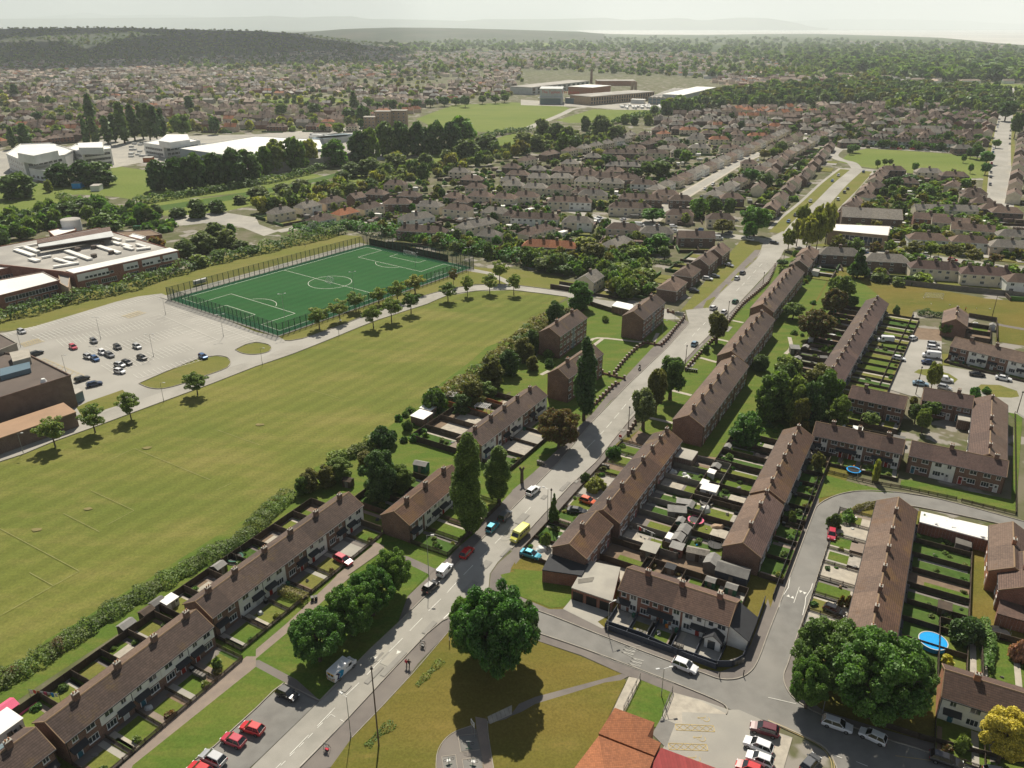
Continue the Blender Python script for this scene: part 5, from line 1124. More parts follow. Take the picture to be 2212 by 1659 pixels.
m0,m1=rp(3,1,560,1530),rp(3,1,955,900);md=(m1-m0).normalized();ml=(m1-m0).length
Ma=TR(m0-md*7,m0+md*ml*.25,'bWbWb','Ma','nearest third of the long plum roofed terrace beside the parking court',tile='tileplum',tile2='tile',chim=(.25,.5,.72,.94),W=7.5)
Mb=TR(m0+md*(ml*.25+.3),m0+md*ml*.62,'bWbbW','Mb','middle third of the long plum roofed terrace beside the parking court',tile='tileplum',tile2='tile',chim=(.12,.34,.56,.8),W=7.5)
Mc=TR(m0+md*(ml*.62+.3),m1,'bWbWb','Mc','far third of the long plum roofed terrace, ending at the playing field',tile='tileplum',tile2='tile',chim=(.1,.3,.5,.7,.9),W=7.5)
RR=TR(rp(3,3,890,510)-d61*1,rp(3,2,1130,975),'bbbbbbbbb','RR','long tan roofed terrace behind the huge green tree',tile='tilem',tile2='tileflat',chim=(.04,.16,.28,.42,.56,.70,.86),W=7.7,chz=1.45)
A,B=eave_line(*g(2,3,920,115,1870,435,z=EV),7.8);Q1=TR(A,B,'pbpww','Q1','corner terrace of red brick and white houses by the road junction',W=7.8,wall='brickred',tile='tile2',chim=(.2,.52,.86))
A,B=eave_line(*g(3,3,1505,1045,2211,1270,z=EV),7.6);d_=(B-A).normalized();Q2=TR(A,A+d_*20,'wbw','Q2','cream fronted terrace with an orange brick end behind the golden shrub',W=7.6,tile='tile2',wall='brickorange',chim=(.22,.62,.95))
# three storey flats left of the road
def flats(nl,nr,fr,ev,short,label,**k):
 nl,nr,fr=(g(*q,z=ev)[0]for q in(nl,nr,fr));A=(nl+nr)/2;d=(fr-nr);W=(nl-nr).length-.56;return terrace(A,A+d.normalized()*d.length,W,ev,ev+2.3,'bbbb' if d.length>17 else 'bbb',label,chim=(.25,.8),chz=1.4,canopy=False,storeys=3,cat='flats',name='block_of_flats',group='three storey brick flats',**k)
F1=flats((2,1,230,1205),(2,1,415,1248),(2,1,650,1085),8.0,'F1','three storey brick flats left of the other two, backing onto the playing field',tile='tile',tile2='tileflat')
F2=flats((2,1,950,1065),(2,1,1140,1102),(2,1,1325,950),8.0,'F2','three storey brick flats nearest the road junction sign',tile='tile',tile2='tileflat')
F3=flats((2,1,305,1560),(2,1,490,1610),(2,1,790,1395),8.0,'F3','three storey brick flats partly hidden by the tall slim poplar',tile='tile',tile2='tileflat')
for f_ in(F1,F2,F3):
 b=MB();b.box(-.9,.9,-f_.W/2-.06,-f_.W/2+.01,.2,7.4);o_=b.build('stair_window',M['panel'],f_.t,(0,0,0))
def longflats(A,B,n,short,label):return terrace(A,B,8.1,6.2,8.5,'b'*n,label,tile='tile',tile2='tileflat',chim=[(k+.5)/n for k in range(n)],chz=1.6,canopy=False,cat='flats',name='block_of_flats',group='long brick flats right of the main road',storeys=2)
L1=longflats(rp(2,2,1530,265,8.5),rp(2,1,1935,1415,8.5),6,'L1','nearest of the long brown roofed flats right of the main road')
l2=rp(2,1,1895,1372,8.5);L2_=longflats(l2,l2+d61*43,6,'L2','middle block of the long brown roofed flats right of the main road')
l3=rp(2,1,2165,966,8.5);L3_=longflats(l3,l3+d61*58,8,'L3','farthest block of the long brown roofed flats right of the main road')
# outbuildings, garages, extensions
GB={}
def garage(pts,z1,wall,roof,label,doors=None,name='garage',over=True):
 t,o=flatbox(pts,0,z1,wall,roof,name,label,'garage',0)
 if doors:
  A,B=Vector(pts[0])-o,Vector(pts[1])-o;n=doors;d=(B-A);nn=Vector((d.y,-d.x)).normalized()
  for k in range(n):
   b=MB();p=A+d*((k+.12)/n)+nn*.03;q=A+d*((k+.88)/n)+nn*.03;b.bar(p,q,.06,.0,z1-.55);b.build('bay_shade',M['black'],t)  # black sheets stand in for the shade inside the open bays
 return t
garage(g(2,3,515,108,865,225,z=2.6)+g(2,2,935,1590,650,1530,z=2.6),2.6,'brickred','concrete','open fronted brick garages with a concrete flat roof beside the red brick terrace',3)
q=g(2,2,262,1610,600,1659,z=2.9)+g(2,2,660,1560,330,1470,z=2.9)
t,o=flatbox(q,0,2.9,'brickred','darkroof','garage','lean-to garage with a dark felt roof on the mossy end terrace','garage',0)
garage(g(3,2,1310,1195,1980,1375,z=3.0)+g(3,2,1985,1255,1325,1105,z=3.0),3.0,'brickred','roofpatchy','long brick garage block with a patchy white flat roof by the side road')
garage(g(2,1,862,985,1050,1030,z=2.6)+g(2,1,1045,975,905,945,z=2.6),2.6,'brick','roofwhite','low brick store with a pale flat roof between the flats')
# white house lean-to and porch
w=MB();tt=Q1.t
def lean(tr,x0,x1,y0,y1,z0,z1,wm,rm,name='side_extension'):
 b=MB();b.box(x0,x1,y0,y1,0,z0);b.hexa([(x0,y0,z0),(x1,y0,z0),(x1,y1,z0),(x0,y1,z0)],[(x0,y0,z1-.02),(x0+.05,y0,z1-.02),(x0+.05,y1,z1-.02),(x0,y1,z1-.02)]);o=b.build(name,M[wm],tr.t)
 r=MB();r.hexa([(x0,y0-.2,z1),(x1+.3,y0-.2,z0-.05),(x1+.3,y1+.2,z0-.05),(x0,y1+.2,z1)],[(x0,y0-.2,z1+.15),(x1+.3,y0-.2,z0+.1),(x1+.3,y1+.2,z0+.1),(x0,y1+.2,z1+.15)]);r.build('lean_to_roof',M[rm],o);return o
lean(Q1,Q1.L/2,Q1.L/2+3.4,-3.4,3.2,2.5,4.6,'white','darkroof')
x=Q1.L/2-2.0;b=MB();b.box(x-1.4,x+1.4,-6.0,-3.95,0,2.35);b.hexa([(x-1.4,-6.0,2.35),(x+1.4,-6.0,2.35),(x+1.4,-5.9,2.35),(x-1.4,-5.9,2.35)],[(x-.02,-6.0,3.3),(x+.02,-6.0,3.3),(x+.02,-5.9,3.3),(x-.02,-5.9,3.3)]);po=b.build('porch',M['white'],Q1.t)
b=MB()
for s in(-1,1):
 q=[(x+s*1.7,-6.3,2.2),(x,-6.3,3.4),(x,-3.9,3.4),(x+s*1.7,-3.9,2.2)]
 if s>0:q=q[::-1]
 b.hexa(q,[(a_,b_,c_+.12)for a_,b_,c_ in q])
b.build('porch_roof',M['darkroof'],po);b=MB();b.box(x-.8,x+.5,-6.05,-6.0,.1,2.1);b.build('porch_door',M['pane'],po)
# white rear extension / conservatory behind RTb far end, dark summer house behind R2a
garage([RTb.P(15.5,-3.8),RTb.P(15.5,-8.2),RTb.P(20.6,-8.2),RTb.P(20.6,-3.8)],2.7,'brickdark','concrete','flat roofed brick rear extension at the far end of the long mossy terrace',name='rear_extension')
q=[R2a.P(-11.6,2.6),R2a.P(-16.4,2.6),R2a.P(-16.4,-3.6),R2a.P(-11.6,-3.6)]
# summer house with pale gable roof
shed(g(2,3,1900,30,z=0)[0],R(-28),6.2,3.6,2.4,'navy','felt','dark blue summer house with white doors and a pale grey roof')
# red-roofed building at the bottom edge
q=g(2,3,750,1365,1230,1555,1285,1445,1170,1390,1230,1270,890,1145,z=3.6)
t,o=flatbox(q,0,3.5,'brickorange','tileorange','community_hall','low hall with orange ribbed roofs at the bottom edge','hall',0)
b=MB();q2=g(2,3,750,1372,1228,1558,z=3.75)+g(2,3,1100,1900,450,1780,z=5.6);b.prism([p-o for p in q2],3.3,3.32);P3d=[(q2[0]-o,3.5),(q2[1]-o,3.5),(q2[2]-o,5.6),(q2[3]-o,5.6)]
b.hexa([(p.x,p.y,z_-.15)for p,z_ in P3d],[(p.x,p.y,z_+.05)for p,z_ in P3d]);b.build('lower_roof',M['tileorange'],t)
q=g(2,3,1290,1490,1760,1665,z=3.2)+g(2,3,1900,2000,1100,1850,z=3.2)
M['redmetal']=tile_mat('red ribbed roof',(.42,.07,.07),(.36,.06,.06),row=50,colw=.45,dark=.95)
flatbox(q,0,3.1,'brickorange','redmetal','shop_unit','shop with a red ribbed metal roof cut by the bottom edge','shop',0)
# far right edge houses
A=rp(3,2,2130,1480);E1=TR(A-d61*4,A+d61*13,'bb','E1','brown roofed brick house cut by the right edge beside the garages',tile='tile2',tile2='tileflat',wall='brickorange',chim=(.5,),canopy=False)
t,o=flatbox(g(3,3,1980,330,2300,420,z=2.6)+g(3,3,2330,150,2020,120,z=2.6),0,2.6,'brickred','tile2','single_storey_annexe','low brick annexe with a brown tiled roof at the right edge','annexe',0)
A=rp(3,3,2230,90);TR(A,A+d61*12,'bb','E2','brick house at the right edge above the low annexe',tile='tile2',wall='brickred',chim=(.5,),canopy=False)
garage([P4_.P(P4_.L/2-3,-8.5),P4_.P(P4_.L/2,-8.5),P4_.P(P4_.L/2,-4.1),P4_.P(P4_.L/2-3,-4.1)],2.6,'brickdark','concrete','small flat roofed brick store in the courtyard angle')
# ---- gardens
yard(T0,1,10,'the corner terrace','lp',fh=1.8,seed=2);yard(T0,-1,6.2,'the corner terrace','ll',fh=1.0,seed=3,slats=True,shed_p=0)
yard(T1,1,8.6,'the nearest whole terrace','lllpl',fh=1.8,seed=4,shed_p=0,ground='lush');yard(T1,-1,6.3,'the nearest whole terrace','lllll',fh=1.0,seed=5,slats=True,bush=.6,ground='pave')
yard(T2,1,8.0,'the tree row terrace','lplopld',fh=1.8,seed=6,ground='soil',shed_p=.3);yard(T2,-1,6.4,'the tree row terrace','lllllcl',fh=1.0,seed=7,slats=True,ground='pave',bush=.6)
yard(T3,1,13,'the poplar terrace','looo',fh=1.8,seed=8,ground='bank',shed_p=0);yard(T3,-1,9.5,'the poplar terrace','olll',fh=1.2,seed=9,slats=True,ground='lush')
yard(T4,1,15,'the bronze tree terrace','opplh',fh=1.8,seed=10,shed_p=0,ground='soil');yard(T4,-1,8.5,'the bronze tree terrace','ogcll',fh=1.1,seed=12,ground='pink_pave',shed_p=0,binp=.8)
yard(RTa,1,7.6,'the short end terrace','go',fh=1.0,seed=13,ground='gravel',shed_p=0);yard(RTa,-1,10.5,'the short end terrace','pd',fh=1.8,seed=14,ground='pave',shed_p=0)
yard(RTb,1,8.3,'the long mossy terrace','olcgdll',fh=1.0,seed=15,ground='slab',slats=True,shed_p=0,binp=.8,bush=.9);yard(RTb,-1,13,'the long mossy terrace','hloohod',fh=1.7,seed=16,ground='pave',fm='woodgrey',bush=.7)
yard(R2a,1,12.5,'the cluttered terrace','oll',fh=1.7,seed=17,ground='lush',shed_p=1);yard(R2a,-1,5,'the cluttered terrace','ooo',fh=1.2,seed=18,ground='bank')
yard(R2b,1,12.5,'the stepped terrace','olloho',fh=1.7,seed=19,ground='lush',shed_p=.8,bush=.8);yard(R2b,-1,5,'the stepped terrace','oloolo',fh=1.4,seed=20,ground='bank',bush=1)
yard(P1_,-1,5.4,'the panelled terrace','plloo',fh=.9,seed=21,ground='lush',shed_p=0);yard(P1_,1,9,'the panelled terrace','oolo',fh=1.6,seed=22,ground='lush')
yard(P5_,-1,7,'the small window terrace','lll',fh=1.6,seed=23,ground='lush');yard(P6_,-1,3.5,'the court terrace','dldl',fh=.8,seed=24,ground='lush');yard(P6_,1,10,'the court terrace','dlpl',fh=1.7,seed=25,ground='soil')
yard(P7_,-1,8,'the lone house pair','dl',fh=1.7,seed=26,ground='soil',shed_p=1)
for m_,sd in((Ma,27),(Mb,28),(Mc,29)):yard(m_,-1,11.5,{27:'the near plum terrace',28:'the middle plum terrace',29:'the far plum terrace'}[sd],'lllol',fh=1.0,seed=sd,ground='verge',bush=.7);yard(m_,1,11,{27:'the near plum terrace',28:'the middle plum terrace',29:'the far plum terrace'}[sd],'opldo',fh=1.7,seed=sd+10,ground='soil',bush=.9,shed_p=.7)
yard(RR,1,7.2,'the long tan terrace','dcllpllpl',fh=1.0,seed=41,ground='slab',slats=True,shed_p=0,bush=.5);yard(RR,-1,11.5,'the long tan terrace','oohoodooo',fh=1.5,seed=42,ground='bank',bush=.9,skip=(0,1,2),shed_p=.5,fm='wood')
yard(Q1,-1,6.2,'the junction terrace front','gllcc',fh=1.3,seed=43,ground='asphdark',shed_p=0,fm='navy',binp=.6);yard(Q1,1,8,'the junction terrace','dplop',fh=1.8,seed=44,ground='pink_pave')
yard(Q2,-1,7.5,'the golden shrub terrace','lll',fh=1.0,seed=45,ground='lush',slats=True,shed_p=0);yard(Q2,1,17,'the golden shrub terrace','lll',fh=1.7,seed=46,ground='lush',shed_p=.0)
# footpath railings and boundary fences
fence(g(3,2,440,800,250,1300,110,1659)+g(3,3,40,200),1.2,'low dark fence running beside the side road pavement','black',slats=False,name='roadside_fence')
fence(g(3,2,490,760,900,860,1140,900),.9,'dark picket fence below the trampoline garden','wood',slats=True,name='picket_fence')
fence(g(3,2,1150,900,1625,1000),.9,'dark picket fence edging the flats lawn, left of the path gap','wood',slats=True,name='picket_fence')
fence(g(3,2,1670,1015,2140,1130,2130,260),.9,'dark picket fence edging the flats lawn, right of the path gap','wood',slats=True,name='picket_fence')
fence(g(3,1,1255,1060,1120,1330,960,1680),1.0,'fence along the front gardens facing the parking court','wood',name='roadside_fence')
fence(g(2,3,815,440,1110,540,1430,690,1500,700,1760,790,1900,790,1985,740,2050,600,2180,230),1.5,'dark blue fence wrapping the junction corner plot','navy',name='corner_fence')
fence(g(3,3,1000,1310,1300,1410,1700,1520,2211,1640),1.2,'brown fence behind the parked white cars under the big tree','wood',name='roadside_fence')
fence(g(3,1,860,740,1150,800,1700,860,2110,900,2300,925),2.2,'tall dark concrete fence along the far side of the yellowed field','woodgrey',name='boundary_fence')
fence(g(3,1,1730,1080,1970,1120,1975,1290),1.7,'fence round the end garden jutting into the yellowed field','wood',name='boundary_fence')
fence(g(2,1,640,965,740,1000,870,1040),1.8,'dark timber fence between the lane and the flats lawn','wood',name='boundary_fence')
def piers(P,sp,label,h=.55,ph=1.25,name='brick_pier_wall'):
 P=smooth_path(P,2);o=P[0];t=thing(name,(o.x,o.y,.1),0,label,'wall');w=MB();pm=MB();pm.box(-.28,.28,-.28,.28,0,ph);pm.box(-.34,.34,-.34,.34,ph,ph+.1);me=pm.mesh('pier',M['brick'])
 acc=0
 for i in range(len(P)-1):
  a,c=P[i]-o,P[i+1]-o;w.bar(a,c,.24,-.1,h);d=(c-a).normalized();Ls=(c-a).length
  while acc<Ls:q=a+d*acc;link('pier',me,t,(q.x,q.y,0),ang(a,c));acc+=sp
  acc-=Ls
 w.build('low_wall',M['brick'],t);return t
piers(g(2,1,780,1570,880,1600,975,1620),2.6,'short brick pier wall at the corner below the slim poplar flats')
piers(g(2,1,880,1580,1000,1430,1150,1310,1290,1330,1400,1200,1490,1090,1460,1070,1340,1035),2.4,'brick wall with many piers along the flats left of the main road')
piers(g(2,2,640,250,720,180,880,20)+g(2,1,930,1659),2.4,'brick pier wall beside the pavement under the slim poplar')
piers(g(2,1,1500,1545,1600,1430,1760,1260,1870,1130,2000,970,2211,790)+g(3,1,60,640),2.4,'long brick pier wall in front of the long flats right of the main road')
piers(g(2,2,1000,440,1080,320,1180,190,1320,60),2.4,'brick pier wall round the brush crowned poplars')
# ---------------------------------------------------------------- planting
def depth_at(p,z=0.):return p[1]*math.cos(TH)+(H-z)*math.sin(TH)
def projy(X,Y,Z):zc=Y*math.cos(TH)-(Z-H)*math.sin(TH);return CY-F*(Y*math.sin(TH)+(Z-H)*math.cos(TH))/zc
def solve_h(p,ytop):
 lo,hi=0.,90.
 for _ in range(40):
  m=(lo+hi)/2
  if projy(p[0],p[1],m)>ytop:lo=m
  else:hi=m
 return lo
NMK={'full':'dense tree','round':'round tree','domed':'broad tree','young':'young tree','poplar':'poplar','brush':'brush crowned tree','conifer':'conifer','bush':'bush'}
NML={'mid':'green','dark':'dark green','rich':'rich green','lime':'fresh light green','olive':'olive green','bronze':'bronze leaved','gold':'golden','willow':'grey green','blush':'pinkish','young':'part turned green','scrub':'mottled green'}
KC={'f':'full','r':'round','d':'domed','y':'young','p':'poplar','b':'brush','c':'conifer','u':'bush'}
LC={'m':'mid','d':'dark','r':'rich','l':'lime','o':'olive','b':'bronze','g':'gold','w':'willow','k':'blush','y':'young','s':'scrub'}
def grove(data,phrase,group,i=None,j=None,cat='tree',lod=None):
 """data: 'kl x y top w' items (spot of the trunk's foot, top of the crown, crown width)"""
 L=[]
 for it in data.split(';'):
  a=it.split()
  if not a:continue
  x,y,tp,w=map(float,a[1:5])
  if i is not None:x,y,tp,w=553*i+x/4,ROWY[j]+y/4,ROWY[j]+tp/4,w/4
  L.append((x,y,tp,w,a[0][0],a[0][1]))
 L.sort();cnt={}
 for x,y,tp,w,k,l in L:
  p=G(x,y);r=w/2*depth_at(p)/F*(1.14 if k=='y' else 1.);h=max(solve_h(p,tp),r*1.1);kd=(k,l);cnt.setdefault(kd,[]).append((p,r,h))
 for(k,l),q in cnt.items():
  for n,(p,r,h)in enumerate(q):
   kk=KC[k];extra='' if len(q)==1 else ', %s from the left'%nth(n)
   plant(kk,LC[l],p,r,h,'%s %s %s%s'%(NML[LC[l]],NMK[kk],phrase,extra),'bush' if kk=='bush' else cat,group,lod=lod)
def mass(name,polys,n,kinds,leafs,rr,label,seed=1,flat=1.,lod=3,zf=None,avoid=True,wy=None):
 """a thicket or far wood that reads as one mass: many crowns in one mesh"""
 rng=np.random.RandomState(seed);rd=random.Random(seed);Vs,Qs,Ms=[],[],[];off=0;tm={}
 for ck in kinds:tm[ck]=crown(ck,seed+5,{3:260,4:90,5:34,2:620}[lod],{3:.34,4:.5,5:.75,2:.2}[lod])[:2]
 W_=[abs(sum(P[i][0]*P[(i+1)%len(P)][1]-P[(i+1)%len(P)][0]*P[i][1]for i in range(len(P))))for P in polys];tot=sum(W_)
 for P,w in zip(polys,W_):
  xs=[p[0]for p in P];ys=[p[1]for p in P];cnt=int(n*w/tot);k=0;tries=0
  while k<cnt and tries<cnt*30:
   tries+=1;x,y=rd.uniform(min(xs),max(xs)),rd.uniform(min(ys),max(ys))
   if not inside((x,y),P):continue
   p=G(x,y)if wy is None else Vector((x,y))
   if avoid and blocked(p,rr[0]):continue
   k+=1;ck=rd.choice(kinds);V,Q=tm[ck];r=rd.uniform(*rr);a=rd.uniform(0,6.28);c,s=math.cos(a),math.sin(a)
   X=V[:,0]*c-V[:,1]*s;Y=V[:,0]*s+V[:,1]*c;hz={'poplar':.9,'conifer':1.1}.get(ck,1.)*flat*rd.uniform(.85,1.3)
   z0=(zf(p.x,p.y)if zf else 0)+(r*.25 if ck!='bush' else 0)
   Vs.append(np.stack([p.x+X*r,p.y+Y*r,z0+V[:,2]*r*hz],1));Qs.append(Q+off);off+=len(V);Ms.append(np.full(len(Q),rd.randrange(len(leafs))))
 if not Vs:return
 o=link(name,npmesh(name,np.vstack(Vs),np.vstack(Qs),[LF[l]for l in leafs],np.concatenate(Ms)));return tag(o,label,'bushes' if 'bush' in label or 'scrub' in label or 'bramble' in label else 'trees',kind='stuff')
def blocked(p,m=1.):
 for(cx,cy,hl_,hw_,a)in FOOT:
  dx,dy=p[0]-cx,p[1]-cy
  if abs(dx)>hl_+hw_+m or abs(dy)>hl_+hw_+m:continue
  c,s=math.cos(a),math.sin(a)
  if abs(dx*c+dy*s)<hl_+m and abs(-dx*s+dy*c)<hw_+m:return True
 return False
grove('dr 1070 1456 1262 185;dr 1022 1420 1285 110;rd 1118 1425 1290 100','in the park triangle','trees in the park triangle')
grove('dr 692 1428 1319 122;dr 762 1374 1262 112;dr 806 1330 1226 104;dr 850 1283 1184 88','in the row beside the footpath','row of dense trees by the footpath')
grove('dm 1783 1490 1350 170;dr 1874 1548 1366 208;dm 1950 1518 1405 112;dr 1740 1530 1420 90','in the huge corner clump','trees of the huge corner clump')
grove('rg 2155 1650 1535 108','in front of the cream fronted terrace','golden trees');grove('um 2076 1622 1588 42','on the lawn of the cream fronted terrace',None)
grove('uk 2196 1424 1370 44;ug 2045 1440 1412 28;ud 2084 1388 1332 84;us 2046 1338 1322 26;us 2120 1400 1372 34','in the right hand back gardens','garden bushes')
grove('pm 1014 1152 942 80','with a split trunk by the parked red car',None);grove('pm 1078 1086 970 58','standing in a front garden by the road',None);grove('pd 1261 908 735 50','in front of the flats, tall and slim',None)
grove('db 1207 968 878 94','beside the bend of the main road',None);grove('ur 1326 986 958 36','clipped round in a front garden',None)
grove('bw 1389 928 834 54;bo 1415 892 798 46;bm 1447 863 767 58;bo 1547 742 673 46','on the grass by the pier wall','brush crowned trees by the main road')
grove('fr 1607 962 892 74;fm 1668 905 800 84;fm 1712 915 812 70;fd 1745 925 825 66;fm 1780 900 800 70;fo 1725 935 858 46;fm 1805 925 855 54;fd 1690 850 785 60;fo 1765 860 790 80;fm 1700 820 770 60;fd 1640 800 765 40','in the clump behind the flats','trees of the clump behind the long flats')
grove('rm 1812 660 590 62;rb 1798 690 618 55;db 1758 735 665 80;rm 1712 690 652 50;rm 1835 668 636 34','behind the far long flats','trees behind the far long flats')
grove('cd 1851 600 535 46;ul 1898 600 575 30;uw 1900 608 592 40;uw 1940 616 604 36;um 1962 612 592 28;um 1990 612 600 50;ud 1935 678 658 16;cr 1934 676 658 14','along the yellowed field','plants beside the yellowed field')
grove('ul 1890 1040 985 20;ro 1763 1022 975 30;uw 1763 1022 1005 26;rm 1990 935 880 34;rm 2010 905 865 40;rm 1878 920 890 40;rd 1975 915 870 38;uo 1972 870 852 20;ur 2103 860 830 30;rl 2010 846 780 34;rm 2040 725 695 34;ur 2131 850 832 22','among the cross terraces','garden trees of the cross terraces')
grove('ud 828 965 912 66;um 938 888 832 60;fo 708 1050 1005 45;fm 735 1035 990 60;fo 672 1060 1015 50;fm 655 1068 1030 34;fd 822 1078 972 90;fm 868 1060 1005 60;cr 826 1050 972 34;fo 790 1005 975 40;ud 880 930 900 26','behind the left terraces','trees behind the left terraces')
grove('fo 1020 878 820 60;fd 1000 890 850 50;fo 1062 838 770 60;fm 1050 860 826 50;fd 1100 810 755 50;fo 1130 780 730 50;fd 1150 760 712 44;fo 1175 740 700 40;fd 1200 705 650 44;fr 1253 668 608 58;fm 1185 775 755 26;um 1308 695 680 20;fo 1225 690 665 34;ud 1185 792 770 26;fo 1150 800 768 30','beside the three storey flats','bushy trees beside the three flats')
grove('um 1525 762 740 16;ud 1530 842 822 20;ud 1545 845 824 16;uo 1725 1020 985 22;ul 1286 1060 1030 50;us 1265 1040 1015 24;cm 1196 1130 1065 26;um 1180 1180 1140 26;ud 1170 1170 1150 20;uo 1650 1130 1100 26;us 1800 1140 1100 34;us 1710 1130 1100 26;ub 1815 1310 1280 16;ub 1830 1315 1282 18;um 1830 1120 1096 22;ur 1838 1130 1106 18;ur 1990 1140 1108 20;um 470 1446 1418 26;us 800 1298 1280 34;ud 790 1300 1285 18','in a front garden','front garden bushes')
grove('yy 120 966 900 62;yy 206 935 872 58;ym 284 907 846 50;ym 427 854 802 52;yy 690 711 660 48;yy 735 694 646 45;yy 769 672 629 44;ym 807 709 657 42;yy 819 658 619 36;yy 846 695 640 45;yy 859 652 604 38;yl 897 634 591 46;ym 888 678 628 41;ym 968 651 609 40;yb 980 618 578 20;yy 1010 640 594 28;yy 1058 634 589 36;yy 1079 611 561 38;yy 1110 637 590 34','planted along the school lane','young trees along the school lane',lod=1)
# further off, left: school hedge, willows, rows by the warehouse
grove('fw 400 560 518 50;fw 440 545 500 60;fw 470 530 480 56;fw 490 535 495 50;ub 340 535 505 40;fr 500 505 482 22;fm 430 575 550 40;fw 520 540 520 40;ud 545 545 525 30;fd 470 560 540 30','between the school and the hedge','trees between the school and the pitch')
grove('fd 38 428 374 84;fd 135 402 352 60;fd 185 400 345 60;fd 220 400 350 70;fl 107 415 388 18;fd 345 410 345 50;fd 385 412 340 60;fd 425 408 330 60;fd 465 402 330 60;fd 505 398 320 64;fd 540 392 322 60;fm 575 375 315 40;fl 600 370 300 56;fm 640 368 295 56;fl 670 360 300 50;fr 725 358 300 56;fd 780 350 282 56;fm 800 350 276 46;fd 835 338 262 50;fd 870 336 262 50;fd 905 334 262 50;fd 940 332 262 50;fd 975 330 262 50;fr 1000 318 250 64','before the white warehouse','tall trees by the warehouse')
grove('fw 760 382 350 50;fw 800 380 340 56;fw 855 372 330 60;fm 835 385 352 40;fl 858 360 326 32;fw 740 392 368 40;fd 915 390 350 28;fw 1010 345 300 62;fw 1050 330 290 60;fw 965 356 322 34;fw 920 362 330 40;fd 800 408 385 34;fm 700 410 392 40;fw 650 412 395 46;fw 610 418 400 40;fw 560 430 405 50;fw 520 440 428 34;fw 590 440 420 40;fd 385 470 450 40;fw 340 468 440 30;fd 150 470 440 60;fd 185 462 436 60;fd 110 480 448 50;fd 40 495 465 60;fm 205 490 470 30;fm 235 500 462 70;fd 430 470 430 46;fd 470 460 432 40','along the canal bank','trees of the canal bank')
grove('pd 203 290 208 22;pd 190 318 258 16;pd 208 316 256 18;pd 270 310 222 26;pd 292 304 230 24;pd 310 300 228 20;pd 325 304 228 22;pd 340 304 232 22;pd 355 300 235 18;pd 235 312 252 20;pd 250 306 248 22;rd 395 298 245 40;rd 465 290 250 22;pd 410 242 208 20;pd 30 322 274 18;pd 60 328 268 26;pd 35 215 182 18;rd 82 262 240 22;rm 130 246 232 20;rm 165 275 258 26;rd 170 245 230 20','beyond the white offices','poplars and trees of the left suburb',lod=3)
grove('pd 766 243 198 18;rd 680 250 222 30;rd 795 232 212 24;rd 835 236 214 20;rd 850 240 214 20;rd 755 262 232 28;rd 785 268 226 30;rm 815 242 218 22;rd 608 252 222 30;rd 900 235 214 24;rd 930 232 212 24;rd 960 230 208 26;rd 985 228 210 22;rd 1005 232 206 22;rd 1042 225 206 18;rm 733 292 264 28;rd 780 278 256 14;rd 1070 224 204 20;rd 1090 222 202 22','in the middle suburb','trees of the middle suburb',lod=3)
grove('fw 1170 300 255 38;fd 1200 305 265 40;fw 1225 318 272 40;fd 1265 282 250 24;fw 1300 302 248 50;fm 1215 330 285 36;fd 1285 295 265 26;fw 1330 308 270 44;fw 1160 325 290 40;fm 1240 322 292 34;fo 1340 294 270 28;fw 1130 320 285 50;fd 1262 306 288 24;fm 1300 312 292 30;fm 1350 268 245 24;fd 1370 270 250 20;fm 1400 270 245 22;fd 1110 332 316 26','in the meadow copse','trees of the copse by the meadow',lod=2)
grove('rl 1292 342 320 28;rm 1305 348 332 20;rd 1316 368 332 34;rl 1294 362 344 22;rm 1272 366 344 20;rb 1228 358 342 10;rm 1200 358 344 24;rl 1222 350 330 26;rd 1470 350 320 34;rr 1478 358 322 30;rd 1400 382 348 40;rd 1425 385 345 50;rd 1370 390 360 30;rd 1430 320 302 24;ro 1650 345 322 26;rr 1620 398 362 40;rd 1650 410 372 40;rm 1680 345 318 22;rm 1520 330 312 20;rl 1525 292 278 20;rr 1635 310 292 20;rm 1340 410 396 18;rr 1410 480 448 54;rr 1508 470 425 42;rd 1540 465 425 36;rd 1572 470 425 30;rr 1628 510 442 66;ro 1560 505 472 44;rr 1618 520 476 32;rm 1650 480 450 50;rl 1303 448 432 30;rd 1260 560 530 36;rm 1275 575 540 30;rd 1140 570 530 40;rw 1180 585 555 60;rd 1230 575 545 50;rl 1262 555 508 50;ro 1278 572 520 56;rr 1420 545 502 50;rw 1350 565 525 40;rm 1375 570 530 60;rm 1340 600 572 60;rm 1390 610 580 60;rd 1350 640 608 50;rm 1400 635 610 50;rd 1370 585 560 50;rm 1300 600 570 30;rd 1435 560 530 30;rd 1215 595 572 40','in the pale estate','garden trees of the pale estate',lod=2)
grove('rl 1702 540 492 30;rl 1720 532 470 32;rl 1740 548 460 40;rl 1762 545 452 34;rl 1782 528 432 34;rl 1730 500 438 30;rl 1765 500 438 26;rl 1796 470 440 20','by the far main road','pale willows by the far main road',lod=2)
grove('yo 1809 545 505 34;ym 1846 552 512 32;yb 1888 556 520 26;ym 1920 552 517 26;yo 1968 562 518 44;ym 2008 562 520 40;yo 2050 568 523 46;yo 2098 572 535 38;yb 2146 574 545 30;rd 1938 475 432 36;rr 1996 445 420 34;rm 1925 480 450 26;rm 2045 470 440 30;rr 1720 560 540 20;rd 1690 575 560 26;rd 2000 510 482 30;rd 1720 590 560 34;rm 1690 600 575 24','along the cross street','street trees of the right estate',lod=2)
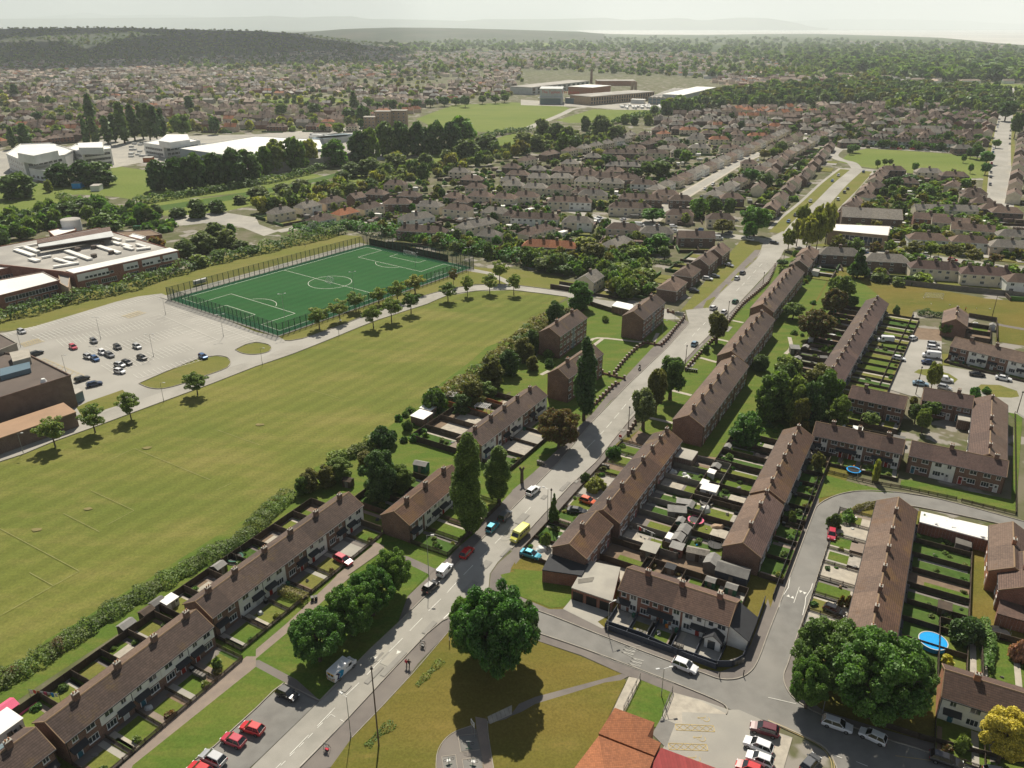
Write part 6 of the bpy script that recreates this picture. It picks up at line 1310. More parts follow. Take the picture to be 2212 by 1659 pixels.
grove('rd 1685 332 304 28;rm 1670 345 318 26;rm 1710 290 270 24;rm 1735 320 300 22;rr 1975 372 350 16;rm 1895 362 343 14;rm 1910 358 342 14;rm 1922 358 342 12;rr 1842 330 310 26;rd 1835 334 318 14;rr 2130 355 325 34;rd 2110 345 315 24;rd 2095 342 318 20;rr 2127 378 350 22;rr 2095 375 352 12;rr 2080 352 332 12;rd 2045 312 282 24;rd 2170 262 215 44;rd 2190 300 240 28;rr 2150 320 300 20;rr 2128 315 292 18;rr 2110 310 288 20;rm 2005 430 400 30;rd 1960 400 378 44;rd 1930 410 380 34;rm 2080 405 385 30;rr 1995 425 395 40','around the far green','trees around the far green',lod=2)
# continuous hedges and banks
def pr(*a):return smooth_path(dp(*a),3)
hedge(pr(-80,715,0,690,60,678,125,660,180,645,250,632,320,610,400,585,470,565,550,548,620,530,700,512,740,502),8.5,4.2,'dark','thick dark hedge in front of the school and the pitch',ls=.55,dens=1.6,seed=2,mats=('dark','mid'))
hedge(pr(640,512,700,496,760,492,800,502,860,512,930,527,1000,540,1060,551,1110,562,1170,574),10,4.6,'rich','wild tall hedge between the pitch and the pale estate',ls=.7,dens=1.2,seed=3,mats=('rich','dark'))
hedge(pr(0,500,60,480,120,462,190,452,240,448),12,5,'dark','dark hedge beyond the school roof',ls=.8,dens=.9,seed=4,mats=('dark','mid'))
hedge(pr(290,442,400,425,480,412,560,398,640,382,740,352,800,345),7,4,'dark','dark hedge along the canal',ls=.8,dens=1.,seed=5)
hedge(pr(130,425,170,440,230,455,300,462),6,3,'dark','hedge crossing the left meadow',ls=.7,dens=1.,seed=6,mats=('dark','mid'))
hedge(pr(1040,300,1090,290,1120,286,1150,284),8,4.5,'dark','dark hedge at the near edge of the green meadow',ls=.9,dens=.8,seed=7)
hedge(pr(1325,268,1370,255,1420,248,1500,240),9,5,'mid','hedge between meadow and brown estate',ls=1.,dens=.8,seed=8,mats=('mid','dark'))
hedge(g(1,3,210,150,440,225),1.7,1.6,'olive','clipped golden green hedge between two front lawns',ls=.12,dens=45,lumpy=0,seed=9)
hedge(g(3,2,930,1050,780,1080,700,1130),1.2,1.3,'olive','clipped hedge curving round the roundel lawn',ls=.13,dens=40,lumpy=.1,seed=10)
hedge(g(3,2,670,1140,670,1230),1.5,1.5,'rich','pair of clipped bushes at the bend',ls=.14,dens=36,lumpy=.5,seed=11)
hedge(g(3,3,1860,420,1900,600,1890,850),2.0,2.0,'rich','tall garden hedge right of the blue pool',ls=.2,dens=22,lumpy=.3,seed=12)
hedge(g(3,1,1290,1060,1500,1085),2.0,2.2,'dark','dark hedge closing the end of the footpath',ls=.22,dens=16,seed=13)
hedge(g(2,1,1190,610,1480,640),1.6,1.8,'dark','hedge between two long back gardens',ls=.25,dens=12,seed=14)
scr=smooth_path(g(0,3,-200,1100,0,930,250,800,420,680,700,500,1000,300,1300,130,1560,-20)+g(0,2,1700,1560,1900,1450,2120,1330)+g(1,2,100,1120,300,960),3)
hedge(scr,4.2,1.7,'scrub','long bramble bank between the playing field and the left gardens',name='bramble_bank',cat='brambles',ls=.16,dens=26,seed=15,mats=('scrub','mid'))
hedge(g(0,3,60,900,180,810),2.6,1.7,'bronze','rusty patch of scrub at the left edge',name='bramble_patch',cat='brambles',ls=.14,dens=30,seed=16);hedge(g(0,3,430,660,560,620),2.6,1.7,'bronze','rusty patch of scrub behind the nearest whole terrace',name='bramble_patch',cat='brambles',ls=.14,dens=30,seed=17)
hedge(smooth_path(g(1,2,620,660,850,610,1000,540),3),3.5,2.6,'mid','leafy bank behind the poplar terrace gardens',ls=.25,dens=14,seed=18,mats=('mid','scrub'))
hedge(smooth_path(dp(953,868,1000,838,1050,800,1095,760,1140,722,1185,690),3),6,3.2,'olive','wild hedge at the right end of the playing field',ls=.35,dens=6,seed=19,mats=('olive','dark'))
hedge(g(1,3,1390,955,1480,860,1610,730),1.5,.4,'mid','low green planted strip in the park grass, farther from the road end',name='flower_bed',cat='flower bed',ls=.11,dens=34,seed=41,lumpy=.6)
hedge(g(1,3,960,1480,1060,1370,1195,1275),1.6,.4,'mid','low green planted strip round the telegraph pole',name='flower_bed',cat='flower bed',ls=.11,dens=34,seed=42,lumpy=.6)
# ---------------------------------------------------------------- cars in and around the streets
K='cars parked along the streets'
def cpx(i,j,x1,y1,x2,y2,kind,col,label,group=K,lod=0,z=None,side=0):
 """rear and front ends of the car on the ground"""
 a,c=g(i,j,x1,y1,x2,y2,z=.55);return car(kind,col,(a+c)/2,ang(a,c),label,group,lod,z)
for a in((0,3,1935,1630,1745,1540,'suv','silver','silver sport utility car with a glass roof in the layby'),(0,3,2105,1460,1930,1390,'hatchback','crimson','second red hatchback in the layby, seen from its tail'),(0,3,2290,1360,2070,1285,'hatchback','red','red hatchback nearest the dark trees in the layby'),(0,3,1820,1720,1640,1640,'hatchback','red','red car cut by the bottom edge in the layby'),(1,3,180,985,365,1070,'hatchback','black','black car with a sunlit bonnet parked across the footpath end'),(1,3,1450,150,1570,45,'hatchback','black','black car parked at the kerb behind the white van'),(1,2,1775,1510,1870,1410,'hatchback','red','red car parked in the poplar shade'),(1,2,2000,1285,2085,1195,'hatchback','teal','bright blue hatchback parked at the kerb'),(1,2,2110,1190,2190,1100,'suv','grey','grey sport utility car parked ahead of the blue hatchback'),(1,2,690,1490,820,1555,'estate','crimson','crimson car on a front drive behind the footpath'),(2,2,135,965,228,890,'suv','white','white car with a black roof driving up the main road'),(2,2,600,995,710,1030,'hatchback','orange','orange red car on a front drive by the long mossy terrace'),(2,2,495,1090,630,1110,'saloon','black','black car beside the orange one on the next drive'),(2,2,85,1450,240,1500,'saloon','teal','old teal saloon with a pale roof on the corner drive'),(2,3,1390,745,1600,830,'suv','white','white sport utility car parked outside the white corner house'),(2,3,2300,1370,2060,1300,'suv','wine','dark red sport utility car, top of the forecourt row'),(2,3,2260,1530,1995,1420,'suv','white','white car, second down the forecourt row'),(2,3,2270,1640,2010,1540,'hatchback','white','white car, third down the forecourt row'),(2,3,2180,1720,1920,1620,'hatchback','red','bright red car, lowest of the forecourt row'),(3,3,480,1250,715,1330,'estate','white','white estate car in the shade of the huge tree'),(3,3,1010,1440,800,1345,'hatchback','white','small white hatchback in front of the white estate'),(3,3,1420,1560,1660,1640,'estate','black','black estate car at the right of the shaded road'),(3,3,310,1690,420,1560,'hatchback','grey','dark grey car leaving the forecourt'),(3,3,1880,1700,2100,1740,'hatchback','silver','grey car cut by the bottom edge on the right'),(3,2,555,1250,545,1360,'hatchback','crimson','pinkish red car parked on the side road bend'),(3,3,490,270,655,340,'hatchback','black','black hatchback on the drive of the long tan terrace'),(2,1,1555,1335,1600,1290,'hatchback','lightblue','pale blue car driving down the main road'),(2,1,1712,1015,1770,990,'hatchback','white','white car at the side road mouth'),(2,1,1815,1055,1850,1020,'hatchback','white','white car waiting beside the brush crowned tree'),(2,1,1910,960,1950,935,'hatchback','green','green car on the main road'),(2,1,1925,760,1965,730,'hatchback','white','pale car passing the brick semis'),(2,1,1975,710,2010,690,'hatchback','grey','dark car ahead of the pale one on the main road'),(2,1,1530,850,1615,860,'suv','black','black sport utility car on the drive of the nearest brick semi'),(2,1,1655,745,1725,755,'estate','white','white estate on the drive of the second brick semi'),(2,1,1850,625,1905,640,'saloon','silver','grey car on the drive by the corner lawn'),(2,1,1720,725,1780,730,'saloon','grey','dark low car beside the white estate'),(3,1,215,375,245,335,'suv','white','white car coming out of the far road'),(3,1,1225,1275,1280,1255,'hatchback','white','white car at the head of the parking court'),(3,1,1385,1310,1475,1320,'hatchback','silver','pale car, upper one of a pair in the parking court'),(3,1,1375,1340,1490,1355,'estate','white','white car, lower one of a pair in the parking court'),(3,1,1105,1435,1160,1445,'hatchback','white','white car stopped in the middle of the parking court'),(3,1,1330,1470,1450,1475,'saloon','navy','dark blue car below the white vans'),(3,1,1745,1570,1870,1585,'saloon','black','black saloon in front of the court terrace'),(3,1,1970,1600,2100,1625,'saloon','white','white saloon in front of the court terrace'),(3,1,1265,1650,1370,1665,'saloon','lightblue','light blue car in the lower parking bays'),(3,2,1470,20,1580,45,'hatchback','silver','silver car behind the courtyard block'),(3,1,1300,555,1370,565,'hatchback','green','green car on the cross street'),(3,1,1430,575,1500,580,'hatchback','navy','dark car on the cross street')):
 cpx(*a,lod=0 if a[1]>=2 else 1)
cpx(1,3,650,905,840,730,'van','white','white works van with blue arrow side graphics and striped rear','vans')
v=bpy.data.objects[[o.name for o in bpy.data.objects if o.get('label','').startswith('white works van')][0]]
M['vteal']=plain('van blue stripe',(.01,.22,.42),.35);M['vnavy']=plain('van navy stripe',(.015,.02,.09),.35);M['vyel']=plain('van yellow stripe',(.75,.42,.02),.5)
b=MB()
for sy in(-1,1):
 y=sy*.992
 for x0,m in((-1.0,0),(-1.45,0),(-2.0,1)):
  q=[(x0-.55,y,2.0),(x0-.1,y,2.0),(x0+.5,y,1.45),(x0+.1,y,.6),(x0-.35,y,.6),(x0+.05,y,1.4)]
  b.face(q[:3]+[q[5]]if 0 else[q[0],q[1],q[2],q[5]],m);b.face([q[5],q[2],q[3],q[4]],m)
 b.box(.0,1.1,min(y,y+sy*.004),max(y,y+sy*.004),1.35,1.45,1)
b.build('side_graphics',[M['vteal'],M['vnavy']],v)
b=MB()
for k in range(7):yy=-.85+k*.25;b.face([(-2.765,yy,.45),(-2.765,yy+.13,.45),(-2.765,yy+.33 if k<6 else yy+.2,.95),(-2.765,yy+.2 if k<6 else yy+.1,.95)],k%2)
b.box(-2.78,-2.755,-.75,.75,1.75,1.95,0);b.build('rear_chevrons',[M['vyel'],M['black']],v)
cpx(1,3,1575,20,1690,-110,'small_van','white','small white van parked ahead of the black car','vans')
cpx(2,2,110,1270,20,1350,'van','yellow','yellow minibus with dark side windows on the main road','vans')
v=[o for o in bpy.data.objects if o.get('label','').startswith('yellow minibus')][0];
for sy in(-1,1):
 for k in range(4):b=MB();x=-2.3+k*.8;b.box(x,x+.65,min(sy*.97,sy*.995),max(sy*.97,sy*.995),1.35,1.85);b.build('side_window',M['carglass'],v)
cpx(3,1,1085,1290,940,1280,'van','white','white van on a front garden drive by the plum terrace','vans');cpx(3,1,1480,1425,1335,1410,'van','white','white van above the dark blue car in the court','vans');cpx(3,1,1470,1615,1600,1635,'small_van','white','white small van beside the little green tree','vans')
cpx(2,1,1730,400,1825,405,'van','white','white minibus on the grass verge by the brick terrace','vans');cpx(2,1,700,245,775,265,'van','white','white van on the pale estate street','vans');cpx(2,1,1360,300,1430,300,'small_van','white','white car van outside the dark estate semi','vans');cpx(2,1,1060,285,1140,290,'van','white','white caravan like van on the estate street','vans')
# school car park
for x1,y1,x2,y2,k,c,lb in((790,1270,830,1305,'hatchback','grey','grey car nearest the double lamp'),(610,1325,655,1355,'hatchback','crimson','red car standing alone'),(870,1375,900,1395,'hatchback','white','white car above the grey estate'),(925,1395,970,1420,'estate','grey','grey estate below the white car'),(745,1415,780,1430,'hatchback','silver','silver car beside the blue one'),(800,1425,845,1455,'hatchback','blue','blue car beside the silver one'),(1000,1330,1030,1350,'hatchback','black','black car between white and silver cars'),(1165,1325,1205,1345,'hatchback','silver','silver car at the right end of the upper cars'),(1205,1425,1250,1440,'hatchback','black','black car right of the lower pair'),(1010,1490,1060,1500,'hatchback','silver','silver car of the lower pair'),(1080,1470,1115,1480,'hatchback','black','black car of the lower pair'),(1010,1545,1060,1555,'hatchback','white','white car lowest of all'),(1730,1410,1780,1435,'hatchback','blue','blue car by the grass island'),(285,1405,345,1385,'estate','black','black car against the sports hall'),(665,1630,755,1600,'estate','black','black estate beside the sports hall corner'),(160,1195,215,1215,'hatchback','silver','pale car alone at the left edge'),(770,1670,860,1650,'estate','navy','navy blue car near the hall door')):
 cpx(0,1,x1,y1,x2,y2,k,c,lb+' in the school car park','cars in the school car park',1,.12)
# ---- lamps and poles
G1='street lamps'
def lamp(i,j,bx,by,ty,label,two=False,rz=0,grp=G1):
 p=g(i,j,bx,by)[0];car_park_lamp(p,solve_h(p,ROWY[j]+ty/4),label,two,rz,grp)
lamp(1,3,820,1390,1045,'grey lamp column on the pavement by the works van',rz=2.5);lamp(2,3,1290,1040,800,'lamp column with two heads beside the railings',True,.2);lamp(2,3,825,480,235,'thin lamp column by the garage drive',rz=.5);lamp(2,2,305,1190,905,'pale lamp column beside the telegraph pole',rz=2.6);lamp(2,1,1300,1225,1110,'lamp on the lawn of the flats');lamp(3,2,765,830,745,'short lamp behind the trampoline hedge');lamp(1,3,1495,30,-350,'lamp column by the bushy front garden');lamp(3,3,470,1190,970,'lamp column standing under the huge tree')
lamp(0,2,203,600,425,'lamp on the field edge beside the first lane tree');lamp(0,2,1417,155,-10,'lamp on the field edge between lane trees');lamp(1,1,718,1245,1110,'lamp on the lane below the pitch corner');lamp(1,1,57,1500,1350,'lamp at the car park exit');lamp(0,1,915,895,815,'lamp in front of the school hedge, middle one');lamp(0,1,140,1100,1005,'lamp in front of the school hedge, left one');lamp(0,1,1600,620,570,'lamp at the school corner');lamp(0,1,180,1340,1220,'lamp beside the sports hall roof');lamp(0,1,570,1560,1410,'lamp in the hatched bays')
for k,(bx,by,ty)in enumerate(((872,1272,1082),(1328,1420,1228),(1432,1060,925),(1932,1250,1058))):lamp(0,1,bx,by,ty,'tall two headed lamp in the car park, %s'%('left of the cars','right of the cars','by the pitch corner','along the pitch fence')[k],True,.1*k)
for k,(bx,by,ty)in enumerate(((262,1200,880),(845,850,690),(1378,640,525),(425,470,320),(1835,690,480))):lamp(1,1,bx,by,ty,'floodlight mast at the pitch, %s'%('near corner','beside the centre circle','far penalty area','far left touchline','by the far right goal')[k],True,.4,'floodlights round the pitch')
def tpole(i,j,bx,by,ty,label,cross=True):p=g(i,j,bx,by)[0];pole(p,solve_h(p,ROWY[j]+ty/4),label,cross=cross)
tpole(1,3,1062,1470,780,'tall dark telegraph pole in the flower bed');tpole(2,2,333,1200,900,'telegraph pole in front of the short end terrace');tpole(2,2,1003,410,190,'telegraph pole beside the brush crowned poplars');tpole(2,1,1495,1510,1320,'telegraph pole beside the pale blue car');tpole(2,1,1860,1110,940,'telegraph pole on the pavement by the white cars');tpole(2,1,2165,820,690,'telegraph pole by the far pier wall');tpole(3,1,1300,1650,1505,'dark post with a round lantern in the parking bays');tpole(3,2,1275,90,-60,'pole behind the courtyard block');tpole(3,2,2150,250,60,'pole beside the right hand lane');tpole(3,1,1465,580,460,'thin pole on the cross street',False);tpole(3,1,1935,1080,890,'tall pale pole standing in the yellowed field',False);tpole(3,1,560,170,50,'pole on the far verge');tpole(3,1,135,590,500,'dark pole at the junction corner')
# ---- people, birds and small street things
person(g(1,3,1302,790)[0],R(60),'walker in a red top on the pavement, left of the pair',M['topred'],'black','black',1.68,.3);person(g(1,3,1325,795)[0],R(62),'walker in a black coat on the pavement, right of the pair',M['topblack'],'black','black',1.78,.22)
person(g(3,1,1702,1030)[0],R(-60),'person in an orange top standing on the yellowed field',M['toporange'],'black','black',1.7,.1)
def motorcycle(p,rz):
 t=thing('motorcycle',(p[0],p[1],GZ),rz,'dark motorcycle with its rider going down the main road','motorcycle')
 for x in(-.7,.7):
  b=MB();b.tube((x,-.07,.32),(x,.07,.32),.32,.32,14);w=b.build('wheel',M['rubber'],t);b=MB();b.tube((x,-.08,.32),(x,.08,.32),.18,.18,8);b.build('rim',M['rim'],w)
 b=MB();b.hexa([(-.75,-.12,.75),(.3,-.14,.6),(.3,.14,.6),(-.75,.12,.75)],[(-.7,-.12,.86),(.35,-.14,1.0),(.35,.14,1.0),(-.7,.12,.86)]);b.box(-.3,.35,-.16,.16,.3,.62);b.build('body',paintm('black'),t)
 b=MB();b.tube((.7,0,.35),(.4,0,1.05),.05,.05,6);b.tube((.4,-.35,1.08),(.4,.35,1.08),.025,.025,5);b.build('handlebar',M['metal'],t);b=MB();b.box(.48,.58,-.09,.09,.85,1.0);b.build('headlight',M['lamp'],t)
motorcycle(g(2,1,1101,1535)[0],R(241));mp=g(2,1,1101,1535)[0];person((mp.x+.18*math.cos(R(61)),mp.y+.18*math.sin(R(61))),R(241),'rider in dark clothes and helmet sitting on the motorcycle',M['topblack'],'black','black',1.72,.1,sit=True)
def bike_sign(p,rz,label,tail):
 t=thing('roadworks_sign',(p[0],p[1],GZ),rz,label,'sign','temporary sign frames on the pavement');b=MB()
 for s in(-1,1):b.tube((s*.42,-.35,0),(s*.42,.0,1.1),.03,.03,5);b.tube((s*.42,.4,0),(s*.42,.0,1.1),.03,.03,5)
 b.box(-.5,.5,-.06,.06,1.06,1.2);b.tube((-.42,-.3,.2),(.42,-.3,.2),.025,.025,5);b.build('frame',M['black'],t);b=MB();b.tube((0,-.2,.68),(0,-.16,.7),.34,.34,16);b.build('sign_plate',M['cladgrey'],t);b=MB();b.box(-.3,.3,-.2,.15,.02,.16);b.build('sandbag',tail,t)
bike_sign(g(1,3,1442,610)[0],R(-25),'dark sign frame on the pavement near the junction tree',M['black']);bike_sign(g(1,3,615,1505)[0],R(-25),'dark sign frame with a red bag on the pavement near the bottom edge',M['topred'])
def gull(p,k):
 t=thing('gull',(p[0],p[1],.1),k*1.3,'white gull on the yellowed field, %s from the left'%nth(k),'bird','gulls on the field');b=MB();n=8
 st=[(-.32,.0,.22,.02),(-.2,.0,.24,.09),(0,0,.24,.13),(.16,0,.27,.1),(.24,0,.36,.06),(.3,0,.42,.065),(.37,0,.42,.03)]
 for a,c in zip(st,st[1:]):b.tube(a[:3],c[:3],a[3],c[3],8)
 b.build('body',M['cladwhite'],t);b=MB()
 for s in(-1,1):b.tube((.02,s*.04,.16),(.02,s*.04,0),.012,.012,4)
 b.build('legs',M['woodorange'],t);b=MB();b.hexa([(-.38,-.1,.26),(.1,-.13,.28),(.1,.13,.28),(-.38,.1,.26)],[(-.34,-.05,.31),(.06,-.08,.36),(.06,.08,.36),(-.34,.05,.31)]);b.build('wings',M['cladgrey'],t)
for k,(x,y)in enumerate(((1380,915),(1408,972),(1570,980),(1800,1010),(1915,1015))):gull(g(3,1,x,y)[0],k)
def goal(p,rz,w,h,label,group='football goals'):
 t=thing('football_goal',(p[0],p[1],GZ),rz,label,'goal',group);b=MB();r=.06
 b.tube((-w/2,0,0),(-w/2,0,h),r,r,6);b.tube((w/2,0,0),(w/2,0,h),r,r,6);b.tube((-w/2,0,h),(w/2,0,h),r,r,6);b.tube((-w/2,1.6,0),(w/2,1.6,0),r*.7,r*.7,5)
 for s in(-1,1):b.tube((s*w/2,0,0),(s*w/2,1.6,0),r*.7,r*.7,5);b.tube((s*w/2,0,h),(s*w/2,1.6,0),r*.7,r*.7,5)
 b.build('frame',M['upvc'],t);b=MB()
 for k in range(13):x=-w/2+w*k/12;b.tube((x,0,h),(x,1.6,0),.02,.02,3)
 for k in range(1,5):f_=k/5;b.tube((-w/2,1.6*f_,h*(1-f_)),(w/2,1.6*f_,h*(1-f_)),.02,.02,3)
 b.build('net',M['cladwhite'],t);return t
au=math.atan2(pu.y,pu.x)
goal(PX(0,0)+pu*.5,au+1.4,4.8,2.1,'white goal standing in the centre circle');goal(PX(hl+.5,-2),au-math.pi/2,7.3,2.4,'large goal on the far goal line');goal(g(1,1,1580,735)[0],au-.2,4.8,2,'goal pushed to the near fence on the right');goal(g(1,1,228,665)[0],au,6,2.1,'goal parked at the far left fence');goal(g(1,1,728,515)[0],au,5.5,2.1,'goal parked at the far fence corner');goal(g(0,1,1865,825)[0],au,5,2.1,'goal parked at the left fence corner');goal(g(3,1,1430,925)[0],R(-8),7,2.4,'lone goal on the yellowed field')
M['meshpanel']=bpy.data.materials.new('green wire mesh');M['meshpanel'].use_nodes=True;mn=M['meshpanel'].node_tree;tr_=mn.nodes.new('ShaderNodeBsdfTransparent');mxs=mn.nodes.new('ShaderNodeMixShader');mxs.inputs[0].default_value=.34
mn.nodes['Principled BSDF'].inputs['Base Color'].default_value=(.012,.06,.04,1);mn.links.new(tr_.outputs[0],mxs.inputs[1]);mn.links.new(mn.nodes['Principled BSDF'].outputs[0],mxs.inputs[2]);mn.links.new(mxs.outputs[0],mn.nodes['Material Output'].inputs['Surface'])
def mesh_fence(A,B,n,h,label):
 t=thing('mesh_fence',(A.x,A.y,.1),ang(A,B),label,'fence','green mesh fences round the pitch');Ls=L2(A,B);b=MB();b.box(-.09,.09,-.09,.09,0,h);me=b.mesh('post',M['steelgreen'])
 for k in range(n+1):link('post',me,t,(Ls*k/n,0,0))
 b=MB();b.face([(0,0,.05),(Ls,0,.05),(Ls,0,h-.05),(0,0,h-.05)]);b.build('mesh_panel',M['meshpanel'],t);b=MB()
 for z in(.1,1.2,h-.08):b.box(0,Ls,-.03,.03,z,z+.06)
 b.build('rail',M['steelgreen'],t)
c1,c2,c3,c4_=PX(-hl-4,-hw-3.6),PX(hl+4,-hw-3.6),PX(hl+4,hw+4),PX(-hl-4,hw+4)
mesh_fence(c1,c2,42,5.,'green mesh fence along the far side of the pitch');mesh_fence(c4_,c3,42,4.6,'green mesh fence along the lane side of the pitch');mesh_fence(c1,c4_,27,5.2,'green mesh fence at the car park end of the pitch');mesh_fence(c2,c3,27,5.2,'green mesh fence at the estate end of the pitch')
fence([PX(hl+4.8,-hw-3),PX(hl+4.8,hw*.6)],3.2,'dark close boarded fence behind the far goal','wood',name='boundary_fence')
def dugout(p,rz,label):
 t=thing('dugout',(p[0],p[1],.1),rz,label,'shelter');b=MB();b.box(-3,3,-.7,.7,2.1,2.25);b.build('roof',M['cladwhite'],t);b=MB();b.box(-3,3,.6,.68,.2,2.1);b.build('back_panel',M['cladgrey'],t);b=MB();b.box(-2.8,2.8,.1,.5,.4,.48);b.build('bench',M['metal'],t)
 for x in(-2.9,0,2.9):b=MB();b.box(x-.05,x+.05,-.65,-.55,0,2.1);b.build('post',M['metal'],t)
dugout(g(0,1,1735,800)[0],au,'white roofed dugout outside the pitch corner')
b=MB()
# railings, sign boards, exercise kit, playhouse, pool, trampolines
def board(p,rz,w,h,z0,label,m='cladwhite',rows=3,name='sign_board'):
 t=thing(name,(p[0],p[1],.1),rz,label,'sign');b=MB();b.box(-w/2,w/2,-.04,.04,z0,z0+h);pn=b.build('sign_panel',M[m],t);b=MB()
 for k in range(rows):b.box(-w*.4,w*(.4-.2*(k%2)),-.055,-.042,z0+h*(.8-.6*k/rows)-h*.09,z0+h*(.8-.6*k/rows))
 b.build('lettering',M['black'],pn)
 for s in(-1,1):b=MB();b.box(s*w*.42-.05,s*w*.42+.05,.04,.12,0,z0+h);b.build('post',M['metal'],t)
board(g(2,1,1438,1110)[0],R(-20),3.2,1.6,1.7,'grey estate sign board on posts at the flats corner','cladgrey');board(g(1,3,1875,1385)[0],R(-60),1.1,.9,2.2,'small white sign on two tall posts by the exercise area');board(g(2,2,935,470)[0],R(-30),.8,.7,.3,'red square sign at the wall end','red',1)
def railing(P,label,solid=False):
 o=Vector(P[0]);t=thing('railing',(o.x,o.y,.1),0,label,'railing');b=MB();me=MB();me.box(-.05,.05,-.05,.05,0,1.15);me=me.mesh('post',M['woodgrey'])
 for a,c in zip(P,P[1:]):
  a=Vector(a)-o;c=Vector(c)-o;n=max(1,int((c-a).length/1.6))
  for z in(.55,1.05):b.bar(a,c,.07,z,z+.09)
  for k in range(n+1):link('post',me,t,(*(a+(c-a)*k/n),0))
 b.build('rail',M['woodgrey'],t)
railing(g(2,3,965,1165,1105,885),'weathered railing beside the slab path');railing(g(2,3,1300,1215,1385,1000),'weathered railing on the other side of the small lawn')
b=MB();P=g(1,3,1672,440,1672,605);fence(P,1.3,'dark railing in the shade beside the junction tree','black',name='railing',cat='railing',slats=True)
def bollard(p,label):t=MB();t.tube((0,0,0),(0,0,1.15),.09,.08,8);t.tube((0,0,1.15),(0,0,1.3),.11,.04,8);o=t.build('bollard',M['black'],None,(p[0],p[1],.1));tag(o,label,'bollard','black bollards at the junction')
for p,l in((g(2,3,1790,880)[0],'black bollard left of the corner crossing'),(g(2,3,1998,868)[0],'black bollard right of the corner crossing'),(g(3,3,195,990)[0],'black bollard under the huge tree')):bollard(p,l)
def exer(p,rz,label,kind):
 t=thing('exercise_machine',(p[0],p[1],GZ),rz,label,'exercise machine','outdoor exercise machines');b=MB();b.tube((0,0,0),(0,0,1.5),.06,.05,6);b.tube((-.5,0,.05),(.5,0,.05),.04,.04,5);b.build('frame',M['shedgreen'],t)
 for s in(-1,1):
  b=MB();P=[(s*.55+.25*math.cos(a*.7),0,1.1+.25*math.sin(a*.7))for a in range(10)]
  for a,c in zip(P,P[1:]):b.tube(a,c,.025,.025,4)
  b.build('hand_wheel',M['black'],t)
 b=MB();b.box(-.3,.3,.15,.55,.5,.58)if kind else b.tube((-.4,0,1.55),(.4,0,1.55),.03,.03,5);b.build('seat' if kind else 'handle',M['cladwhite'],t)
exer(g(1,3,1840,1500)[0],0,'green exercise machine with two hand wheels',0);exer(g(1,3,1668,1640)[0],.3,'exercise machine with a white seat, left of the lower pair',1);exer(g(1,3,1875,1650)[0],-.2,'exercise machine with a white seat, right of the lower pair',1)
b=MB()
def pool(p,r):
 t=thing('garden_pool',(p[0],p[1],GZ),0,'round bright blue frame pool beside the dark fence','pool');b=MB();n=28;q=[(r*math.cos(6.2832*k/n),r*math.sin(6.2832*k/n))for k in range(n)];b.prism(q,0,1.0);b.build('wall',M['blue'],t);b=MB();b.prism([(x*.95,y*.95)for x,y in q],1.0,1.02);b.build('water',M['water_pool'],t);b=MB();q.append(q[0]);b.strip([(x*1.0,y*1.0)for x,y in q],.16,1.06);b.build('rim',M['cladgrey'],t)
pool(g(3,3,1415,605)[0],2.35)
trampoline(g(3,2,735,762)[0],1.7,'blue ringed trampoline behind the picket fence','blue',False);trampoline(g(0,2,2035,1520)[0],1.7,'teal ringed trampoline with a net behind the white fronted terrace','shedgreen');trampoline(g(2,2,1585,1195)[0],1.8,'pink rimmed trampoline in the cluttered gardens','pinkp',False);trampoline(g(2,2,1680,1040)[0],1.6,'grey trampoline above the white tent','woodgrey',False);trampoline(g(2,2,1755,1410)[0],1.6,'dark netted trampoline by the terrace gable','black');trampoline(g(3,3,1985,520)[0],1.9,'large dark netted trampoline by the pinkish bush','black')
shed(g(0,3,75,1215)[0],R(61),2.8,2.4,2.0,'woodgrey','pinkp','pink roofed playhouse in the lower left garden',name='playhouse',cat='playhouse');S('play_mat','pinkp',g(0,3,160,1180,290,1075,325,1105,175,1225))
shed(g(0,3,40,1380)[0],R(61),4.5,4.0,2.5,'cladwhite','roofwhite','white roofed garden building at the left edge',True,'garden_room','garden building');shed(g(0,3,1370,290)[0],R(61),2.4,1.7,1.9,'woodgrey','felt','grey shed behind the green painted lawn');shed(g(0,3,1110,490)[0],R(61),2.6,2.0,2.0,'wood','felt','dark brown shed, left of two by the bramble bank');shed(g(0,3,1280,370)[0],R(61),2.3,1.8,1.9,'wood','wood','brown open topped shed, right of two by the bramble bank')
shed(g(1,2,1430,745)[0],R(-20),3.4,2.2,2.0,'shedgreen','felt','teal green shed with a grey roof in the poplar terrace garden');shed(g(1,2,1690,150)[0],R(-15),2.6,2.8,2.3,'shedgreen','felt','green shed with a pale flat roof beside the orange fence',True);shed(g(1,2,800,880)[0],R(-20),2.2,1.8,1.8,'wood','wood','small brown shed among the bushes');shed(g(1,2,1435,330)[0],R(61),4.6,4.2,2.4,'brick','roofwhite','garage sized outbuilding with a bright white roof by the playing field',True,'outbuilding','outbuilding');shed(g(1,2,1490,265)[0],R(61),3.0,3.6,2.3,'brick','roofwhite','second white roofed outbuilding behind the first',True,'outbuilding','outbuilding')
fence(g(1,2,1590,175,1800,235,2000,300),1.9,'orange stained fence, nearer of two','woodorange');fence(g(1,2,1745,105,1900,140,2130,210),1.9,'orange stained fence, farther of two','woodorange')
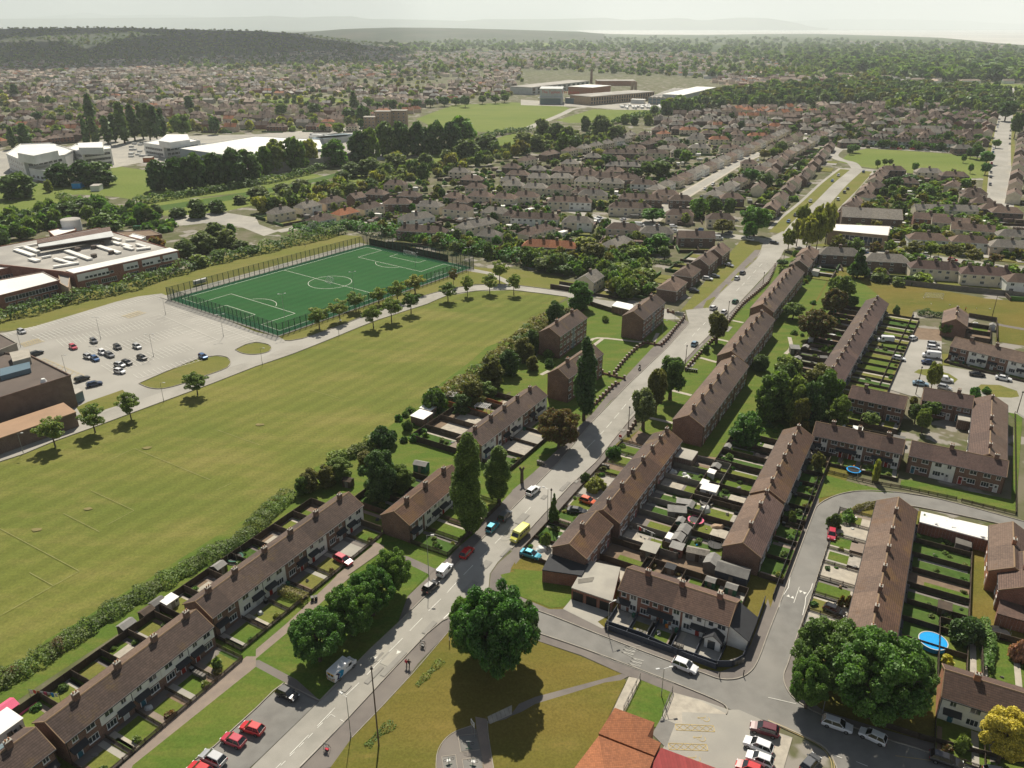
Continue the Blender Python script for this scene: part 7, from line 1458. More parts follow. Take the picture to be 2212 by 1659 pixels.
def pergola(p,rz):
 t=thing('pergola',(p[0],p[1],.1),rz,'white slatted pergola between the orange fences','pergola')
 for x in(-1.8,1.8):
  for y in(-1.2,1.2):b=MB();b.box(x-.06,x+.06,y-.06,y+.06,0,2.3);b.build('post',M['upvc'],t)
 b=MB()
 for k in range(9):x=-1.9+k*.475;b.box(x-.05,x+.05,-1.6,1.6,2.36,2.5)
 for y in(-1.2,1.2):b.box(-2,2,y-.05,y+.05,2.22,2.36)
 b.build('slats',M['upvc'],t)
pergola(g(1,2,1960,250)[0],R(-25))
for(i,j,x,y,rz,w,d,hh,m,f,fl,lb)in((2,2,1700,960,-28,3.6,3.0,2.1,'cladwhite','roofwhite',True,'white flat roofed garden room by the striped lawn'),(2,2,1480,1320,61,3.0,2.4,2.0,'woodgrey','felt',False,'pale domed looking shed at the garden crossing'),(2,2,1430,1390,61,2.8,2.2,2.0,'wood','felt',False,'grey roofed shed next to the red shed'),(2,2,1420,1470,-28,2.6,2.2,2.1,'brickred','felt',True,'small red shed with a pale roof'),(2,2,1600,1510,-20,4.4,2.2,2.0,'woodgrey','tilegrey',False,'long shed with a pale tiled roof'),(2,2,1720,1590,61,3.4,2.6,2.1,'woodgrey','felt',False,'pale gable roofed shed beside the dark summer house'),(2,2,1190,1480,-28,3.2,3.4,2.1,'brickdark','concrete',True,'square flat roofed brick store in a back garden'),(2,2,1420,1150,-10,4.0,2.4,2.1,'woodgrey','felt',True,'flat grey roofed shed, larger of two by the long fence'),(2,2,1480,1080,-15,3.2,1.8,2.0,'woodgrey','felt',True,'flat grey roofed shed, smaller of two by the long fence'),(3,1,225,1390,-10,3.0,3.4,2.1,'woodgrey','felt',True,'brown shed alone on a bright green lawn'),(3,1,405,720,61,4,3,2.3,'cladwhite','roofgrey',True,'pale garden room behind the far long flats'),(3,1,470,1470,-10,2.2,1.8,1.9,'wood','felt',False,'small gabled shed by the clump of trees'),(3,1,1930,1190,61,2.2,2.0,2.0,'cladwhite','felt',False,'pale playhouse in the jutting garden'),(3,3,1510,330,-28,2.2,2.2,1.9,'wood','wood',True,'brown shed below the green slide'),(3,2,1670,1440,61,2.0,2.8,2.0,'woodgrey','woodgrey',True,'narrow grey shed behind the garage block'),(3,2,1660,1430,-28,.2,.2,.2,'wood','wood',True,'')):
 if lb:shed(g(i,j,x,y)[0],R(rz),w,d,hh,m,f,lb,fl)
bins(g(2,3,1080,505)[0],R(-28),3,'pale bin on the corner plot','woodgrey','wheelie bins');bins(g(2,3,1400,620)[0],R(-28),3,'bin by the corner plot gate','woodgrey','wheelie bins');bins(g(2,3,1895,775)[0],R(20),4,'bin at the white corner house','woodgrey','wheelie bins');bins(g(0,3,1690,860)[0],R(-28),4,'pale bin by the front path','woodgrey','wheelie bins');bins(g(1,3,490,220)[0],R(20),2,'black bin on the footpath edge','black','wheelie bins');bins(g(2,2,225,690)[0],R(-28),3,'grey bin by the low wall','woodgrey','wheelie bins');bins(g(2,1,1500,1545)[0],R(-20),6,'black bin on the flats path','black','wheelie bins');bins(g(2,2,785,720)[0],R(-28),3,'grey bin in the long terrace garden','woodgrey','wheelie bins')
# washing lines with clothes
def washing(A,B,cols,label):
 t=thing('washing_line',(A.x,A.y,.1),ang(A,B),label,'washing line');Ls=L2(A,B);b=MB();b.tube((0,0,0),(0,0,2),.04,.04,5);b.tube((Ls,0,0),(Ls,0,2),.04,.04,5);b.tube((0,0,1.95),(Ls,0,1.95),.012,.012,3);b.build('line',M['metal'],t)
 for k,c in enumerate(cols):x=Ls*(k+.7)/(len(cols)+.5);b=MB();b.box(x-.25,x+.25,-.015,.015,1.0+.2*(k%3),1.94);b.build('clothes',M[c],t)
washing(*g(0,3,270,1060,530,1100),['cladwhite','red','woodorange','cladwhite','pinkp','cladgrey','blue','cladwhite'],'washing line with bright clothes behind the corner terrace');washing(*g(2,2,1080,1290,1230,1360),['red','cladwhite','navy','cladgrey'],'washing line with red and dark clothes in a back garden')
# garden clutter: tents, timber, toys
for(i,j,x,y,m,w,h,lb,sd)in((2,2,1670,1105,'cladwhite',3.4,1.4,'crumpled white tent in the cluttered gardens',1),(2,2,1770,1240,'bricktan',3.6,.7,'heap of tan boards and boxes in the cluttered gardens',2),(2,2,1500,820,'cladwhite',3.8,.8,'pale heap of rubble and sheeting near the extension',3),(2,2,1580,845,'red',1.0,.4,'red plastic toy beside the rubble',4),(2,2,1390,770,'cladgrey',2.6,.9,'grey tarpaulin heap near the extension',5),(2,2,255,1435,'cladwhite',3.2,.9,'white sheeted heap beside the teal saloon',6),(2,2,1595,1400,'blue',.9,.5,'small blue toy slide on a lawn',7),(3,1,580,1165,'cladwhite',3.2,1.2,'white sheeted heap behind the plum terrace',8),(3,1,560,1250,'cladgrey',3.8,1.0,'grey heap of boards behind the plum terrace',9),(3,1,1790,1140,'cladwhite',2.6,.7,'pale garden furniture heap in the jutting garden',10),(3,2,740,720,'orangep',.8,.6,'orange toy beside the blue trampoline',11),(1,2,1480,440,'slab',3.0,.1,'pale terrace slabs stacked by the outbuildings',12),(1,3,1230,850,'cladwhite',.9,.05,'worn white patch on the pavement',13),(3,3,1440,300,'cladwhite',1.6,.3,'white panel leaning by the brown shed',14),(2,3,640,55,'woodgrey',3.4,.25,'loose timber lying on the garage roof',15)):
 if m=='orangep':M.setdefault('orangep',plain('orange plastic',(.75,.25,.03)))
 if lb.startswith('worn'):continue
 if lb.startswith('loose'):q=MB();[q.box(-1.6+k*.1,1.3+k*.2,k*.3,k*.3+.1,0,.08)for k in range(4)];p_=g(2,3,x,y,z=2.8)[0];tag(q.build('timber_planks',M['woodgrey'],None,(p_.x,p_.y,2.9),.2),lb,'timber');continue
 clutter(g(i,j,x,y)[0],m,lb,w,h,'garden_heap' if 'toy' not in lb else 'toy','garden clutter' if 'toy' not in lb else 'toy',sd)
def chair(p,c,label,rz=0):
 t=thing('garden_chair',(p[0],p[1],.1),rz,label,'chair','garden chairs');b=MB();b.box(-.25,.25,-.25,.25,.42,.46);b.build('seat',M[c],t);b=MB();b.box(-.25,.25,.22,.26,.46,.9);b.build('backrest',M[c],t)
 for x in(-.2,.2):
  for y in(-.2,.2):b=MB();b.box(x-.02,x+.02,y-.02,y+.02,0,.42);b.build('leg',M[c],t)
chair(g(2,3,1265,520)[0],'cladwhite','white plastic chair alone on the small front lawn');chair(g(2,3,1365,475)[0],'cladwhite','white plastic chair beside the yellow one');M.setdefault('orangep',plain('orange plastic',(.75,.25,.03)));chair(g(2,3,1335,460)[0],'orangep','orange yellow chair by the front step')
# tree stump with sawn limbs
p_=g(2,2,85,850)[0];t=thing('tree_stump',(p_.x,p_.y,0),0,'tall sawn tree trunk with two stub limbs in a front garden','tree stump');b=MB();b.tube((0,0,0),(0,0,3.2),.45,.36,9);b.tube((0,0,3.1),(-.6,0,4.3),.32,.25,7);b.tube((0,0,3.1),(.5,.1,4.2),.3,.24,7);b.build('trunk',M['bark'],t)
# ---------------------------------------------------------------- school, hall, offices, factory
def top_h(i,j,bx,by,ty):p=g(i,j,bx,by)[0];return solve_h(p,ROWY[j]+ty/4)
def FB(i,j,pts,z1,wall,roof,name,label,cat,par=.35,z0=0):t,o=flatbox(g(i,j,*pts,z=z1),z0,z1,wall,roof,name,label,cat,par);return t,o
hs=7.2
t,o=FB(0,1,(640,712,1545,512,1450,488,850,312,-300,530,-300,600,100,640,540,690),hs,'brickred','roofgrey','school_building','large red brick school with a cluttered grey flat roof','school')
A,B=g(0,1,640,712,1545,512,z=hs);d=(B-A).normalized();n=Vector((-d.y,d.x));Ls=L2(A,B)
b=MB();b.prism([A-o+n*.1,B-o+n*.1,B-o+n*7.5,A-o+n*7.5],hs+.36,hs+.55);b.build('white_roof_strip',M['roofwhite'],t)
wp=MB()
for f0,f1 in((.02,.30),(.44,.58),(.62,.80),(.83,.98)):
 wp.bar(A-o+d*Ls*f0-n*.06,A-o+d*Ls*f1-n*.06,.1,3.9,6.9)
wp.build('white_wall_band',M['cladwhite'],t)
facade_windows(t,o,A,B,(4.4,),22,1.5,1.1,1,out=.12,skip=(7,8,9,13,17));facade_windows(t,o,A,B,(1.0,),24,1.7,1.8,2,out=.02,skip=(3,8,9,10,14,15,19))
pz=hs+.4;q=g(0,1,335,500,975,400,960,350,330,470,z=pz);b=MB();b.prism([p-o for p in q],pz,pz+3);b.build('rooftop_hall',M['brickdark'],t)
q=g(0,1,335,480,985,385,965,340,330,455,z=pz+3.0);b=MB();b.prism([p-o for p in q],pz+3.0,pz+3.25);b.build('rooftop_hall_roof',M['cladgrey'],t);facade_windows(t,o,*g(0,1,400,488,965,400,z=pz),(pz+.9,),12,2.2,1.3,2,out=.06)
sk=0
for a in((570,500,780,575,26),(820,452,1030,520,26),(130,490,290,545,26),(215,470,330,510,22),(980,392,1040,410,22),(970,425,1040,445,26),(1060,445,1130,470,26),(1180,490,1300,475,30),(1180,445,1260,470,18),(1070,470,1150,490,18),(560,560,650,570,30),(470,570,540,590,22),(540,590,620,610,20),(460,640,680,605,20),(260,570,330,590,28),(360,560,440,545,16),(120,480,520,410,12),(750,370,800,368,14),(830,355,870,352,14),(1085,415,1170,412,14)):
 p_,q_=g(0,1,*a[:4],z=hs+.9);b=MB();b.bar(p_-o,q_-o,a[4]*.085,hs+.3,hs+1.0);b.build('roof_light',M['roofwhite'],t)
for a in((670,490),(810,470),(810,545),(960,515),(880,440)):b=MB();p_=g(0,1,*a,z=hs+1)[0]-o;b.tube((p_.x,p_.y,hs+.1),(p_.x,p_.y,hs+1.5),1.3,1.3,10);b.build('roof_vent',M['roofdark'],t)
t,o=FB(0,1,(0,672,245,622,80,520,-300,560,-300,700),6.4,'brickred','roofwhite','school_wing','white roofed school wing at the left edge, upper of two','school');facade_windows(t,o,*g(0,1,-100,695,245,622,z=6.4),(2.4,),4,3,1.6,3,out=.04)
t,o=FB(0,1,(0,897,515,765,370,695,-200,800,-300,960),6.4,'brickred','roofwhite','school_wing','white roofed school wing at the left edge, lower of two','school');facade_windows(t,o,*g(0,1,0,897,515,765,z=6.4),(3.4,),5,5,1.8,4,out=.04);facade_windows(t,o,*g(0,1,0,897,515,765,z=6.4),(.9,),6,2.4,1.6,2,out=.04)
FB(0,1,(505,695,605,730,590,830,520,790),5.6,'bricktan','roofgrey','school_link','tan link block with dark glass between the school wings','school')
p_=g(0,1,638,372)[0];rr_=19.5*depth_at(p_)/F;hh_=solve_h(p_,415+235/4);t=thing('storage_tank',(p_.x,p_.y,0),0,'white round tank tower behind the school','tank');b=MB();b.tube((0,0,0),(0,0,hh_),rr_,rr_,28);b.build('wall',M['cladwhite'],t);b=MB();b.tube((0,0,hh_),(0,0,hh_+.3),rr_*1.02,rr_*.9,28);b.build('roof',M['roofgrey'],t)
FB(0,1,(420,340,625,290,660,330,470,385),4.5,'brickred','roofwhite','boiler_house','small red brick building with a pale roof beside the white tank','outbuilding')
FB(0,1,(1115,385,1220,410,1260,390,1150,362),2.6,'cladwhite','roofwhite','store_shed','white rounded store behind the school','outbuilding');FB(0,1,(1010,350,1300,330,1400,370,1120,395),1.6,'brickred','soil','yard_wall','low red brick yard beside the green van','wall')
cpx(0,1,1150,320,1250,318,'van','green','green van in the yard behind the school','vans',1)
hh=9.5
t,o=FB(0,1,(-300,1400,0,1395,265,1420,610,1592,-300,1880),hh,'brickdark','roofdark','sports_hall','big dark brick sports hall cut by the left edge','sports hall',.5)
q=g(0,1,80,1385,250,1350,262,1425,110,1465,z=hh+2.2);b=MB();b.prism([p-o for p in q],hh,hh+2.2);b.build('rooftop_box',M['grender'],t);q=g(0,1,0,1525,255,1465,262,1520,0,1590,z=hh+1.5);b=MB();b.prism([p-o for p in q],hh,hh+1.5);b.build('rooftop_window_band',M['panel'],t)
p_=g(0,1,378,1640,z=hh)[0]-o;b=MB();b.tube((p_.x,p_.y,hh),(p_.x,p_.y,hh+1),.9,.5,10);b.build('roof_vent',M['cladwhite'],t)
FB(0,1,(-200,1180,0,1230,145,1310,0,1370,-200,1420),11,'grender','roofdark','hall_annexe','raised block with a dark flat roof above the sports hall','outbuilding')
FB(0,2,(-200,545,0,470,655,245,545,165,0,345,-200,400),4.2,'brickdark','roofbrown','covered_walkway','long low building with a tan roof beside the school lane','outbuilding',0);FB(0,2,(650,90,715,60,680,35,640,50),3,'panel','roofgrey','store_container','dark blue container behind the sports hall','container',0)
# offices and warehouse
def tiered(i,j,base,h,top,h2,label,win=8,fl=3):
 t,o=FB(i,j,base,h,'cladwhite','roofwhite','office_building',label,'office',.8);P=g(i,j,*base,z=h)
 for k in range(2):facade_windows(t,o,P[k],P[k+1],[1.2+3.6*q for q in range(fl)],win,3.2,2.0,3,'upvc',out=.05)
 if top:q=g(i,j,*top,z=h+h2);b=MB();b.prism([p-o for p in q],h,h+h2);b.build('penthouse',M['cladwhite'],t)
 return t,o
tiered(0,0,(55,1335,205,1400,560,1345,640,1300,430,1240,180,1250),12,(150,1320,290,1345,500,1300,480,1245,180,1255),6,'white office block with stepped roof plant, leftmost of three',7)
tiered(0,0,(250,1460,420,1490,560,1420,400,1400),7,None,0,'low dark sided building before the leftmost white office',4,1);tiered(0,0,(590,1290,710,1320,960,1290,950,1265,660,1250),12,(680,1275,890,1275,885,1225,670,1235),5,'white office block with a square top storey, middle of three',8);tiered(0,0,(560,1380,680,1400,765,1370,700,1350),5,None,0,'low white annexe between the office blocks',3,1)
tiered(0,0,(1240,1240,1410,1265,1730,1220,1600,1190,1400,1200),9,(1370,1215,1470,1230,1640,1205,1620,1160,1440,1160),5,'white office block with a large roof box, rightmost of three',9,2)
flatbox([G(x,y,9.)for x,y in((387,321),(492,336),(700,322),(690,302),(628,299),(553,295))],0,9,'panel','roofwhite','warehouse','huge warehouse with a bright white roof behind the tall trees','warehouse',.3)
flatbox([G(x,y,7.)for x,y in((553,356),(700,342),(770,330),(700,325),(600,338))],0,7,'grender','roofgrey','warehouse','grey warehouse partly hidden behind the tall trees','warehouse',.3)
for q,lb in(((660,302,740,296,770,290,690,295),'blue roofed shed in the depot, nearer one'),((678,297,700,300,772,292,745,288),'blue roofed shed in the depot, farther one')):flatbox([G(q[k],q[k+1],5.)for k in range(0,8,2)],0,5,'cladgrey','panel','depot_shed',lb,'warehouse',0)
for x,y,m,lb in((170,405,'blue','blue container on the gravel by the meadow'),(193,397,'cladwhite','white portable building by the meadow'),(217,394,'cream','cream portable building by the meadow'),(210,411,'cladwhite','low white cabin by the meadow'),(322,349,'woodorange','rusty container in the industrial yard')):
 p_=G(x,y);d=depth_at(p_)/F;t=thing('container',(p_.x,p_.y,0),.15,lb,'container');b=MB();b.box(-9*d,9*d,-4,4,0,3.4 if 'blue' in lb or 'low' in lb or 'rusty' in lb else 6);b.build('body',M[m],t);b=MB();b.box(-9*d-.1,9*d+.1,-4.1,4.1,3.4 if 'blue' in lb or 'low' in lb or 'rusty' in lb else 6,3.6 if 'blue' in lb or 'low' in lb or 'rusty' in lb else 6.2);b.build('lid',M['roofgrey'],t)
q=[G(x,y,14)for x,y in((790,268),(812,266),(812,251),(880,251),(880,246),(800,247))]
for k,(x0,x1,y,h_)in enumerate(((786,812,277,11),(812,845,275,16),(845,880,273,16))):
 a,c=G(x0,y),G(x1,y);t=thing('block_of_flats',(a.x,a.y,0),0,'tan brick flats behind the tall belt, %s of three sections'%('left','middle','right')[k],'flats');Ls=L2(a,c);b=MB();b.box(0,Ls-.3,0,12,0,h_);b.build('wall',M['bricktan'],t);b=MB();b.box(-.3,Ls,-.5,12.3,h_,h_+.5);b.build('roof',M['concrete'],t)
 for z in(2,5.5,9,12.5)[:3+(h_>12)]:
  for x in(Ls*.2,Ls*.5,Ls*.8):window(t,x,0,z,1.6,1.6,0,2)
def FZ(x,y,z=0.):return G(1132.5+x*.2,159.3+y*.2,z)
fh=15.
a,c,e=FZ(165,328),FZ(408,330),FZ(495,300);t=thing('factory',(a.x,a.y,0),ang(a,c),'white fronted factory hall with red lettering beyond the meadow','factory');Ls=L2(a,c)
b=MB();b.box(0,Ls,0,45,0,20);b.build('wall',M['cladgrey'],t);b=MB();b.box(-.4,Ls+.4,-.4,45.4,20,20.6);b.build('roof',M['cladgrey'],t);b=MB();b.box(-2,Ls+1,-5,-.02,8.2,9.2);b.build('canopy',M['cladgrey'],t);b=MB();b.box(1,Ls-2,-.3,-.02,.2,8);b.build('glazed_front',M['panel'],t)
tc_=bpy.data.curves.new('lettering','FONT');tc_.body='The Typhoo Tea Factory';tc_.size=5.2;tc_.extrude=.1;tc_.materials.append(M['red']);lo=bpy.data.objects.new('lettering_curve',tc_);COL.objects.link(lo);dg_=bpy.context.evaluated_depsgraph_get();lm_=bpy.data.meshes.new_from_object(lo.evaluated_get(dg_));bpy.data.objects.remove(lo);lo=link('lettering',lm_);lo.parent=t;lo.location=(3,-.12,14.5);lo.rotation_euler=(math.pi/2,0,0)
def fblk(x0,y0,x1,y1,dep,h,wall,roof,label,nw=0,name='factory_block'):
 a,c=FZ(x0,y0),FZ(x1,y1);t=thing(name,(a.x,a.y,0),ang(a,c),label,'factory');Ls=L2(a,c);b=MB();b.box(0,Ls,0,dep,0,h);b.build('wall',M[wall],t);b=MB();b.box(-.5,Ls+.5,-.5,dep+.5,h,h+.6);b.build('roof',M[roof],t)
 if nw:
  b=MB()
  for k in range(nw):x=Ls*(k+.25)/nw;b.box(x,x+Ls*.5/nw,-.25,0,1.5,h*.42);b.box(x,x+Ls*.5/nw,-.25,0,h*.52,h*.9)
  b.build('window_bands',M['pane'],t)
 return t
fblk(715,342,1400,280,40,11,'bricktan','roofgrey','long tan brick factory range with tall windows',26);fblk(495,310,720,335,40,9,'grender','roofwhite','low factory block between the white hall and the brick range',8);fblk(75,230,700,150,40,11,'cladgrey','roofgrey','long grey factory block behind the white hall',12);fblk(735,240,930,215,45,12,'brickorange','roofwhite','square brick block standing above the factory roofs');fblk(1710,340,2060,245,30,13,'cladgrey','roofwhite','long white roofed loading shed at the end of the factory');fblk(440,320,700,335,14,7,'panel','roofgrey','dark canopy block beside the white hall');fblk(1150,320,1290,325,10,5,'cladwhite','roofwhite','white cabins in the factory yard');fblk(790,130,1200,130,40,8,'brickorange','roofgrey','brick sheds at the back of the factory')
a,c=FZ(1335,330),FZ(1705,342);t=thing('factory_sheds',(a.x,a.y,0),ang(a,c),'row of barrel roofed factory sheds with dark arches','factory');Ls=L2(a,c);nb=8;wb_=Ls/nb;b=MB();b.box(0,Ls,0,190,0,8.5);b.build('wall',M['grender'],t)
for k in range(nb):
 b=MB();P=[(wb_*(k+.5)+wb_*.49*math.cos(math.pi*q/8),8.5+wb_*.32*math.sin(math.pi*q/8))for q in range(9)];b.face([(x,-.4,z)for x,z in P]);b.face([(x,190,z)for x,z in P][::-1])
 for u,v_ in zip(P,P[1:]):b.face([(u[0],-.4,u[1]),(u[0],190,u[1]),(v_[0],190,v_[1]),(v_[0],-.4,v_[1])])
 b.build('barrel_roof',M['roofgrey'],t)
b=MB();[b.box(wb_*(k+.1),wb_*(k+.9),-.3,0,z,z+3)for k in range(nb)for z in(1.2,5)];b.build('window_bands',M['panel'],t)
p_=G(1277,180);hh_=solve_h(p_,150);t=thing('chimney_stack',(p_.x,p_.y,0),0,'tall brown brick chimney stack behind the factory','chimney stack');b=MB();b.tube((0,0,0),(0,0,hh_),2.7,1.9,14);b.build('shaft',M['brick'],t);b=MB();b.tube((0,0,hh_),(0,0,hh_+1),2.2,2.2,14);b.build('rim',M['brickdark'],t)
p_=G(1365,195);t=thing('silo',(p_.x,p_.y,0),0,'pair of tan silos above the factory roof','silo');b=MB();b.tube((0,0,0),(0,0,14),2.4,2.4,12);b.tube((6,0,0),(6,0,14),2.4,2.4,12);b.build('drum',M['bricktan'],t)
# hall with the pale green roof
t,o=FB(3,1,(522,330,1038,378,1055,297,545,275),7,'bricktan','roofwhite','community_hall','tan hall with a long pale roof by the far junction','hall',.2);facade_windows(t,o,*g(3,1,522,330,1038,378,z=7),(1.2,),9,2.0,4.4,1,out=.03,x0=.22)
q=g(3,1,600,330,1130,360,z=0);tt2=terrace(q[0]+Vector((6,14)),q[1]+Vector((6,14)),15,6,10,'bb','dark brick hall with a grey roof behind the tan hall',wall='brickdark',tile='tilegrey',chim=(.3,),canopy=False,name='parish_hall',cat='hall')
# ---------------------------------------------------------------- the pale estate: houses listed one by one
WN={'w':('white','white'),'c':('cream','cream'),'b':('brickdark','dark brick'),'p':('pink','pinkish'),'g':('grender','grey rendered'),'y':('yellowr','yellow'),'r':('brickred','red brick')}
RN={'g':('tilegrey','grey'),'n':('tilebrn','brown'),'r':('tileorange','orange'),'p':('tileplum','plum brown')}
HL=[]
def houses(i,j,txt,phrase,group):
 for it in txt.split(';'):
  a=it.split()
  if len(a)<5:continue
  x,y,an,Lh=map(float,a[:4]);c=a[4];p=g(i,j,x,y,z=6)[0];HL.append((p,R(an),Lh,c,phrase,group))
houses(1,1,'215 150 45 14 cg;445 100 50 14 cgw;655 60 50 15 pn;560 215 50 14 wn;770 160 50 14 yrg;985 110 50 15 cn;1225 75 0 16 bn;865 25 50 9 bnG;1505 95 -20 15 cg;1745 125 -20 16 cn;1385 200 35 19 wg;1440 310 -15 26 bn;1910 260 42 24 cg;2070 150 -20 15 cg;2200 175 -15 8 cn;1940 12 -18 15 cn;2150 30 -20 15 cn;1790 60 -20 9 bn','in the pale estate beyond the pitch','semis of the pale estate')
houses(2,1,'120 15 -15 16 cn;500 60 -8 26 cnw;200 200 -12 26 wn;570 230 -12 16 cgw;215 315 48 21 cng;330 440 -12 26 br;1020 110 -10 24 cn;1110 35 -12 26 bn;965 290 -15 17 pn;1250 320 -12 17 cg;905 420 50 19 wg;1450 170 -10 15 pn;1460 45 -10 14 bn;1800 205 -5 15 cn;1590 360 -3 18 bnG;1780 490 61 14 bnG;1665 570 61 15 bnG;1515 668 61 13 bn;1385 780 61 14 bn;675 720 61 11 cgG;700 0 -10 18 cg;1330 0 -10 16 pn;1900 30 -5 14 bn','above the main road','semis above the main road')
houses(2,0,'130 1365 50 18 cn;325 1315 50 18 bn;500 1285 50 14 cn;620 1262 50 13 cg;725 1240 50 13 cg;820 1222 50 13 cg;912 1202 50 13 wg;980 1180 50 12 cg;1020 1150 50 12 cg;220 1448 -12 12 bg;50 1490 -12 16 bn;235 1515 -12 16 cg;430 1515 -12 16 cg;645 1545 -12 16 cg;865 1560 -12 16 cg;1130 1570 -12 16 wn;200 1600 -12 16 cg;410 1612 -12 16 cn;660 1645 -12 20 bn;10 1580 -12 14 cg;940 1308 -8 30 bn;700 1340 -8 13 bg;1250 1308 -8 19 cn;1435 1252 -8 16 cn;1425 1300 -8 10 cg;1620 1262 -8 18 cg;1885 1265 -8 18 cn;1310 1142 30 12 pr;1180 1225 50 16 bn;1245 1195 50 12 bn;1530 1110 -5 18 cr;1590 1190 -5 18 cg;1790 1190 -5 18 cr;1775 1065 -5 10 pr;1990 1200 -5 17 cn;2130 1160 -5 20 pr;1700 1140 -5 16 bn;1900 1120 -5 17 bn;2050 1110 -5 16 bg;1380 1200 -8 14 cg;560 1465 -8 26 bn;720 1500 -8 30 bn;900 1515 -6 30 bn;1000 1530 8 18 bn;960 1415 -8 26 bg;430 1455 -8 14 bn;1420 1065 -5 14 bg;1270 1110 -5 14 bn;2080 1060 -5 14 bg','near the canal copse','semis of the pale estate')
houses(2,0,'1275 1025 -5 12 bgG;1350 1028 -5 12 bgG;1430 1035 -5 13 bgG;1540 1045 -5 13 bg;1640 1038 -5 13 bgG;1730 1035 -5 13 bgG;1820 1035 50 12 bgG;1915 1035 -5 13 bg;2000 1045 -5 13 bgG;2090 1035 50 12 bgG;2180 1035 -5 13 bgG;1590 955 30 12 bg;1680 950 30 12 bgG;1760 960 30 12 bg;1860 940 30 12 pn;1950 925 30 13 pr;2040 935 30 13 pr;2130 950 30 12 pr;1980 985 -5 14 pr;2080 990 -5 14 pr;2180 930 30 13 pr;1900 985 -5 14 bn;1440 1100 -5 14 bn;1490 1060 -5 12 bn','in the brown estate below the wood','houses of the brown estate')
r1,r2=G(1468,434),G(1742,292);rdv=(r2-r1).normalized();rn_=Vector((-rdv.y,rdv.x));ra_=ang(r1,r2)
rd0=random.Random(3)
q=0.;k=0
while q<(r2-r1).length-6:
 for s in(1,-1):
  p=r1+rdv*(q+8)+rn_*s*19;HL.append((p,ra_,11.5,rd0.choice(['cgS','cgS','cnS','pnS','wgS','cnS']),'%s of the straight pale street'%('left' if s>0 else 'right'),'semis along the straight pale street'))
 q+=18.5;k+=1
def hrow(x0,y0,x1,y1,n,Lh,codes,phrase,group,da=0):
 a,c=G(x0,y0,6),G(x1,y1,6);an=ang(a,c)+da
 for k in range(n):HL.append((a.lerp(c,k/max(n-1,1)),an,Lh,codes[k%len(codes)],phrase,group))
hrow(1668,442,1716,388,4,19,['bnG','cnG'],'left of the far road, nearer','terraces by the far main road');hrow(1735,378,1792,312,6,20,['bnG','cnG','bnG'],'left of the far road, farther','terraces by the far main road');hrow(1825,455,1868,412,3,17,['bnG','pn'],'right of the far road, nearer','houses right of the far main road');hrow(1876,402,1906,368,3,17,['pnG','cnG','bn'],'right of the far road, farther','houses right of the far main road')
hrow(1640,400,1690,340,5,16,['cnG','bnG'],'in the row behind the far main road','terraces behind the far main road');hrow(1880,299,2038,306,7,21,['wp','wg','wnG'],'facing the far green','white terrace by the far green');hrow(1930,281,2100,284,6,18,['wgG','cnG','pnG'],'in the second row beyond the far green','second row beyond the far green')
hrow(2192,415,2215,262,12,16,['cnG','pnG','bnG'],'right of the wide far road','houses right of the wide far road',0);hrow(2060,385,2085,345,0,1,['cn'],'','');hrow(2128,300,2150,245,5,15,['bnG','cnG'],'left of the wide far road','houses left of the wide far road')
houses(3,1,'1530 130 -6 34 cgG;1400 205 -20 16 rnG;1580 240 -24 18 cnG;1770 300 -24 20 cnG;1380 378 -14 18 wn;1745 400 -16 17 cnw;2100 440 -14 19 pg;2150 350 -16 18 cg;1020 560 -13 19 bg;1440 625 -14 20 cp;1890 675 -14 21 cp;2260 740 -14 18 wn;620 505 -12 18 bg;350 510 61 14 bn;290 590 61 12 bnG;1860 70 -20 13 bn;1760 20 -20 12 pn;1950 120 -14 14 bn;2060 150 -14 16 bn;730 90 55 15 bn;860 20 50 9 wn','right of the far junction','semis of the right estate')
houses(3,0,'1080 1450 -12 17 bn;960 1500 50 15 bn;930 1590 50 15 bn;1390 1470 -12 18 cg;1610 1500 -12 18 bn;1600 1580 55 15 cn;1780 1645 -10 14 pn;1800 1230 50 18 cnG;1680 1265 -5 16 bg;700 1215 -5 17 bg;640 1140 -5 14 bn;830 1145 -5 13 bn;1020 1145 -5 15 bn;780 1080 50 13 bn;500 1060 -5 16 bg;600 1090 -5 14 bg;290 1080 50 12 bgG;160 1060 -5 13 bg;400 1075 -5 13 bn;60 1080 -5 14 pr;140 1095 -5 14 pn;1090 1060 50 14 rnG;1180 1100 -5 14 bg;1310 1100 -5 16 bg;1450 1100 -5 16 bgG;1540 1080 50 14 bgG;1660 1050 50 14 rnG;1440 1000 -5 14 bnG;1330 1010 50 14 cnG;1230 1030 50 14 bnG;1050 1000 50 16 wnG;1140 960 50 14 bnG;1600 1010 50 14 bnG;1700 970 -5 14 bn;1880 1000 60 14 rnG;1900 960 60 14 rnG;1890 1060 60 14 rnG;1880 1110 60 14 rnG;1150 930 -5 12 bn;1310 925 -5 12 bgG;1440 920 -5 12 bnG;1520 930 -5 12 bgG;1600 935 -5 12 bn;1700 945 30 12 bnG;320 1010 30 12 bnG;460 1000 30 12 pn;560 960 30 12 pn;680 940 30 12 bnG;380 950 30 12 pr;250 950 30 12 pr;140 960 30 12 pr;40 960 30 12 pr;480 900 30 12 pr;300 900 30 12 pr;180 910 30 12 pr;620 1020 30 12 bn;740 1010 30 12 bn;850 970 30 12 bn;930 940 30 12 pn;960 1060 -5 14 bg;430 1140 50 14 cn;60 1250 55 20 cnG;160 1200 55 20 cnG;250 1160 55 18 cnG;1750 1120 60 14 bg;1740 1060 -5 12 bn','around the far green','houses of the brown estate')
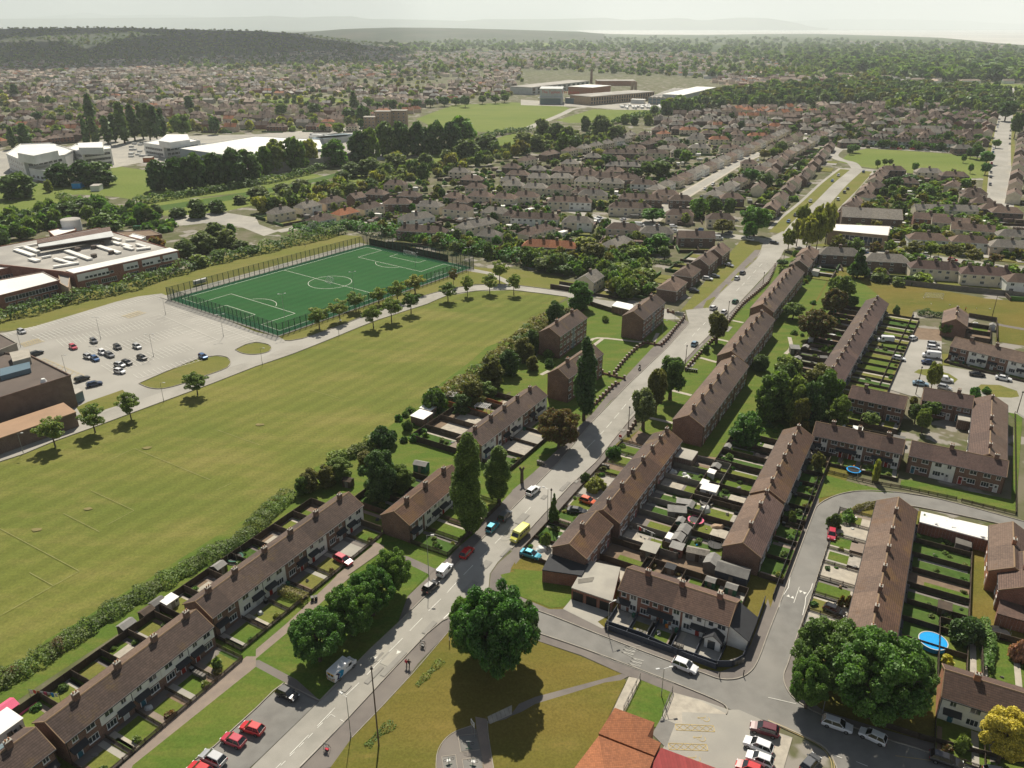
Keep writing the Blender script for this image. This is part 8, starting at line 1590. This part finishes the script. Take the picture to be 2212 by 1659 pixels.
# left suburb houses nearest to us
houses(0,0,'420 1000 -8 14 rn;520 1015 -8 14 rn;610 990 -8 14 rn;700 975 -8 14 bn;590 1060 50 14 rn;680 1050 50 14 rn;780 1020 50 14 rn;330 1090 -8 12 rn;400 1120 50 12 rn;290 1170 50 12 rn;450 1180 50 12 rn;560 1170 40 13 rnG;330 1200 -8 12 rn;60 1080 -8 14 rn;130 1110 -8 14 rn;30 1140 50 13 rn;120 1170 -8 12 rn;210 965 -8 20 rn;1560 1000 -5 12 pn;1740 1000 -5 12 pn;1330 900 0 12 pr;1400 900 0 12 pr;1480 885 0 12 pr;1060 900 0 12 pr;1120 935 0 14 pr;1250 850 20 14 pn;1150 830 20 14 pn;1350 840 20 14 pn;950 850 20 16 bn;1050 840 20 16 bn;900 940 0 16 bn;1900 950 20 13 bn;2000 930 20 13 cn;2080 990 0 14 cn;2150 1000 0 14 bn;600 800 0 13 pr;400 820 0 12 wn','in the old suburb beyond the white offices','houses of the left suburb')
houses(1,0,'220 920 0 16 pn;300 930 0 16 pn;240 1010 -5 24 bn;60 1010 -5 24 bn;180 1080 -5 20 rn;390 960 20 14 cn;500 1075 0 16 rn;620 1040 0 14 pr;800 995 0 14 pr;590 1080 0 16 pr;960 975 0 14 pn;1100 945 20 16 pr;1040 975 0 16 pr;1380 930 0 13 pr;1310 940 0 14 pr;950 1050 0 13 wn;1000 1010 0 14 pn;1180 905 0 12 pr;100 900 0 14 pn;700 1020 0 13 pn;830 1080 0 12 cn','in the middle suburb beyond the depot','houses of the middle suburb')
# fill the rest with plots laid out in rows
RW=[(Vector(a),Vector(c),w)for pts,w in((Lk+Lk2+dp(1714,500,1775,440,1852,366),16),(dp(1395,487,1540,385,1740,296),11),(dp(1260,462,1394,492,1560,508,1700,528,1784,542,1934,549,2212,585),14),(dp(2160,445,2165,300,2185,190),16),(dp(1852,366,1800,335,1812,322,2080,332),10))for a,c in zip(pts,pts[1:])]
def nroad(p):
 for a,c,w in RW:
  d=c-a;t_=max(0,min(1,(p-a).dot(d)/max(d.length_squared,1e-6)))
  if(a+d*t_-p).length<w:return True
 return False
KEEP=[dp(898,257,978,222,1106,216,1218,224,1320,222,1500,230,1560,240,1520,250,1410,252,1331,268,1230,272,1140,290,1028,292),dp(1125,150,1540,176,1545,225,1500,236,1100,226),dp(1805,360,1835,328,1960,320,2150,345,2150,388,1876,368),dp(-300,330,140,312,230,292,560,284,860,270,900,262,1040,285,1130,270,1180,300,1340,270,1420,255,1390,300,1150,345,900,400,560,480,-300,520),dp(1395,245,1560,190,1780,178,2150,196,2300,210,2300,235,2100,240,1900,225,1700,228,1560,235),dp(553,208,760,208,765,226,553,232)]
TG={}
for x,y,r in TREES:TG.setdefault((int(x//20),int(y//20)),[]).append((x,y,r))
def ntree(p,m=2.5):
 cx,cy=int(p[0]//20),int(p[1]//20)
 return any((x-p[0])**2+(y-p[1])**2<(r+m)**2 for a in(-1,0,1)for b_ in(-1,0,1)for x,y,r in TG.get((cx+a,cy+b_),()))
HG={}
def nhouse(p,m):
 cx,cy=int(p[0]//30),int(p[1]//30)
 return any((x-p[0])**2+(y-p[1])**2<(m+l/2)**2 for a in(-1,0,1)for b_ in(-1,0,1)for x,y,l in HG.get((cx+a,cy+b_),()))
def hadd(p,l):HG.setdefault((int(p[0]//30),int(p[1]//30)),[]).append((p[0],p[1],l))
for h_ in HL:hadd(h_[0],h_[2])
def fill(poly,a0,du,dv,prob,codes,phrase,group,seed,Lh=(12,16),wob=.12):
 rr=random.Random(seed);c,s=math.cos(a0),math.sin(a0);us=[p[0]*c+p[1]*s for p in poly];vs=[-p[0]*s+p[1]*c for p in poly];v=min(vs)
 while v<max(vs):
  ra2=rr.uniform(-wob,wob);u=min(us)+rr.uniform(0,du);q=rr.choice(codes);odd=0
  while u<max(us):
   p=Vector((u*c-v*s,u*s+v*c));u+=du*rr.uniform(.9,1.25)
   if rr.random()>prob or not inside(p,poly)or any(inside(p,k)for k in KEEP)or nroad(p)or blocked(p,9):continue
   l=rr.uniform(*Lh)
   if nhouse(p,l/2+1.5):continue
   if p.y<1100 and ntree(p):continue
   hadd(p,l);HL.append((p+Vector((rr.uniform(-1,1),rr.uniform(-1,1))),a0+ra2+(math.pi/2 if rr.random()<.12 else 0),l,q if rr.random()<.6 else rr.choice(codes),phrase,group))
  v+=dv*rr.uniform(.85,1.15)
fill(dp(600,470,900,395,1150,345,1400,300,1700,300,1790,330,1640,420,1560,500,1300,560,1130,540,1060,560,800,500),R(-12),24,30,.55,['cg','cn','cg','pn','bn'],'filling the pale estate','semis of the pale estate',11)
fill(dp(1400,265,1560,238,1900,228,2140,232,2150,345,2080,330,1830,318,1790,310,1700,300,1560,305,1400,300),R(-8),17,25,.8,['bn','bg','bnG','pn','bn'],'filling the brown estate','houses of the brown estate',12)
fill(dp(1900,400,2150,395,2150,500,2300,560,2300,640,1960,600,1900,540,1850,470),R(-14),26,32,.5,['bn','cn','cg'],'filling the right estate','semis of the right estate',13)
fill(dp(2205,430,2195,240,2420,250,2700,480,2400,600),R(80),20,34,.8,['cnG','bnG','pnG'],'beyond the wide far road','houses right of the wide far road',14)
fill(dp(-500,330,-500,170,-200,138,300,140,500,165,900,196,1120,150,1150,190,1060,214,900,236,870,262,760,285,560,285,230,300,-300,345),R(-6),19,27,.62,['bn','pn','pr','cn','rn','gg'],'of the broad left suburb','houses of the left suburb',15)
fill(dp(-400,170,-300,140,300,135,560,130,800,120,1300,118,1560,135,1530,160,1300,150,1150,152,1000,170,700,180,300,160,0,150),R(-4),22,34,.55,['pn','cn','pr','gg','cg'],'of the far suburb','far suburb',16)
fill(dp(780,112,1300,104,1560,116,1800,128,1700,150,1500,130,1200,122,800,122),R(-4),30,60,.5,['cn','wg','cg','pr'],'of the far suburb','far suburb',17,(14,26))
fill(dp(1300,150,1560,158,1900,165,2220,172,2220,184,1800,180,1560,172),R(-4),32,40,.5,['wg','cg','pn','wr'],'of the works beyond the wood','far works',18,(14,40))
fill(dp(1560,164,1700,160,1790,172,1760,186,1640,190,1540,180),R(-4),16,26,.85,['pr','rnG','cr'],'on the new building site','houses on the building site',19)
fill(dp(1800,90,2150,95,2210,110,2100,108,1850,98),R(0),40,110,.6,['wg','cg'],'of the shore suburb','shore suburb',20,(18,34))
HL.sort(key=lambda h_:h_[0].length)
IND,REST=HL[:298],HL[298:]
IND.sort(key=lambda h_:CX+F*h_[0].x/depth_at(h_[0]))
lc={}
for p,an,Lh,c,ph,gp in IND:k=(c[0],c[1],ph);lc[k]=lc.get(k,0)+1
ls_={}
for p,an,Lh,c,ph,gp in IND:
 k=(c[0],c[1],ph);n=ls_.get(k,0);ls_[k]=n+1;wl_,wd=WN[c[0]];rl_,rdn=RN[c[1]];gab='G' in c;d=p.length
 lb=('%s house with %s roof %s'%(wd,rdn,ph)if len(ph.split())<6 else '%s roofed %s house %s'%(rdn,wd,ph))+('' if lc[k]==1 else ', %s from left'%nth(n))
 w2={'w':'white','g':None}.get(c[2]if len(c)>2 and c[2]in 'wg' else '',None);t2='tilegrey' if c[1:3]in('rg','ng')else None
 lod=0 if d<300 else 1 if d<520 else 2;n_=2 if Lh<20 else 3 if Lh<25 else 4
 semi(p,an,Lh,wl_,rl_,lb,gp,W=9.6 if 'S' in c else 8. if Lh<20 else 7.8,hip=0 if gab else .9,chim=[0]if n_==2 else[(k_+.5)/n_-.5+.5/n_*0 for k_ in range(n_)],n=n_,lod=lod,wall2=w2 if d<600 else None,tile2=None,name='semi_detached_house' if n_==2 else 'terraced_houses')
# everything farther: one mass of houses
mk_=['cream','pink','brickdark','grender','white','brickred','yellowr','tilegrey','tilebrn','tileorange','tileplum','roofgrey','roofsheen'];mi_={k:n for n,k in enumerate(mk_)}
V,Q,Mi=[],[],[];rr=random.Random(9)
for p,an,Lh,c,ph,gp in REST:
 n=len(V);cs,sn=math.cos(an),math.sin(an);hx,hy=Lh/2,rr.uniform(3.6,4.6);e,rh=rr.uniform(4.6,5.4),rr.uniform(7.2,8.6);gab='G' in c or rr.random()<.4;z0=hill_z(p.x,p.y);r_=hx if gab else hx-hy*.9
 P=[(-hx,-hy,-2),(hx,-hy,-2),(hx,hy,-2),(-hx,hy,-2),(-hx,-hy,e),(hx,-hy,e),(hx,hy,e),(-hx,hy,e),(-hx-.3,-hy-.4,e-.1),(hx+.3,-hy-.4,e-.1),(hx+.3,hy+.4,e-.1),(-hx-.3,hy+.4,e-.1),(-r_,0,rh),(r_,0,rh)]
 rm_=mi_[rr.choice(['roofsheen','roofsheen','tilebrn','tilegrey','roofgrey',RN[c[1]][0]])]if p.y>1100 else mi_[RN[c[1]][0]]
 fs=[((0,1,5,4),0),((1,2,6,5),0),((2,3,7,6),0),((3,0,4,7),0),((8,9,13,12),1),((10,11,12,13),1),((9,10,13,13),0 if gab else 1),((11,8,12,12),0 if gab else 1)]
 if p.y<1900:
  P+=[(-.5,-.5,rh-1),(.5,-.5,rh-1),(.5,.5,rh-1),(-.5,.5,rh-1),(-.5,-.5,rh+1.3),(.5,-.5,rh+1.3),(.5,.5,rh+1.3),(-.5,.5,rh+1.3)];fs+=[((14,15,19,18),2),((15,16,20,19),2),((16,17,21,20),2),((17,14,18,21),2),((18,19,20,21),2)]
 V+=[(p.x+x*cs-y*sn,p.y+x*sn+y*cs,z+z0)for x,y,z in P]
 for f,k in fs:
  Q.append([n+i_ for i_ in f]);Mi.append(mi_[WN[c[0]][0]]if k==0 else rm_ if k==1 else mi_['brickdark'])
me=bpy.data.meshes.new('far_houses');me.from_pydata(V,[],[tuple(dict.fromkeys(f))for f in Q])
for k in mk_:me.materials.append(M[k])
me.polygons.foreach_set('material_index',Mi);tag(link('far_houses',me),'dense suburb roofs spreading to the far fields','houses',kind='stuff')
print('HOUSES',len(IND),len(REST))
# ---- masses of trees and shrubs
def PD(*a):return[(a[k],a[k+1])for k in range(0,len(a),2)]
FOOT2=FOOT+[(h_[0].x,h_[0].y,h_[2]/2,4.2,h_[1])for h_ in HL if h_[0].length<1300]
BG={}
for f_ in FOOT2:
 for a in(-1,0,1):
  for b_ in(-1,0,1):BG.setdefault((int(f_[0]//30)+a,int(f_[1]//30)+b_),[]).append(f_)
def blocked(p,m=1.):
 if nroad(p):return True
 for(cx,cy,hl_,hw_,a)in BG.get((int(p[0]//30),int(p[1]//30)),()):
  dx,dy=p[0]-cx,p[1]-cy;c,s=math.cos(a),math.sin(a)
  if abs(dx*c+dy*s)<hl_+m*.6 and abs(-dx*s+dy*c)<hw_+m*.6:return True
 return False
mass('estate_shrubs',[PD(600,470,900,400,1150,345,1400,300,1700,300,1790,330,1640,420,1560,500,1400,560,1300,600,1130,560,800,500)],1300,['bush','round','bush'],['dark','mid','olive','rich','lime','willow'],(.9,2.6),'garden shrubs, hedges and bushes of the pale estate',21)
mass('estate_shrubs',[PD(1400,265,1900,230,2140,232,2150,345,2080,330,1830,318,1700,300,1560,305)],700,['bush','round'],['dark','mid','olive','rich'],(1.6,3.6),'garden shrubs and bushes of the brown estate',22)
mass('estate_shrubs',[PD(1880,390,2150,390,2150,500,2300,560,2300,620,1960,600,1860,530,1840,450),PD(1640,440,1700,380,1790,318,1800,330,1740,400,1690,470)],800,['bush','round','bush'],['dark','mid','olive','rich'],(1.,3.2),'garden shrubs and bushes of the right estate',23)
mass('scrub_belt',[PD(820,505,900,512,1000,530,1110,550,1200,565,1290,560,1340,550,1400,570,1400,640,1330,650,1300,610,1190,590,1110,568,1000,552,900,532)],260,['round','bush'],['dark','mid','rich','willow','olive'],(1.8,3.4),'thicket of bushes between the pitch and the estate',24,lod=2)
mass('scrub_belt',[PD(740,412,900,368,1010,342,1120,315,1200,300,1330,300,1330,320,1150,335,1000,372,860,405,700,440,560,462,560,446,660,430)],260,['round','bush'],['willow','willow','mid','olive','dark','lime'],(2.2,4.6),'overgrown scrub along the canal bank',25)
mass('scrub_belt',[PD(-60,500,60,470,120,450,210,450,320,470,400,500,340,505,215,480,100,505,-60,560)],160,['round','bush'],['dark','mid','rich'],(2.,4.),'scrub behind the school',26)
mass('terrace_shrubs',[PD(1560,1000,1640,850,1760,640,1830,640,1870,700,1790,860,1750,900),PD(700,1000,900,880,990,900,820,1010)],90,['bush'],['rich','dark','mid'],(.8,1.8),'low shrubs scattered between terraces and flats',27,lod=2)
mass('terrace_shrubs',[PD(1700,600,1740,570,1760,590,1660,690,1640,680)],40,['bush'],['rich','dark','olive'],(.8,1.6),'low bushes in front of the far long flats',28,lod=2)
mass('wood',[PD(1405,252,1560,205,1700,186,1850,182,2130,195,2180,205,2180,232,2060,236,1900,226,1700,230,1560,236)],1250,['round','round','bush'],['mid','willow','olive','willow','dark'],(3.6,7.5),'broad green wood beyond the brown estate',31,avoid=False)
mass('suburb_trees',[PD(-300,330,-300,165,300,145,900,165,1120,150,1150,200,1060,214,900,240,870,262,760,285,560,284,230,298,0,315)],1500,['round','bush','bush'],['willow','mid','olive','dark','lime'],(2.4,5.),'garden trees scattered through the left suburb',32,avoid=True,lod=4)
mass('suburb_trees',[PD(-500,170,-300,122,560,112,1150,120,1560,122,2220,120,2220,180,1540,172,1150,150,900,165,300,148)],3000,['round','bush'],['willow','mid','mid','olive','dark'],(3.2,6.5),'trees scattered through the far suburb and works',33,avoid=False,lod=5,zf=hill_z)
mass('hill_trees',[PD(-250,122,-250,70,0,65,350,66,560,72,760,92,900,108,900,118,560,124,300,134,-200,150)],6000,['round','bush'],['willow','mid','dark'],(3.,5.5),'dark woods covering the low hill',34,avoid=False,flat=.62,lod=5,zf=hill_z,wy=None)
mass('far_trees',[PD(850,118,800,96,1200,84,1660,84,2080,96,2212,112,2400,130,2300,180,2000,178,1560,122,1200,112)],2000,['round'],['willow','mid','mid','dark'],(7.,15.),'hedgerow trees across the far plain',35,avoid=False,lod=5,flat=.7)
mass('far_trees',[PD(2190,250,2196,200,2400,200,2400,260),PD(1900,240,2150,240,2150,250,1900,246)],160,['round'],['dark','mid'],(4.,7.),'trees at the far end of the wide road',36,avoid=False)
# cars, sheds and small pale things that speckle the far streets
rc=random.Random(77);nb=0
def far_car(p,a,col,label,grp):car(rc.choice(['hatchback','suv','estate']),col,p,a,label,grp,2,.2)
for nm,P,dx,cnt,grp in(('the straight pale street',dp(1400,484,1740,297),3.2,18,'cars on the straight pale street'),('the estate street',dp(1270,465,1394,492,1560,508,1690,526),3.6,14,'cars on the estate street'),('the wide far road',dp(2160,440,2161,350,2165,300,2172,255),6.2,16,'cars on the wide far road'),('the cross street',dp(1800,543,1934,549,2059,562,2200,582),3.,10,'cars on the right cross street'),('the far main road',dp(1720,495,1775,440,1845,370),7.,10,'cars by the far main road'),('the green',dp(1880,319,2075,331),2.5,13,'cars before the white terrace')):
 tot=sum(L2(P[k],P[k+1])for k in range(len(P)-1))
 for k in range(cnt):
  s_=tot*(k+rc.uniform(.1,.9))/cnt;q=0
  while s_>L2(P[q],P[q+1])and q<len(P)-2:s_-=L2(P[q],P[q+1]);q+=1
  d=(P[q+1]-P[q]).normalized();n_=Vector((-d.y,d.x));sd=rc.choice((-1,1));col=rc.choice(['white','white','silver','black','grey','red','blue','silver']);far_car(P[q]+d*s_+n_*sd*dx,ang(P[q],P[q+1])+(0 if sd<0 else math.pi),col,'%s car along %s, %s from the near end'%(col,nm,nth(k)),grp)
b=MB()
for k in range(70):p=G(1331+8+rc.uniform(0,1)*120,229+rc.uniform(0,7));tag_=None;b.box(p.x-1.2,p.x+1.2,p.y-5,p.y+5,0,2.6)
tag(b.build('parked_trailers',M['cladwhite']),'mass of white lorry trailers parked before the factory','trailers',kind='stuff')
b=MB()
for k in range(60):p=G(280+rc.uniform(0,1)*170,312+rc.uniform(0,1)*30);b.box(p.x-2,p.x+2,p.y-1,p.y+1,0,1.5)
for k in range(40):p=G(800+rc.uniform(0,1)*0+rc.uniform(-125,0),295+rc.uniform(-2,10));b.box(p.x-5,p.x+5,p.y-1.2,p.y+1.2,0,2.8)
tag(b.build('yard_vehicles',M['cladgrey']),'parked vehicles crowding the office and depot yards','vehicles',kind='stuff')
b=MB();n=0
for k in range(1400):
 x,y=rc.uniform(560,2200),rc.uniform(290,540);p=G(x,y)
 if not(inside((x,y),PD(600,470,900,400,1150,345,1400,290,1900,235,2150,235,2150,345,2212,390,2212,560,1900,540,1790,330,1640,420,1560,500,1400,545,1130,530,800,500)))or blocked(p,1.5)or inside(p,KEEP[2]):continue
 a=rc.choice((R(-12),R(78),R(50)));c,s=math.cos(a),math.sin(a);w,l,h=rc.uniform(.9,2.),rc.uniform(1.2,3.2),rc.uniform(1.6,2.4);m=rc.choice((0,1,1,2,3));n+=1
 b.hexa([(p.x+u*c-v*s,p.y+u*s+v*c,0)for u,v in((-l,-w),(l,-w),(l,w),(-l,w))],[(p.x+u*c-v*s,p.y+u*s+v*c,h)for u,v in((-l,-w),(l,-w),(l,w),(-l,w))],m)
tag(b.build('estate_sheds',[M['roofwhite'],M['wood'],M['felt'],M['brickdark']]),'sheds, garages and outhouses in the far back gardens','sheds',kind='stuff')
b=MB()
for p,an,Lh,c,ph,gp in HL:
 if 220<p.length<1000:
  cs,sn=math.cos(an),math.sin(an);X=lambda u,v:(p.x+u*cs-v*sn,p.y+u*sn+v*cs)
  for s in(-1,1):
   if nroad(Vector(X(0,s*11)))or nroad(Vector(X(0,s*15))):continue
   if rc.random()<.8:b.bar(X(-Lh/2-1,s*4.5),X(-Lh/2-1,s*15),.5,0,rc.uniform(1.,1.9),rc.randrange(2))
   if rc.random()<.8:b.bar(X(-Lh/2-1,s*14),X(Lh/2+1,s*14),.5,0,rc.uniform(1.,1.8),rc.randrange(2))
   if rc.random()<.5:b.bar(X(0,s*4.5),X(0,s*14),.3,0,1.5,0)
tag(b.build('estate_fences',[M['wood'],LF['dark']]),'garden fences and hedges around the estate houses','fences',kind='stuff')
lw=MB();pv2=MB();zl=zz()
for p,an,Lh,c,ph,gp in HL:
 if 220<p.length<1100:
  cs,sn=math.cos(an),math.sin(an)
  for s in(-1,1):
   for h2 in(-1,1):
    if nroad(Vector((p.x-s*11*sn,p.y+s*11*cs))):continue
    u0,u1=sorted((h2*.4,h2*Lh*.48));v0,v1=sorted((s*5.2,s*13.4));(lw if rc.random()<.6 else pv2).face([(p.x+u*cs-v*sn,p.y+u*sn+v*cs,zl)for u,v in((u0,v0),(u1,v0),(u1,v1),(u0,v1))])
tag(lw.build('estate_lawns',M['verge']),kind='structure');tag(pv2.build('estate_yards',M['concrete']),kind='structure')
